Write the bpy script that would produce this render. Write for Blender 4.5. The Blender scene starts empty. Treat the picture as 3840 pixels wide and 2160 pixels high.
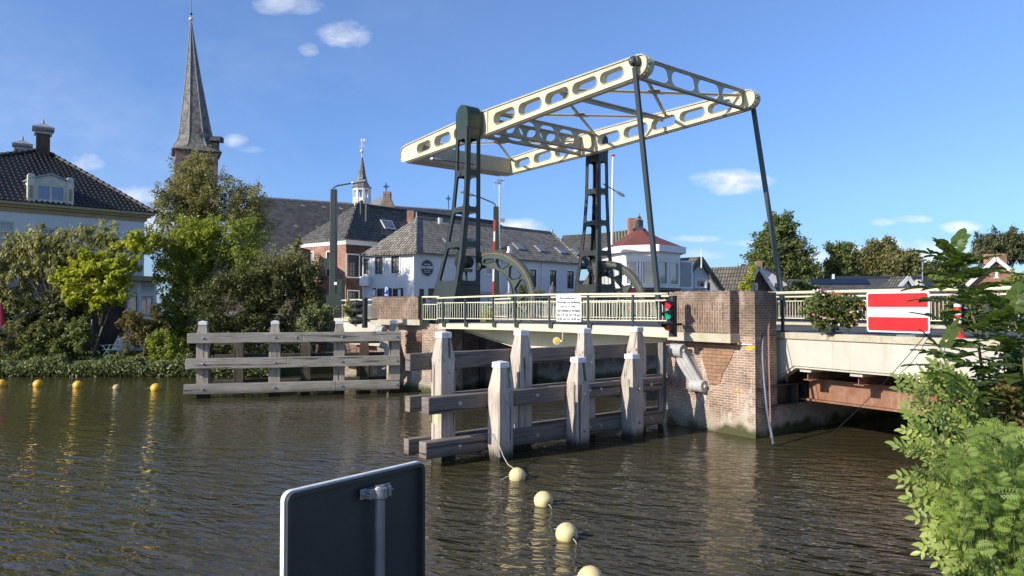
import bpy, bmesh, math, random
import numpy as np
from mathutils import Vector, Matrix
from mathutils.geometry import tessellate_polygon
random.seed(7); RNG = np.random.default_rng(11)
S = bpy.context.scene
COL = S.collection
# ---------------------------------------------------------------- camera, sky, sun, exposure
F, CX, CY, EYE = 2800.0, 1920.0, 1080.0, 3.4       # the photograph is 3840 px wide
PITCH = math.atan(67 / F)
cam = bpy.data.cameras.new('camera'); cam.sensor_width = 36.0; cam.lens = 36.0 * F / 3840
cam.clip_start = 0.1; cam.clip_end = 5000
co = bpy.data.objects.new('camera', cam); COL.objects.link(co)
co.location = (0, 0, EYE); co.rotation_euler = (math.pi / 2 + PITCH, 0, 0)
S.camera = co
SUN = Vector((-0.845, -0.535, 0.0)).normalized(); EL = math.radians(27)
SUN = Vector((SUN.x * math.cos(EL), SUN.y * math.cos(EL), math.sin(EL)))
sl = bpy.data.lights.new('sun', 'SUN'); sl.energy = 5.0; sl.angle = math.radians(0.5); sl.color = (1.0, 0.93, 0.82)
so = bpy.data.objects.new('sun', sl); COL.objects.link(so); so.location = (-40, -40, 60)
so.rotation_euler = SUN.to_track_quat('Z', 'Y').to_euler()
S.view_settings.view_transform = 'Standard'; S.view_settings.look = 'None'
S.view_settings.exposure = 0.30; S.view_settings.gamma = 1.0

class NT:
    """small helper for node trees"""
    def __init__(s, tree): s.t = tree; s.L = tree.links
    def n(s, typ, ins=None, **props):
        nd = s.t.nodes.new(typ)
        for k, v in props.items(): setattr(nd, k, v)
        for k, v in (ins or {}).items():
            sock = nd.inputs[k]
            if isinstance(v, bpy.types.NodeSocket): s.L.new(v, sock)
            else: sock.default_value = v
        return nd
    def m(s, op, a, b=0.0, c=None, clamp=False):
        nd = s.n('ShaderNodeMath', {0: a, 1: b}, operation=op, use_clamp=clamp)
        if c is not None:
            if isinstance(c, bpy.types.NodeSocket): s.L.new(c, nd.inputs[2])
            else: nd.inputs[2].default_value = c
        return nd.outputs[0]
    def mix(s, fac, a, b, blend='MIX'):
        nd = s.t.nodes.new('ShaderNodeMix'); nd.data_type = 'RGBA'; nd.blend_type = blend
        for i, v in ((0, fac), (6, a), (7, b)):
            if isinstance(v, bpy.types.NodeSocket): s.L.new(v, nd.inputs[i])
            else: nd.inputs[i].default_value = v if i == 0 else (tuple(v) + (1,))[:4]
        return nd.outputs[2]
    def ramp(s, fac, stops):
        nd = s.n('ShaderNodeValToRGB', {0: fac}); r = nd.color_ramp
        while len(r.elements) < len(stops): r.elements.new(0.5)
        for e, (p, c) in zip(r.elements, stops):
            e.position = p; e.color = (c, c, c, 1) if isinstance(c, (int, float)) else tuple(c) + (1,)
        return nd.outputs[0]
    def noise(s, vec, scale, detail=3, rough=0.55, dist=0.0):
        return s.n('ShaderNodeTexNoise', {'Vector': vec, 'Scale': scale, 'Detail': detail, 'Roughness': rough, 'Distortion': dist}).outputs[0]
    def mapr(s, v, a, b, c=0.0, d=1.0):
        return s.n('ShaderNodeMapRange', {0: v, 1: a, 2: b, 3: c, 4: d}).outputs[0]

w = bpy.data.worlds.new('World'); S.world = w; w.use_nodes = True
w.node_tree.nodes.clear(); T = NT(w.node_tree)
sky = T.n('ShaderNodeTexSky', sky_type='NISHITA', sun_disc=False, sun_elevation=EL,
          sun_rotation=math.atan2(SUN.x, SUN.y) % (2 * math.pi), altitude=0, air_density=1.0, dust_density=0.3, ozone_density=2.2)
tc = T.n('ShaderNodeTexCoord').outputs['Generated']
sp = T.n('ShaderNodeSeparateXYZ', {0: tc})
yy = T.m('MAXIMUM', sp.outputs[1], 0.05)
U = T.m('DIVIDE', sp.outputs[0], yy); V = T.m('DIVIDE', sp.outputs[2], yy)
uv = T.n('ShaderNodeCombineXYZ', {0: U, 1: T.m('MULTIPLY', V, 1.7), 2: 0.0}).outputs[0]
n1 = T.noise(uv, 9.0, 6, 0.62, 0.3); n2 = T.noise(uv, 26.0, 5, 0.6)
nz = T.m('ADD', T.m('MULTIPLY', n1, 0.7), T.m('MULTIPLY', n2, 0.3))
nz = T.m('MULTIPLY', T.m('SUBTRACT', nz, 0.5), 3.6)
CLOUDS = [  # x, y, half width, half height (photo px / 1.4907), density
    (862, 84, 62, 30, .75), (775, 118, 24, 16, .5), (715, 6, 70, 22, .5), (592, 352, 34, 16, .55), (628, 374, 34, 10, .3),
    (1838, 455, 84, 27, .95), (2305, 632, 108, 27, 1.0), (2235, 622, 52, 26, 1.0), (2165, 640, 60, 18, .8), (2060, 650, 60, 20, .7),
    (2420, 570, 44, 13, .8), (2300, 551, 44, 9, .55), (2228, 557, 32, 9, .45), (1300, 572, 66, 20, .95), (208, 408, 46, 22, .6),
    (330, 492, 90, 24, .55), (400, 560, 60, 34, .7), (1900, 612, 60, 8, .45), (1745, 601, 52, 8, .5), (2450, 640, 90, 20, .5),
    (2010, 668, 80, 16, .6), (1760, 640, 70, 12, .35), (2540, 700, 80, 20, .6)]
acc = None
for (cx, cy, ha, hb, dn) in CLOUDS:
    u0 = (cx * 1.4907 - CX) / F; v0 = (1147 - cy * 1.4907) / F
    a = T.m('DIVIDE', T.m('SUBTRACT', U, u0), ha * 1.4907 / F * 1.25); b = T.m('DIVIDE', T.m('SUBTRACT', V, v0), hb * 1.4907 / F * 1.25)
    d2 = T.m('ADD', T.m('MULTIPLY', a, a), T.m('MULTIPLY', b, b))
    k = T.m('SUBTRACT', 1.0, d2)
    k = T.m('ADD', T.m('MULTIPLY', k, 1.15), T.m('MULTIPLY', nz, 1.15))
    k = T.mapr(k, -0.05, 1.35, 0.0, dn * 0.9)
    k = T.m('MULTIPLY', k, T.mapr(d2, 2.2, 1.2, 0.0, 1.0))
    acc = k if acc is None else T.m('MAXIMUM', acc, k)
veil = T.m('MULTIPLY', T.mapr(T.noise(uv, 2.2, 4, 0.6, 0.6), 0.42, 0.75, 0.0, 0.15), T.mapr(U, 0.1, -0.45, 0.0, 1.0))
low = T.mapr(V, 0.10, 0.0, 0.0, 0.10)
acc2 = T.m('MAXIMUM', acc, T.m('MAXIMUM', veil, low))
up = T.mapr(n2, 0.35, 0.65, 0.0, 1.0)
cc = T.mix(up, (5.6, 5.9, 6.5), (8.8, 9.0, 9.3))
tint = T.mix(1.0, sky.outputs[0], (0.84, 0.98, 1.27), 'MULTIPLY')
tint = T.mix(1.0, tint, T.ramp(T.mapr(V, 0.0, 0.45), [(0.0, (0.47, 0.64, 0.84)), (0.35, (0.78, 0.88, 1.02)), (1.0, (1.12, 1.12, 1.12))]), 'MULTIPLY')
skc = T.mix(acc2, tint, cc)
bg = T.n('ShaderNodeBackground', {0: skc, 1: 0.112})
T.n('ShaderNodeOutputWorld', {0: bg.outputs[0]})

# ---------------------------------------------------------------- projecting photo pixels to places in the world
_c, _s = math.cos(PITCH), math.sin(PITCH)
def ray(px, py):
    u, v = (px - CX) / F, (CY - py) / F
    return Vector((u, _c - v * _s, _s + v * _c))
CAM = Vector((0, 0, EYE))
def B(px, py, Y):
    r = ray(px, py); return CAM + r * (Y / r.y)
def W(px, py, z=0.0):
    r = ray(px, py); return CAM + r * ((z - EYE) / r.z)
class Plane:
    """vertical plane through two ground points; offsets count towards the camera"""
    def __init__(s, P0, P1):
        s.o = Vector((P0[0], P0[1], 0)); d = Vector((P1[0] - P0[0], P1[1] - P0[1], 0)); s.len = d.length; s.d = d.normalized()
        s.n = Vector((s.d.y, -s.d.x, 0))
        if s.n.dot(CAM - s.o) < 0: s.n = -s.n
    def sz(s, px, py):
        r = ray(px, py); t = s.n.dot(s.o - CAM) / s.n.dot(r); q = CAM + r * t
        return ((q - s.o).dot(s.d), q.z)
    def p(s, a, z, off=0.0): return s.o + s.d * a + s.n * off + Vector((0, 0, z))

# ---------------------------------------------------------------- mesh building
class MB:
    def __init__(s): s.v = []; s.f = []; s.m = []
    def add(s, vs, fs, mi=0):
        k = len(s.v); s.v.extend(tuple(q) for q in vs)
        for f in fs: s.f.append(tuple(i + k for i in f)); s.m.append(mi)
    def hexa(s, p, mi=0):   # 0-3 bottom loop, 4-7 top loop
        s.add(p, [(3, 2, 1, 0), (4, 5, 6, 7), (0, 1, 5, 4), (1, 2, 6, 5), (2, 3, 7, 6), (3, 0, 4, 7)], mi)
    def ob(s, o, a, b, c, mi=0):
        o, a, b, c = map(Vector, (o, a, b, c)); s.hexa([o, o + a, o + a + b, o + b, o + c, o + a + c, o + a + b + c, o + b + c], mi)
    def box(s, c, sz, rz=0.0, mi=0):
        cx, cy = math.cos(rz), math.sin(rz); a = Vector((cx, cy, 0)) * sz[0]; b = Vector((-cy, cx, 0)) * sz[1]; h = Vector((0, 0, sz[2]))
        s.ob(Vector(c) - a / 2 - b / 2 - h / 2, a, b, h, mi)
    def pb(s, pl, s0, s1, z0, z1, o0, o1, mi=0):
        s.hexa([pl.p(s0, z0, o0), pl.p(s1, z0, o0), pl.p(s1, z0, o1), pl.p(s0, z0, o1),
                pl.p(s0, z1, o0), pl.p(s1, z1, o0), pl.p(s1, z1, o1), pl.p(s0, z1, o1)], mi)
    def bar(s, p, q, wd, h, up=(0, 0, 1), mi=0):   # rectangular bar between two points
        p, q = Vector(p), Vector(q); d = (q - p).normalized(); u = Vector(up); sd = d.cross(u)
        if sd.length < 1e-4: sd = d.cross(Vector((1, 0, 0)))
        sd.normalize(); u = sd.cross(d).normalized(); sd *= wd / 2; u *= h / 2
        s.hexa([p - sd - u, p + sd - u, p + sd + u, p - sd + u, q - sd - u, q + sd - u, q + sd + u, q - sd + u], mi)
    def prism(s, pts, vec, mi=0):
        pts = [Vector(q) for q in pts]; n = len(pts); v = Vector(vec)
        s.add(pts + [q + v for q in pts], [tuple(range(n - 1, -1, -1)), tuple(range(n, 2 * n))] +
              [(i, (i + 1) % n, (i + 1) % n + n, i + n) for i in range(n)], mi)
    def plate(s, outer, holes, f, g, mi=0):
        """flat plate with holes; f and g map 2-D points to the front and the back face"""
        loops = [list(outer)] + [list(h) for h in holes]
        tri = tessellate_polygon([[Vector((x, y, 0)) for x, y in l] for l in loops])
        allp = [q for l in loops for q in l]; n = len(allp)
        k = len(s.v); s.v.extend(tuple(f(*q)) for q in allp); s.v.extend(tuple(g(*q)) for q in allp)
        for t in tri: s.f.append(tuple(i + k for i in t)); s.m.append(mi); s.f.append(tuple(i + k + n for i in reversed(t))); s.m.append(mi)
        b = k
        for l in loops:
            for i in range(len(l)):
                j = (i + 1) % len(l); s.f.append((b + i, b + j, b + j + n, b + i + n)); s.m.append(mi)
            b += len(l)
    def tube(s, pts, r, n=8, mi=0, cap=True):
        pts = [Vector(q) for q in pts]; rs = r if isinstance(r, (list, tuple)) else [r] * len(pts); k = len(s.v); pu = None
        for i, q in enumerate(pts):
            d = (pts[min(i + 1, len(pts) - 1)] - pts[max(i - 1, 0)]).normalized()
            if pu is None: pu = d.orthogonal()
            u = (pu - d * pu.dot(d)).normalized(); pu = u; w_ = d.cross(u)
            for j in range(n):
                a = 2 * math.pi * j / n; s.v.append(tuple(q + (u * math.cos(a) + w_ * math.sin(a)) * rs[i]))
        for i in range(len(pts) - 1):
            for j in range(n):
                j2 = (j + 1) % n; s.f.append((k + i * n + j, k + i * n + j2, k + (i + 1) * n + j2, k + (i + 1) * n + j)); s.m.append(mi)
        if cap:
            s.f.append(tuple(k + j for j in reversed(range(n)))); s.m.append(mi)
            e = k + (len(pts) - 1) * n; s.f.append(tuple(e + j for j in range(n))); s.m.append(mi)
    def lathe(s, c, prof, n=16, ax=(0, 0, 1), rot=0.0, mi=0):
        ax = Vector(ax).normalized(); u = ax.orthogonal().normalized() if abs(ax.z) < .99 else Vector((1, 0, 0)); v = ax.cross(u); c = Vector(c); k = len(s.v)
        for (r, h) in prof:
            for j in range(n):
                a = 2 * math.pi * j / n + rot; s.v.append(tuple(c + ax * h + (u * math.cos(a) + v * math.sin(a)) * r))
        m = len(prof)
        for i in range(m - 1):
            for j in range(n):
                j2 = (j + 1) % n; s.f.append((k + i * n + j, k + i * n + j2, k + (i + 1) * n + j2, k + (i + 1) * n + j)); s.m.append(mi)
        s.f.append(tuple(k + j for j in reversed(range(n)))); s.m.append(mi)
        s.f.append(tuple(k + (m - 1) * n + j for j in range(n))); s.m.append(mi)
    def ball(s, c, r, n=20, sq=1.0, mi=0):
        s.lathe(c, [(max(1e-3, r * math.sin(math.pi * i / 10)), -r * sq * math.cos(math.pi * i / 10)) for i in range(11)], n, mi=mi)
    def build(s, name, mat, parent=None, smooth=False, bevel=0.0, origin=None, fixn=True):
        o = mesh_obj(name, s.v, s.f, mat, parent, smooth, origin, s.m if isinstance(mat, (list, tuple)) else None, fixn)
        if bevel:
            b = o.modifiers.new('bevel', 'BEVEL'); b.width = bevel; b.segments = 2; b.limit_method = 'ANGLE'; b.angle_limit = math.radians(40)
        return o
ORG = {}
def mesh_obj(name, v, f, mat, parent=None, smooth=False, origin=None, mi=None, fixn=True):
    v = np.array(v, dtype=np.float64)
    org = Vector(ORG[parent.name]) if parent is not None else (Vector(origin) if origin is not None else Vector((v[:, 0].mean(), v[:, 1].mean(), v[:, 2].min())))
    me = bpy.data.meshes.new(name); me.from_pydata((v - np.array(org)).tolist(), [], f)
    mats = mat if isinstance(mat, (list, tuple)) else [mat]
    for q in mats: me.materials.append(q)
    if mi is not None: me.polygons.foreach_set('material_index', mi)
    if fixn:
        bm = bmesh.new(); bm.from_mesh(me); bmesh.ops.recalc_face_normals(bm, faces=bm.faces); bm.to_mesh(me); bm.free()
    uvm(me, np.array(org))
    if smooth: me.polygons.foreach_set('use_smooth', [True] * len(me.polygons))
    me.update()
    o = bpy.data.objects.new(name, me); COL.objects.link(o); ORG[o.name] = tuple(org)
    if parent is not None: o.parent = parent
    else: o.location = org
    return o
def uvm(me, org):
    """metric UVs: u runs level along each face, v up its slope; on flat faces u follows the longest edge"""
    uvl = me.uv_layers.new(name='UVMap'); nl = len(me.loops)
    if nl == 0: return
    vi = np.empty(nl, dtype=np.int32); me.loops.foreach_get('vertex_index', vi)
    co_ = np.empty(len(me.vertices) * 3); me.vertices.foreach_get('co', co_); co_ = co_.reshape(-1, 3) + org
    np_ = len(me.polygons); nm = np.empty(np_ * 3); me.polygons.foreach_get('normal', nm); nm = nm.reshape(-1, 3)
    ls = np.empty(np_, dtype=np.int32); me.polygons.foreach_get('loop_start', ls); lt = np.empty(np_, dtype=np.int32); me.polygons.foreach_get('loop_total', lt)
    t = np.stack([-nm[:, 1], nm[:, 0], np.zeros(np_)], 1); L = np.linalg.norm(t, axis=1); flat = L < 0.3
    t[~flat] /= L[~flat][:, None]
    for i in np.nonzero(flat)[0]:
        q = co_[vi[ls[i]:ls[i] + lt[i]]]; e = np.roll(q, -1, 0) - q; ln = np.linalg.norm(e, axis=1); k = ln.argmax(); t[i] = e[k] / max(ln[k], 1e-9)
    # one sense for the whole wall
    sg = np.where(t[:, 0] + 0.31 * t[:, 1] < 0, -1.0, 1.0); t = t * sg[:, None]
    b = np.cross(nm, t); b *= np.where(b[:, 2] < 0, -1.0, 1.0)[:, None]
    pi = np.repeat(np.arange(np_), lt); p = co_[vi]
    out = np.stack([(p * t[pi]).sum(1), (p * b[pi]).sum(1)], 1)
    uvl.data.foreach_set('uv', out.ravel())
def tag(o, label=None, cat=None, group=None, kind=None):
    if label: o['label'] = label
    if cat: o['category'] = cat
    if group: o['group'] = group
    if kind: o['kind'] = kind
    return o
def thing(name, loc, label, cat, group=None):
    o = bpy.data.objects.new(name, None); COL.objects.link(o); o.location = Vector(loc); o.empty_display_size = 0.3
    ORG[o.name] = tuple(loc); return tag(o, label, cat, group)
def clone(root, loc, label=None, rz=0.0):
    c = root.copy(); COL.objects.link(c); c.location = Vector(loc); c.rotation_euler = (0, 0, rz); ORG[c.name] = tuple(loc)
    if label: c['label'] = label
    for ch in list(root.children):
        k = ch.copy(); COL.objects.link(k); k.parent = c
        for g in list(ch.children):
            q = g.copy(); COL.objects.link(q); q.parent = k
    return c
def rrect(x0, x1, y0, y1, r, n=4):
    out = []
    for cx, cy, a0 in ((x1 - r, y1 - r, 0), (x0 + r, y1 - r, 90), (x0 + r, y0 + r, 180), (x1 - r, y0 + r, 270)):
        for i in range(n + 1):
            a = math.radians(a0 + 90 * i / n); out.append((cx + r * math.cos(a), cy + r * math.sin(a)))
    return out
def text_mesh(name, body, mat, parent, o, right, up, size, bold=False, depth=0.004, origin=None):
    """lettering as a mesh centred on o"""
    cu = bpy.data.curves.new(name, 'FONT'); cu.body = body; cu.size = size; cu.align_x = 'CENTER'; cu.align_y = 'CENTER'; cu.extrude = depth; cu.resolution_u = 2
    cu.offset = size * (0.024 if bold else 0.012)
    t = bpy.data.objects.new(name, cu); COL.objects.link(t); dg = bpy.context.evaluated_depsgraph_get()
    me = bpy.data.meshes.new_from_object(t.evaluated_get(dg)); COL.objects.unlink(t); bpy.data.objects.remove(t)
    r = Vector(right).normalized(); u = Vector(up).normalized(); n = r.cross(u)
    org = Vector(ORG[parent.name]) if parent is not None else Vector(o)
    for vtx in me.vertices: vtx.co = Vector(o) + r * vtx.co.x + u * vtx.co.y + n * vtx.co.z - org
    me.materials.clear(); me.materials.append(mat)
    ob = bpy.data.objects.new(name, me); COL.objects.link(ob); ORG[ob.name] = tuple(org)
    if parent is not None: ob.parent = parent
    else: ob.location = org
    return ob

# ---------------------------------------------------------------- materials
def newmat(name):
    m = bpy.data.materials.new(name); m.use_nodes = True; m.node_tree.nodes.clear(); return m, NT(m.node_tree)
def finish(T, col, rough=0.6, metal=0.0, bump=None, bs=0.3, bd=0.02, spec=0.5, **kw):
    p = T.n('ShaderNodeBsdfPrincipled')
    for k, v in (('Base Color', col), ('Roughness', rough), ('Metallic', metal), ('Specular IOR Level', spec)):
        if isinstance(v, bpy.types.NodeSocket): T.L.new(v, p.inputs[k])
        else: p.inputs[k].default_value = (tuple(v) + (1,))[:4] if isinstance(v, tuple) else v
    for k, v in kw.items(): p.inputs[k.replace('_', ' ')].default_value = v
    if bump is not None:
        b = T.n('ShaderNodeBump', {'Height': bump, 'Strength': bs, 'Distance': bd}); T.L.new(b.outputs[0], p.inputs['Normal'])
    T.n('ShaderNodeOutputMaterial', {0: p.outputs[0]}); return p
def geo(T): return T.n('ShaderNodeNewGeometry').outputs['Position']
def uvn(T): return T.n('ShaderNodeTexCoord').outputs['UV']
def scl(T, v, x, y, z=1.0): return T.n('ShaderNodeMapping', {'Vector': v, 'Scale': (x, y, z)}).outputs[0]
def paint(name, c, c2=None, rough=0.5, metal=0.0, sc=2.0, bump=0.0, streak=0.0, stc=(0.12, 0.06, 0.03), fine=30.0, spec=0.5):
    """painted, rendered or cast surface: two tones by noise, a little wear, optional run-down streaks"""
    m, T = newmat(name); g = geo(T); c2 = c2 or tuple(x * 0.78 for x in c)
    n = T.noise(g, sc, 5, 0.6); col = T.mix(T.mapr(n, 0.35, 0.68), c, c2)
    f = T.noise(g, fine, 3, 0.6); col = T.mix(T.mapr(f, 0.3, 0.75, 0.0, 0.18), col, tuple(x * 0.5 for x in c))
    if streak:
        st = T.noise(scl(T, g, 5.0, 5.0, 0.5), 1.2, 5, 0.65); col = T.mix(T.mapr(st, 0.56, 0.72, 0.0, streak), col, stc)
    finish(T, col, T.mapr(f, 0.3, 0.7, max(0.05, rough - 0.1), rough + 0.1), metal, f if bump else None, bump, 0.01, spec); return m
def brick(name, c1, c2, mort, w=0.215, h=0.065, stain=0.25, stc=(0.62, 0.58, 0.5), moss=False, vert=False, bs=0.6, offs=0.0, dark=0.0):
    m, T = newmat(name); g = geo(T); u = uvn(T)
    if vert: u = T.n('ShaderNodeMapping', {'Vector': u, 'Rotation': (0, 0, math.pi / 2)}).outputs[0]
    wob = T.n('ShaderNodeTexNoise', {'Vector': g, 'Scale': 9.0}).outputs[1]
    u2 = T.n('ShaderNodeVectorMath', {0: u, 1: T.n('ShaderNodeVectorMath', {0: wob, 1: (0.012, 0.012, 0.0)}, operation='MULTIPLY').outputs[0]}, operation='ADD').outputs[0]
    b = T.n('ShaderNodeTexBrick', {'Vector': u2, 'Color1': c1 + (1,), 'Color2': c2 + (1,), 'Mortar': mort + (1,), 'Scale': 1.0, 'Mortar Size': 0.008, 'Mortar Smooth': 0.25, 'Bias': -0.1, 'Brick Width': w, 'Row Height': h})
    col = b.outputs[0]
    n = T.noise(g, 1.3, 5, 0.6); col = T.mix(T.mapr(n, 0.40, 0.66, 0.0, 0.8), col, T.mix(1.0, col, (0.50, 0.46, 0.44), 'MULTIPLY'))
    n3 = T.noise(g, 11.0, 3, 0.6); col = T.mix(T.mapr(n3, 0.5, 0.7, 0.0, 0.5), col, T.mix(1.0, col, (1.5, 1.2, 0.9), 'MULTIPLY'))
    ns = T.noise(scl(T, g, 1.0, 1.0, 0.45), 2.2, 6, 0.72); col = T.mix(T.mapr(ns, 0.53, 0.66, 0.0, stain), col, stc)
    if moss:
        z = T.n('ShaderNodeSeparateXYZ', {0: g}).outputs[2]; zz = T.m('ADD', z, T.m('MULTIPLY', T.m('SUBTRACT', n, 0.5), 0.9))
        col = T.mix(T.mapr(zz, 0.75, 0.25, 0.0, 0.55), col, (0.45, 0.40, 0.30))
        col = T.mix(T.mapr(zz, 0.30, 0.08, 0.0, 0.95), col, (0.055, 0.06, 0.02))
    finish(T, col, 0.85, 0, T.m('ADD', T.m('SUBTRACT', 1.0, b.outputs[1]), T.m('MULTIPLY', n3, 0.5)), bs, 0.012, 0.25); return m
def tile(name, c, c2, pu=0.24, pv=0.33, moss=0.3, mossc=(0.16, 0.15, 0.09), bs=1.0, rough=0.75):
    """pantiles: rolls along u, courses along v"""
    m, T = newmat(name); g = geo(T); s = T.n('ShaderNodeSeparateXYZ', {0: uvn(T)})
    row = T.m('FRACT', T.m('DIVIDE', s.outputs[1], pv)); u = T.m('DIVIDE', s.outputs[0], pu)
    cu = T.m('ADD', T.m('MULTIPLY', T.m('SINE', T.m('MULTIPLY', u, 2 * math.pi)), 0.5), 0.5)
    hgt = T.m('ADD', T.m('MULTIPLY', cu, 0.6), T.m('MULTIPLY', T.m('SUBTRACT', 1.0, row), 0.5))
    idn = T.n('ShaderNodeTexWhiteNoise', {'Vector': T.n('ShaderNodeCombineXYZ', {0: T.m('FLOOR', u), 1: T.m('FLOOR', T.m('DIVIDE', s.outputs[1], pv)), 2: 0.0}).outputs[0]}, noise_dimensions='3D').outputs[0]
    col = T.mix(T.mapr(idn, 0.0, 1.0), c, c2)
    n = T.noise(g, 0.8, 5, 0.65); col = T.mix(T.mapr(n, 0.42, 0.72, 0.0, moss), col, mossc)
    lap_shade = T.m('MAXIMUM', T.mapr(row, 0.74, 0.93), T.mapr(cu, 0.36, 0.10)); col = T.mix(T.m('MULTIPLY', lap_shade, 0.9), col, (0.012, 0.011, 0.01))  # shade of troughs and course laps put into the tile colour
    finish(T, col, rough, 0, hgt, bs, 0.05, 0.3); return m
def wood(name, vert, c=(0.36, 0.31, 0.26), c2=(0.13, 0.105, 0.085), green=0.0):
    m, T = newmat(name); g = geo(T); u = uvn(T)
    gr = T.noise(scl(T, u, 34, 1.3) if vert else scl(T, u, 1.3, 34), 1.0, 6, 0.65, 0.25)
    ck = T.noise(scl(T, u, 11, 0.35) if vert else scl(T, u, 0.35, 11), 1.0, 3, 0.5, 0.4)
    big = T.noise(g, 1.1, 4, 0.6)
    col = T.mix(T.mapr(gr, 0.36, 0.66), c, c2); col = T.mix(T.mapr(big, 0.4, 0.7, 0.0, 0.5), col, tuple(x * 1.25 for x in c))
    crack = T.mapr(ck, 0.62, 0.66); col = T.mix(T.m('MULTIPLY', crack, 0.8), col, (0.03, 0.024, 0.02))
    if green: col = T.mix(T.mapr(T.noise(g, 2.6, 4, 0.6), 0.45, 0.65, 0.0, green), col, (0.20, 0.20, 0.10))
    z = T.n('ShaderNodeSeparateXYZ', {0: g}).outputs[2]; zz = T.m('ADD', z, T.m('MULTIPLY', T.m('SUBTRACT', gr, 0.5), 0.5))
    col = T.mix(T.mapr(zz, 0.32, 0.10, 0.0, 0.93), col, (0.016, 0.016, 0.008))
    finish(T, col, 0.85, 0, T.m('SUBTRACT', gr, T.m('MULTIPLY', crack, 1.2)), 0.9, 0.02, 0.2); return m
def leafmat(name, c, c2, c3=None, rough=0.5, tr=0.35, back=None):
    m, T = newmat(name); g = T.n('ShaderNodeNewGeometry'); r = g.outputs['Random Per Island']
    n = T.noise(g.outputs['Position'], 0.9, 3, 0.6)
    col = T.mix(T.mapr(n, 0.35, 0.65), c, c2); col = T.mix(T.mapr(r, 0.0, 1.0, 0.0, 0.55), col, c3 or tuple(x * 0.45 for x in c2))
    if back: col = T.mix(g.outputs['Backfacing'], col, back)
    p = T.n('ShaderNodeBsdfPrincipled', {'Base Color': col, 'Roughness': rough, 'Specular IOR Level': 0.35})
    t = T.n('ShaderNodeBsdfTranslucent', {0: T.mix(1.0, col, (1.5, 1.6, 0.7), 'MULTIPLY')})
    mx = T.n('ShaderNodeMixShader', {0: tr, 1: p.outputs[0], 2: t.outputs[0]}); T.n('ShaderNodeOutputMaterial', {0: mx.outputs[0]}); return m
def glassmat(name, c=(0.03, 0.035, 0.04), rough=0.06, wave=0.0):
    m, T = newmat(name); g = geo(T); n = T.noise(g, 1.5, 3)
    finish(T, T.mix(T.mapr(n, 0.3, 0.7), c, tuple(x * 1.8 for x in c)), rough, 0, n, 0.06, 0.05, 1.0); return m
def glow(name, c, st, base=None):
    m, T = newmat(name); p = finish(T, base or c, 0.3); p.inputs['Emission Color'].default_value = c + (1,); p.inputs['Emission Strength'].default_value = st; return m

M = {}
M['cream'] = paint('cream_paint', (0.70, 0.635, 0.44), (0.62, 0.56, 0.38), 0.42, sc=0.9, streak=0.4, stc=(0.42, 0.34, 0.20), fine=14)
M['cream_shaded'] = paint('shaded_cream_paint', (0.50, 0.45, 0.32), (0.38, 0.34, 0.25), 0.5, sc=1.6, streak=0.5, stc=(0.22, 0.19, 0.14), fine=10)  # cream paint with shade put into the colour, for inner girders and counterweight
M['cream_rail'] = paint('cream_rail_paint', (0.74, 0.70, 0.50), (0.68, 0.63, 0.44), 0.45, streak=0.2, stc=(0.4, 0.36, 0.25))
M['green'] = paint('bridge_green_paint', (0.033, 0.042, 0.035), (0.025, 0.033, 0.028), 0.42, sc=0.8, streak=0.25, stc=(0.075, 0.05, 0.035))
M['green_rusty'] = paint('bridge_green_with_rust', (0.033, 0.042, 0.035), (0.025, 0.033, 0.028), 0.45, sc=0.8, streak=0.9, stc=(0.17, 0.045, 0.030))
M['green2'] = paint('rack_green_paint', (0.024, 0.046, 0.028), (0.018, 0.034, 0.022), 0.45, sc=1.5, streak=0.25, stc=(0.13, 0.10, 0.07))
M['grease'] = paint('greasy_teeth', (0.17, 0.15, 0.11), (0.08, 0.06, 0.045), 0.6, sc=6)
M['white'] = paint('white_paint', (0.80, 0.79, 0.76), (0.70, 0.69, 0.66), 0.55, streak=0.15, stc=(0.4, 0.38, 0.33))
M['chipwhite'] = paint('chipped_white_cap', (0.82, 0.82, 0.80), (0.72, 0.72, 0.70), 0.5, sc=9, streak=0.7, stc=(0.22, 0.21, 0.20))
M['render'] = paint('white_render', (0.74, 0.73, 0.70), (0.66, 0.65, 0.63), 0.8, sc=0.5, streak=0.22, stc=(0.50, 0.49, 0.46), fine=6)
M['render_shaded'] = paint('shaded_white_render', (0.66, 0.665, 0.675), (0.59, 0.60, 0.61), 0.8, sc=0.5, streak=0.25, stc=(0.40, 0.42, 0.45), fine=6)  # white render with shade put into the colour, for walls off the sun
M['render_warm'] = paint('warm_render', (0.62, 0.60, 0.58), (0.50, 0.46, 0.42), 0.8, sc=0.6, streak=0.2)
M['concrete'] = paint('pale_concrete', (0.56, 0.52, 0.44), (0.46, 0.42, 0.34), 0.85, sc=1.1, bump=0.35, streak=0.6, stc=(0.36, 0.31, 0.21), fine=26)
M['concrete_band'] = paint('stained_concrete_band', (0.50, 0.46, 0.36), (0.42, 0.36, 0.22), 0.9, sc=3, bump=0.5, streak=0.5, stc=(0.26, 0.22, 0.12), fine=34)
M['stone'] = paint('white_stone', (0.50, 0.485, 0.46), (0.38, 0.37, 0.35), 0.75, sc=5, bump=0.5, streak=0.3, stc=(0.25, 0.23, 0.2), fine=22)
M['asphalt'] = paint('asphalt', (0.075, 0.075, 0.078), (0.055, 0.055, 0.057), 0.9, sc=0.7, bump=0.3, fine=60)
M['paving'] = paint('street_paving', (0.22, 0.19, 0.17), (0.16, 0.14, 0.13), 0.9, sc=0.6)
M['rust'] = paint('rusty_steel', (0.22, 0.085, 0.045), (0.30, 0.17, 0.11), 0.75, sc=3.2, bump=0.5, streak=0.5, stc=(0.40, 0.30, 0.20), fine=18)
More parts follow.
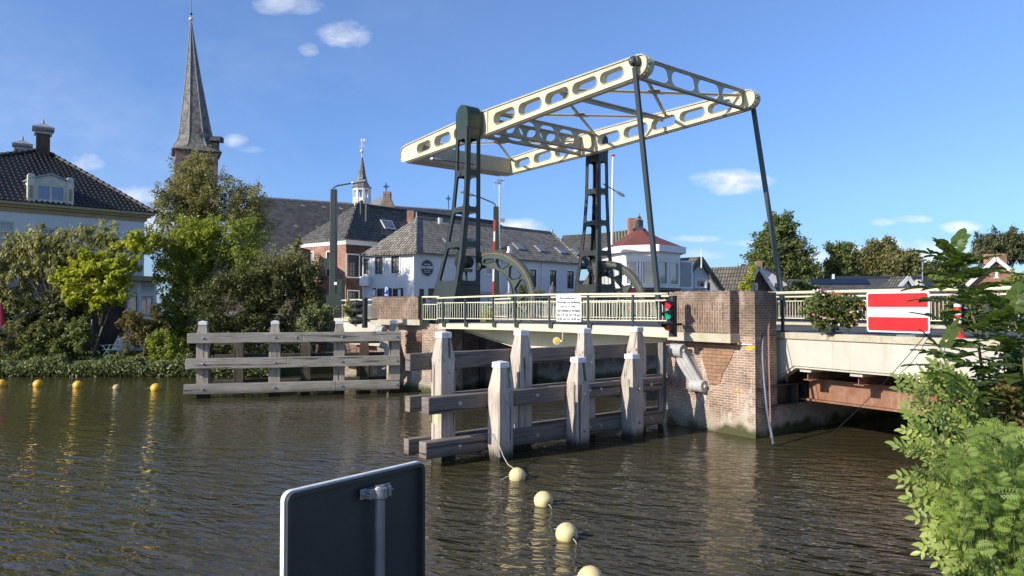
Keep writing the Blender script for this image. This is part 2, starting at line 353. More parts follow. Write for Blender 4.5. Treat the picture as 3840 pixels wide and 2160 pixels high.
M['darksteel'] = paint('dark_steel', (0.03, 0.032, 0.035), rough=0.45)
M['iron'] = paint('black_iron', (0.012, 0.013, 0.013), rough=0.5)
M['zinc'] = paint('galvanised_steel', (0.42, 0.43, 0.44), (0.30, 0.31, 0.32), 0.38, 0.6, sc=7, fine=40)
M['alu'] = paint('aluminium', (0.55, 0.55, 0.56), (0.46, 0.46, 0.47), 0.35, 0.8)
M['signback'] = paint('grey_sign_back', (0.060, 0.062, 0.058), (0.045, 0.047, 0.044), 0.42, sc=1.5, streak=0.25, stc=(0.09, 0.09, 0.08), fine=12)
M['brick_pier'] = brick('pier_brick', (0.37, 0.235, 0.165), (0.22, 0.15, 0.12), (0.60, 0.54, 0.45), stain=0.85, moss=True)
M['brick_par'] = brick('parapet_brick', (0.23, 0.15, 0.105), (0.13, 0.09, 0.07), (0.34, 0.30, 0.24), stain=0.3)
M['brick_parv'] = brick('parapet_brick_upright', (0.24, 0.155, 0.11), (0.14, 0.095, 0.07), (0.42, 0.36, 0.29), w=0.26, h=0.085, stain=0.15, vert=True)
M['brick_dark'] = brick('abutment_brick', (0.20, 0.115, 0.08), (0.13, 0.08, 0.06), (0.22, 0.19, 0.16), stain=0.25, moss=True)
M['brick_orange'] = brick('orange_corbel_brick', (0.36, 0.21, 0.125), (0.27, 0.15, 0.10), (0.12, 0.09, 0.07), h=0.1, w=0.3, stain=0.2)
M['brick_red'] = brick('red_house_brick', (0.42, 0.19, 0.12), (0.34, 0.145, 0.09), (0.45, 0.33, 0.25), stain=0.0)
M['brick_house'] = brick('light_red_brick', (0.40, 0.21, 0.14), (0.33, 0.16, 0.11), (0.42, 0.34, 0.28), stain=0.0)
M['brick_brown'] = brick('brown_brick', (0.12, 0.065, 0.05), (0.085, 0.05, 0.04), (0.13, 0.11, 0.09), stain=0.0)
M['brick_church'] = brick('church_brick', (0.26, 0.165, 0.13), (0.20, 0.125, 0.10), (0.30, 0.25, 0.21), stain=0.15)
M['tile_cafe'] = tile('grey_pantiles', (0.42, 0.365, 0.295), (0.17, 0.15, 0.125), moss=0.35, mossc=(0.32, 0.29, 0.21), pu=.27, pv=.36)
M['tile_dark'] = tile('dark_pantiles', (0.17, 0.155, 0.135), (0.075, 0.07, 0.062), moss=0.3, mossc=(0.20, 0.18, 0.14), pu=.28, pv=.36)
M['tile_black'] = paint('black_glazed_pantiles', (0.040, 0.036, 0.032), (0.026, 0.024, 0.022), 0.4, sc=3)
M['tile_barn'] = tile('mossy_barn_tiles', (0.19, 0.17, 0.135), (0.09, 0.083, 0.07), moss=0.45, mossc=(0.19, 0.17, 0.11))
M['tile_yellow'] = tile('lichen_ridge_tiles', (0.30, 0.27, 0.17), (0.18, 0.16, 0.11), moss=0.5, mossc=(0.28, 0.25, 0.13))
M['slate'] = brick('slate_roof', (0.085, 0.085, 0.088), (0.06, 0.06, 0.063), (0.03, 0.03, 0.03), w=0.6, h=0.33, stain=0.25, stc=(0.15, 0.15, 0.15), bs=0.3)
M['slate_spire'] = brick('spire_slates', (0.25, 0.235, 0.21), (0.12, 0.115, 0.105), (0.05, 0.048, 0.045), w=0.4, h=0.3, stain=0.45, stc=(0.30, 0.28, 0.22), bs=0.5)
M['leadroof'] = paint('lead_sheet', (0.34, 0.35, 0.36), (0.22, 0.23, 0.24), 0.4, sc=2)
M['cowl'] = paint('blue_grey_cowl', (0.05, 0.06, 0.075), rough=0.4)
M['redroof'] = paint('red_brown_roof_sheet', (0.19, 0.055, 0.038), (0.15, 0.045, 0.032), 0.7, sc=1.2)
M['solar'] = paint('solar_panel', (0.010, 0.014, 0.032), (0.007, 0.010, 0.022), 0.55, spec=0.2)
M['blackroof'] = paint('black_roof_sheet', (0.022, 0.022, 0.025), rough=0.6)
M['ochre'] = paint('ochre_cornice', (0.36, 0.27, 0.13), (0.30, 0.22, 0.10), 0.55)
M['beige'] = paint('beige_frame', (0.60, 0.56, 0.48), rough=0.5)
M['brownwood'] = paint('brown_window_frame', (0.24, 0.11, 0.06), rough=0.5)
M['glass'] = glassmat('window_glass'); M['glass_light'] = glassmat('curtained_glass', (0.16, 0.15, 0.14))
M['glass_blue'] = glassmat('dormer_glass', (0.05, 0.09, 0.17), 0.03)
M['blind'] = paint('venetian_blind', (0.55, 0.54, 0.50), rough=0.6)
M['wood_v'] = wood('weathered_post', True, (0.40, 0.345, 0.29), (0.18, 0.15, 0.12)); M['wood_h'] = wood('weathered_rail', False, (0.38, 0.34, 0.29), (0.18, 0.16, 0.14), green=0.25)
M['wood_vn'] = wood('pale_weathered_post', True, (0.56, 0.49, 0.41), (0.27, 0.22, 0.18))
M['wood_dark'] = wood('dark_old_timber', True, (0.12, 0.10, 0.08), (0.05, 0.04, 0.03)); M['wood_hdark'] = wood('dark_old_rail', False, (0.10, 0.09, 0.08), (0.045, 0.04, 0.035))
M['wood_hn'] = wood('brown_weathered_rail', False, (0.25, 0.21, 0.18), (0.12, 0.095, 0.08), green=0.15)
M['bark'] = paint('bark', (0.10, 0.08, 0.06), (0.05, 0.04, 0.03), 0.9, sc=8); M['bark_pale'] = paint('pale_bark', (0.26, 0.22, 0.17), (0.14, 0.11, 0.08), 0.9, sc=8)
M['yellow'] = paint('yellow_float', (0.80, 0.46, 0.04), (0.72, 0.40, 0.03), 0.35, sc=5, streak=0.2)
M['float'] = paint('faded_float', (0.78, 0.64, 0.33), (0.70, 0.55, 0.25), 0.5, sc=12, streak=0.5, stc=(0.45, 0.36, 0.16), fine=50)
M['dirtyfloat'] = paint('dirty_float', (0.50, 0.40, 0.16), (0.30, 0.25, 0.10), 0.6, sc=9)
M['rope'] = paint('rope', (0.42, 0.38, 0.32), rough=0.9); M['orange'] = paint('orange_rope', (0.62, 0.30, 0.22), rough=0.7)
M['hose'] = paint('grey_hose', (0.10, 0.11, 0.14), (0.07, 0.08, 0.10), 0.4)
M['red'] = paint('red_sign_sheet', (0.62, 0.010, 0.012), (0.58, 0.009, 0.010), 0.5, sc=1, fine=4); M['redm'] = paint('red_paint', (0.65, 0.04, 0.03), rough=0.4)
M['signwhite'] = paint('white_sign_sheet', (0.84, 0.84, 0.82), (0.80, 0.80, 0.78), 0.35, fine=4)
M['blue'] = paint('blue_sign_sheet', (0.02, 0.12, 0.50), rough=0.4); M['ink'] = paint('sign_lettering', (0.03, 0.04, 0.06), rough=0.5)
M['navy'] = paint('navy_disc', (0.015, 0.022, 0.04), rough=0.5)
M['soil'] = paint('earth', (0.07, 0.055, 0.035), (0.04, 0.04, 0.02), 0.95, sc=2); M['lawn'] = paint('lawn', (0.05, 0.075, 0.02), (0.035, 0.05, 0.015), 0.95, sc=3)
M['lichen'] = paint('orange_lichen', (0.70, 0.42, 0.04), (0.6, 0.4, 0.06), 0.9, sc=12)
M['pink'] = paint('pink_petals', (0.75, 0.22, 0.34), rough=0.6, sc=9); M['petalred'] = paint('red_petals', (0.75, 0.08, 0.03), rough=0.6); M['petalw'] = paint('white_petals', (0.80, 0.76, 0.72), rough=0.6)
M['cloth_red'] = paint('red_parasol_cloth', (0.55, 0.05, 0.07), (0.40, 0.03, 0.05), 0.8); M['cloth_dark'] = paint('dark_parasol_cloth', (0.05, 0.045, 0.06), (0.16, 0.13, 0.16), 0.8, sc=6)
M['lf_brown'] = leafmat('birch_leaves', (0.22, 0.20, 0.075), (0.15, 0.15, 0.05), (0.42, 0.36, 0.18))
M['lf_bright'] = leafmat('fresh_leaves', (0.19, 0.23, 0.04), (0.10, 0.145, 0.028), (0.44, 0.43, 0.10), tr=0.4)
M['lf_yellow'] = leafmat('yellow_green_leaves', (0.36, 0.38, 0.04), (0.26, 0.30, 0.03), (0.50, 0.46, 0.08), tr=0.4)
M['lf_droop'] = leafmat('drooping_leaves', (0.27, 0.25, 0.10), (0.16, 0.17, 0.06), (0.56, 0.50, 0.28), tr=0.3)
M['lf_dark'] = leafmat('dark_shrub_leaves', (0.050, 0.070, 0.022), (0.028, 0.044, 0.014), (0.22, 0.20, 0.07), tr=0.25)
M['lf_ivy'] = leafmat('bank_ivy_leaves', (0.13, 0.16, 0.055), (0.07, 0.10, 0.03), (0.42, 0.42, 0.22), tr=0.25)
M['lf_mid'] = leafmat('tree_leaves', (0.15, 0.18, 0.055), (0.085, 0.12, 0.035), (0.27, 0.28, 0.11), tr=0.38)
M['lf_olive'] = leafmat('olive_leaves', (0.20, 0.19, 0.08), (0.13, 0.14, 0.05), (0.30, 0.26, 0.12), tr=0.35)
M['lf_willow'] = leafmat('willow_leaves', (0.16, 0.17, 0.08), (0.12, 0.13, 0.06), (0.08, 0.09, 0.04), tr=0.3)
M['lf_straw'] = leafmat('straw_and_stems', (0.26, 0.23, 0.09), (0.15, 0.16, 0.05), (0.10, 0.10, 0.04), tr=0.3)
M['lf_rust'] = leafmat('rusty_leaves', (0.15, 0.12, 0.04), (0.09, 0.10, 0.03), (0.24, 0.15, 0.06), tr=0.3)
M['lf_ash'] = leafmat('ash_leaves', (0.33, 0.41, 0.08), (0.18, 0.25, 0.05), (0.52, 0.54, 0.20), tr=0.25, rough=0.38)
M['lf_ashdark'] = leafmat('broad_dark_leaves', (0.075, 0.12, 0.025), (0.05, 0.085, 0.018), (0.14, 0.19, 0.04), tr=0.4, rough=0.4)
M['lf_fern'] = leafmat('feathery_leaves', (0.22, 0.32, 0.05), (0.11, 0.19, 0.03), (0.38, 0.46, 0.12), tr=0.4)
M['stem'] = paint('plant_stem', (0.10, 0.13, 0.035), (0.09, 0.09, 0.035), 0.7); M['tansy'] = paint('yellow_flower_heads', (0.60, 0.46, 0.05), rough=0.8)
# ---------------------------------------------------------------- the setting: water and land
def water_mat():
    m, T = newmat('canal_water'); g = geo(T)
    def wav(ang, st, sc, det, dist):
        a = T.n('ShaderNodeMapping', {'Vector': g, 'Rotation': (0, 0, math.radians(ang))}).outputs[0]
        return T.noise(scl(T, a, 1.0, st), sc, det, 0.5, dist)
    r1 = wav(18, 2.2, 0.95, 1, 0.4); r2 = wav(24, 2.8, 2.3, 1.6, 0.9)
    r3 = wav(-20, 1.8, 6.0, 1, 0.6)
    h = T.m('ADD', T.m('MULTIPLY', r1, 1.0), T.m('ADD', T.m('MULTIPLY', r2, 0.62), T.m('MULTIPLY', r3, 0.08)))
    yw = T.n('ShaderNodeSeparateXYZ', {0: g}).outputs[1]; calm = T.m('MULTIPLY', T.mapr(T.noise(g, 0.12, 2), 0.35, 0.65, 0.5, 1.0), T.mapr(yw, 6.0, 20.0, 1.0, 0.14))
    p = finish(T, T.mix(T.noise(g, 0.3, 3), (0.062, 0.051, 0.024), (0.046, 0.039, 0.018)), 0.01, 0, T.m('MULTIPLY', h, calm), 1.0, 0.23)
    p.inputs['IOR'].default_value = 1.45
    return m
def sheet(name, pts, z, mat):
    b = MB(); b.add([(x, y, z) for x, y in pts], [tuple(range(len(pts)))]); o = b.build(name, mat, fixn=False)
    return tag(o, kind='structure')
sheet('water', [(-90, -25), (90, -25), (90, 75), (-90, 75)], 0.0, water_mat())
ZT = 2.70                                          # street level of the town
town = [(-2000, 3000), (-2000, 52), (-60, 52), (-17, 52), (-9.5, 44), (-8.2, 37.5), (-4.6, 32.6), (-1.6, 31.9), (10.5, 40.2), (30, 53), (60, 60), (60, 20), (2000, 20), (2000, 3000)]
b = MB(); b.prism([(x, y, -1.0) for x, y in town], (0, 0, ZT + 1.0)); tag(b.build('ground', M['paving']), kind='structure')
gar = [(-60, 36.5), (-24.5, 36.3), (-12.7, 35.9), (-11.0, 36.6), (-8.4, 38.4), (-9.6, 44.0), (-17.1, 52.1), (-60, 52.1)]
b = MB(); b.prism([(x, y, -1.0) for x, y in gar], (0, 0, 1.72)); tag(b.build('garden_ground', M['lawn']), kind='structure')
# the near bank under the foreground plants
bk = MB(); nx, ny = 30, 22
for j in range(ny):
    for i in range(nx):
        x = -14 + i; y = -12 + j * 0.9; lim = 3.4 + max(0, x) * .30
        bk.v.append((x, y, max(-0.8, 1.75 - max(0, y - lim) * 1.1 + random.uniform(-.05, .05))))
for j in range(ny - 1):
    for i in range(nx - 1):
        k = j * nx + i; bk.f.append((k, k + 1, k + nx + 1, k + nx)); bk.m.append(0)
tag(bk.build('river_bank', M['soil'], smooth=True), kind='structure')

# ---------------------------------------------------------------- main directions
h1 = B(1831, 418.8, 29.8); t1 = B(2429.8, 206.4, 22.8); h2 = B(2218.6, 484.3, 33.6); t2 = B(2833.5, 319.8, 26.6)
ZH = 11.25
AX = Vector((t1.x - h1.x, t1.y - h1.y, 0)).normalized(); WX = Vector((h2.x - h1.x, h2.y - h1.y, 0)); GAUGE = WX.length; WX.normalize()
O1 = Vector((h1.x, h1.y, 0)); O2 = Vector((h2.x, h2.y, 0)); UZ = Vector((0, 0, 1))

# ---------------------------------------------------------------- balance frame of the drawbridge
bal = thing('balance_frame', (h1.x, h1.y, 10.2), 'cream riveted balance frame with oval holes and counterweight high above the drawbridge', 'bridge frame')
def beam_outline():
    top = [(-6.9, 0.0 - .22), (-2.3, -0.02), (0, 0.02), (4.5, 0.0), (8.2, -0.04)]
    tip = [(8.2 + .36 * math.sin(a) + .12, -.36 + .32 * math.cos(a)) for a in [math.radians(d) for d in range(0, 181, 20)]]
    bot = [(8.1, -0.70), (4.9, -0.78), (0.0, -0.93), (-3.4, -0.95), (-7.0, -0.98)]
    end = [(-7.25, -0.93), (-7.38, -0.78), (-7.40, -0.45), (-7.25, -0.28)]
    return top + tip + bot + end
def slot(s0, s1, zc0, zc1, h0, h1_):
    """stadium-shaped hole that follows the slope of its beam"""
    out = []; r0, r1 = h0 / 2, h1_ / 2
    for i in range(9):
        a = math.radians(90 + 180 * i / 8); out.append((s0 + r0 + r0 * math.cos(a), zc0 + r0 * math.sin(a)))
    for i in range(9):
        a = math.radians(-90 + 180 * i / 8); out.append((s1 - r1 + r1 * math.cos(a), zc1 + r1 * math.sin(a)))
    return out
SLOTS = [(-5.85, -4.55), (-4.25, -2.85), (-2.60, -1.2), (0.38, 1.83), (2.03, 3.46), (3.64, 4.98), (5.14, 6.42), (6.53, 7.66)]
def slots():
    out = []
    for a, c in SLOTS:
        m = (a + c) / 2; top = -0.22 * max(0, -m - 1.5) / 5.4; bot = -0.93 + 0.24 * max(0, m) / 8.2 - 0.04 * max(0, -m) / 7
        h = (top - bot) * 0.56
        def mid(s): return ((-0.24 * max(0, -s - 1.5) / 5.4) + (-0.93 + 0.24 * max(0, s) / 8.2 - 0.05 * max(0, -s) / 7)) / 2
        out.append(slot(a, c, mid(a), mid(c), h, h * 0.98))
    return out
def beam(o, sgn):
    """web plate with holes, flanges round the outline, rims round the holes, rivets; sgn = side the flanges stand out to"""
    out = beam_outline(); hs = slots(); b = MB()
    def at(s, z, w): return o + AX * s + WX * w + UZ * (ZH + z)
    for w0 in (-0.0, 0.24):
        b.plate(out, hs, lambda s, z: at(s, z, w0), lambda s, z: at(s, z, w0 + 0.02))
    n = len(out)
    for i in range(n):       # flange strip
        p, q = out[i], out[(i + 1) % n]
        b.hexa([at(p[0], p[1] - .012, -.06), at(q[0], q[1] - .012, -.06), at(q[0], q[1] - .012, .32), at(p[0], p[1] - .012, .32),
                at(p[0], p[1] + .012, -.06), at(q[0], q[1] + .012, -.06), at(q[0], q[1] + .012, .32), at(p[0], p[1] + .012, .32)])
    for h in hs:             # sleeve inside each hole
        m = len(h)
        for i in range(m):
            p, q = h[i], h[(i + 1) % m]; cx = sum(x for x, _ in h) / m; cz = sum(z for _, z in h) / m
            def k(t, e): 
                d = Vector((t[0] - cx, t[1] - cz)); d.normalize(); return (t[0] - d.x * e, t[1] - d.y * e)
            a0, a1, b0, b1 = p, q, k(p, .018), k(q, .018)
            b.hexa([at(*a0, -.03), at(*a1, -.03), at(*b1, -.03), at(*b0, -.03), at(*a0, .29), at(*a1, .29), at(*b1, .29), at(*b0, .29)])
    me = b.build('beam', M['cream'], bal)
    r = MB()
    def riv(s, z, w=-.004, d=-1):
        c = at(s, z, w); e = .021; u, v, nn = AX * e, UZ * e, WX * (d * .014)
        r.add([c + u, c + v, c - u, c - v, c + nn], [(0, 1, 4), (1, 2, 4), (2, 3, 4), (3, 0, 4)])
    for i in range(n):
        p, q = Vector(out[i]), Vector(out[(i + 1) % n]); L = (q - p).length; m = int(L / .085); nrm = Vector((-(q - p).y, (q - p).x)).normalized()
        for j in range(m):
            t = p + (q - p) * (j + .5) / m - nrm * (-.055); riv(t.x, t.y)
    for h in hs:
        m = len(h); cx = sum(x for x, _ in h) / m; cz = sum(z for _, z in h) / m
        L = 0
        for i in range(m):
            p, q = Vector(h[i]), Vector(h[(i + 1) % m]); k = max(1, int((q - p).length / .085))
            nrm = Vector(((q - p).y, -(q - p).x)).normalized()
            if nrm.dot(p - Vector((cx, cz))) < 0: nrm = -nrm
            for j in range(k): t = p + (q - p) * (j + .5) / k + nrm * .05; riv(t.x, t.y)
    for j in range(30):
        a = random.uniform(0, 6.28); rr = .05 + .2 * random.random(); riv(8.2 + rr * math.cos(a), -.36 + rr * math.sin(a))
    for j in range(10): riv(0, -.06 - j * .088); riv(.05, -.06 - j * .088)
    ro = r.build('rivets', M['cream'], me, fixn=False); ro['kind'] = 'stuff'
    # doubling plate at the hinge
    q = MB(); q.ob(at(-.06, -.92, -.05), AX * .05, WX * .05, UZ * .92); q.build('stiffener', M['cream'], me)
    return me
bm1 = beam(O1, -1); bm2 = beam(O2, -1)
def fr(s, w, z): return O1 + AX * s + WX * w + UZ * (ZH + z)
G_IN = GAUGE
# counterweight
cw = MB(); zz0 = -.98
cw.hexa([fr(-7.33, .27, -.97), fr(-6.2, .27, -.97), fr(-6.2, G_IN, -.97), fr(-7.33, G_IN, -.97), fr(-7.2, .27, -.28), fr(-6.2, .27, -.22), fr(-6.2, G_IN, -.22), fr(-7.2, G_IN, -.28)])
cwo = cw.build('counterweight', M['cream_shaded'], bal)
r = MB()
for w_ in np.arange(.45, G_IN - .05, .16):
    for z in (-.29, -.90):
        c = fr(-6.198, w_, z); e = .022; r.add([c + WX * e, c + UZ * e, c - WX * e, c - UZ * e, c + AX * .02], [(0, 1, 4), (1, 2, 4), (2, 3, 4), (3, 0, 4)])
for i in range(64):
    c = fr(-6.198, .5 + (i // 4) * .32 + (i % 2) * .08, -.40 - (i % 4) * .13); e = .022; r.add([c + WX * e, c + UZ * e, c - WX * e, c - UZ * e, c + AX * .02], [(0, 1, 4), (1, 2, 4), (2, 3, 4), (3, 0, 4)])
ro = r.build('rivets', M['cream'], cwo, fixn=False); ro['kind'] = 'stuff'
# latticed cross girders: tip (tall ovals) and hinge (two walls with round holes)
def cross_girder(s, z0, z1, holes, mat, th=.05, name='cross_girder', hr=.78, fl=.3, riv=True):
    b = MB(); w0, w1 = .27, G_IN; out = [(w0, z0), (w1, z0), (w1, z1), (w0, z1)]; hs = []; n = holes; pw = (w1 - w0) / n
    for i in range(n):
        a = w0 + pw * i + pw * (1 - hr) / 2; c = w0 + pw * (i + 1) - pw * (1 - hr) / 2; h = (z1 - z0) * .74
        hs.append(rrect(a, c, (z0 + z1) / 2 - h / 2, (z0 + z1) / 2 + h / 2, min(h, c - a) / 2 * .98, 5))
    b.plate(out, hs, lambda w_, z: fr(s, w_, z), lambda w_, z: fr(s + th * .4, w_, z))
    for z in (z0, z1): b.ob(fr(s - fl / 2, w0, z - .012), AX * fl, WX * (w1 - w0), UZ * .024)
    for z in (z0 + .04, z1 - .04): b.ob(fr(s + .022, w0, z - .03), AX * .03, WX * (w1 - w0), UZ * .06)
    g = b.build(name, mat, bal)
    if riv:
        r = MB()
        for w_ in np.arange(w0 + .1, w1, .12):
            for z in (z0 + .06, z1 - .06):
                c = fr(s + .054, w_, z); e = .016; r.add([c + WX * e, c + UZ * e, c - WX * e, c - UZ * e, c + AX * .014], [(0, 1, 4), (1, 2, 4), (2, 3, 4), (3, 0, 4)])
        ro = r.build('rivets', mat, g, fixn=False); ro['kind'] = 'stuff'
cross_girder(8.15, -.70, -.02, 4, M['cream_shaded'], hr=.86, fl=.18)
cross_girder(.12, -.92, -.06, 5, M['cream_shaded'], hr=.80, fl=.22)
cross_girder(-.75, -.92, -.10, 5, M['cream_shaded'], hr=.80, fl=.22)
g = MB(); g.ob(fr(4.2, .27, -.25), AX * .16, WX * (G_IN - .27), UZ * .05); g.ob(fr(4.26, .27, -.38), AX * .04, WX * (G_IN - .27), UZ * .14); g.build('cross_tie', M['cream_shaded'], bal)
def brace(a, c, z):
    g = MB(); g.bar(fr(*a, z), fr(*c, z), .13, .02); g.bar(fr(*a, z - .04), fr(*c, z - .04), .02, .09); return g.build('wind_brace', M['cream'], bal)
for (a, c, d, e) in (((.2, .3), (4.1, G_IN), (4.1, .3), (.2, G_IN)), ((4.4, .3), (8.0, G_IN), (8.0, .3), (4.4, G_IN)), ((-6.2, .3), (-.9, G_IN), (-.9, .3), (-6.2, G_IN))):
    z = -.12 if a[0] > 0 else -.22
    brace(a, c, z); brace(d, e, z)
    m = ((a[0] + c[0]) / 2, (a[1] + c[1]) / 2); g = MB()
    g.prism([fr(m[0] - .35, m[1], z + .012), fr(m[0], m[1] - .3, z + .012), fr(m[0] + .35, m[1], z + .012), fr(m[0], m[1] + .3, z + .012)], (0, 0, .012)); g.build('gusset', M['cream'], bal)
# hanging rods with their pins
for (wp, pin_w) in ((0.0, -.16), (G_IN + .28, .14)):
    top = fr(8.24, wp + pin_w, -.24); bot = Vector(((B(2478, 1215, 21.9) if wp == 0 else B(2478, 1215, 21.9) + WX * (GAUGE + .3))))
    if wp: bot = B(2938, 1150, 25.6)
    g = MB(); g.bar(top + (bot - top).normalized() * .2, bot, .10, .15, up=AX); rod = g.build('hanging_rod', M['green'], bal)
    q = MB(); q.lathe(top - WX * .15, [(.10, 0), (.13, .03), (.13, .10), (.17, .12), (.17, .30)], 20, WX); q.build('pin', M['green'], rod)
    q = MB(); q.lathe(top - WX * .165, [(.03, 0), (.03, .03)], 6, WX); q.build('bolt', M['zinc'], rod)

# ---------------------------------------------------------------- the two towers
def lerp_tab(tab, z):
    for (z0, v0), (z1, v1) in zip(tab, tab[1:]):
        if z <= z1: return v0 + (v1 - v0) * (z - z0) / (z1 - z0) if z > z0 else v0
    return tab[-1][1]
ZB = 2.72
BW = [(ZB, 1.50), (3.6, 1.28), (4.3, 1.12), (5.4, .92), (7.0, .76), (8.5, .68), (11.3, .64)]     # across the road
CW = [(ZB, 2.0), (3.6, 1.82), (4.3, 1.66), (5.4, 1.40), (7.0, 1.08), (8.5, .92), (11.3, .82)]     # along the road
def tower(I0, sgn, label, TM=None):
    """sgn: -1 flares to the near side, +1 to the far side; the front (water side) face is upright"""
    t = thing('bridge_tower', (I0.x, I0.y, ZB), label, 'bridge tower', 'riveted towers of the drawbridge')
    ws = WX * sgn; base = Vector((I0.x, I0.y, 0)); TOPZ = 10.75
    wins = [(4.40, 5.74, .20), (5.96, 7.15, .19), (7.36, 8.60, .18), (8.84, 10.09, .17)]
    def face(fn, width, b, solid=()):
        zs = [z for z, _ in BW if z < TOPZ] + [TOPZ]
        out = [(0.0, z) for z in zs] + [(width(z), z) for z in reversed(zs)]
        hs = []
        for k, (z0, z1, mg) in enumerate(wins):
            if k in solid: continue
            h = rrect(0, 1, z0, z1, .001, 1); w_ = []
            for (f0, z) in rrect(0, (z1 - z0) * .5, z0, z1, .11, 4):
                x = f0 / ((z1 - z0) * .5); W_ = width(z); w_.append((mg + x * (W_ - 2 * mg), z))
            hs.append(w_)
        b.plate(out, hs, lambda x, z: fn(x, z, 0.0), lambda x, z: fn(x, z, .045))
    bw = lambda z: lerp_tab(BW, z); cwd = lambda z: lerp_tab(CW, z)
    b = MB()
    face(lambda x, z, d: base + ws * x - AX * d + UZ * z, bw, b)                                   # front
    face(lambda x, z, d: base + ws * (bw(z) - d) - AX * (x if x < .02 else x) + UZ * z, cwd, b)    # outer
    face(lambda x, z, d: base + ws * d - AX * x + UZ * z, cwd, b)                                  # road side
    face(lambda x, z, d: base + ws * x - AX * (cwd(z) - d) + UZ * z, bw, b)                        # back
    b.build('tower_shaft', TM or M['green'], t)
    # round-topped head
    c = MB(); w0, w1 = -.01, bw(TOPZ) + .01; prof = []
    L = cwd(TOPZ)
    for i in range(13):
        a = math.pi * i / 12; prof.append((L / 2 + (L / 2 + .02) * math.cos(a), TOPZ + .32 + .40 * math.sin(a)))
    prof = [(L + .02, TOPZ - .22)] + prof + [(-.02, TOPZ - .22)]
    c.prism([base + ws * w0 - AX * x + UZ * z for x, z in prof], ws * (w1 - w0)); c.build('tower_cap', M['green2'], t)
    # door on the water side, machinery inside
    d = MB(); d.ob(base + ws * .12 + AX * .006 + UZ * (ZB + .05), ws * .95, AX * .02, UZ * 1.45); dd = d.build('door', M['green'], t)
    d = MB(); d.ob(base + ws * .06 + AX * .004 + UZ * (ZB + 1.52), ws * 1.05, AX * .06, UZ * .035); d.build('door_ledge', M['green'], dd)
    k = MB(); cc = base + ws * .4 - AX * .45
    k.lathe(cc + UZ * 5.15 - WX * .05, [(.22, -.45), (.25, -.4), (.25, .25), (.16, .3), (.16, .40)], 16, AX); k.box(cc + UZ * 4.82, (.5, .5, .12)); k.tube([cc + UZ * 4.3, cc + UZ * 4.8], .05)
    k.lathe(cc + ws * (-.2) + UZ * 4.95 + AX * .62, [(.14, -.05), (.17, -.03), (.17, .05), (.14, .07)], 14, WX)
    k.build('drive_motor', M['iron'], t)
    k = MB(); k.box(cc - AX * .3 + UZ * 5.2 + ws * .1, (.3, .5, .75)); k.build('control_box', M['green2'], t)
    a = base + ws * .3 + UZ * 9.05
    l = MB(); e = a - WX * 1.25 - AX * .55 + UZ * .1 if sgn < 0 else a + AX * .35 + WX * .55 - UZ * .35
    l.tube([a, e], .025); arm = l.build('lamp_arm', M['green'], t)
    l = MB(); dv = (e - a).normalized(); l.tube([e - dv * .05, e + dv * .1, e + dv * .38, e + dv * .46], [.03, .07, .08, .02], 10); l.build('lamp_head', M['zinc'], arm)
    # base flange and anchor bolts
    f = MB(); f.ob(base + ws * -.05 + AX * .05 + UZ * (ZB - .02), ws * 1.45, AX * -2.1, UZ * .05); f.build('base_plate', M['green'], t)
    return t
I1 = B(1801, 1205, 29.9); I2 = B(2245, 1190, 34.2)
tower(I1, -1, 'dark green tower with stacked window openings left of the two, nearer the camera')
tower(I2, +1, 'dark green tower with rust red patches, the farther one behind the white notice board', M['green_rusty'])
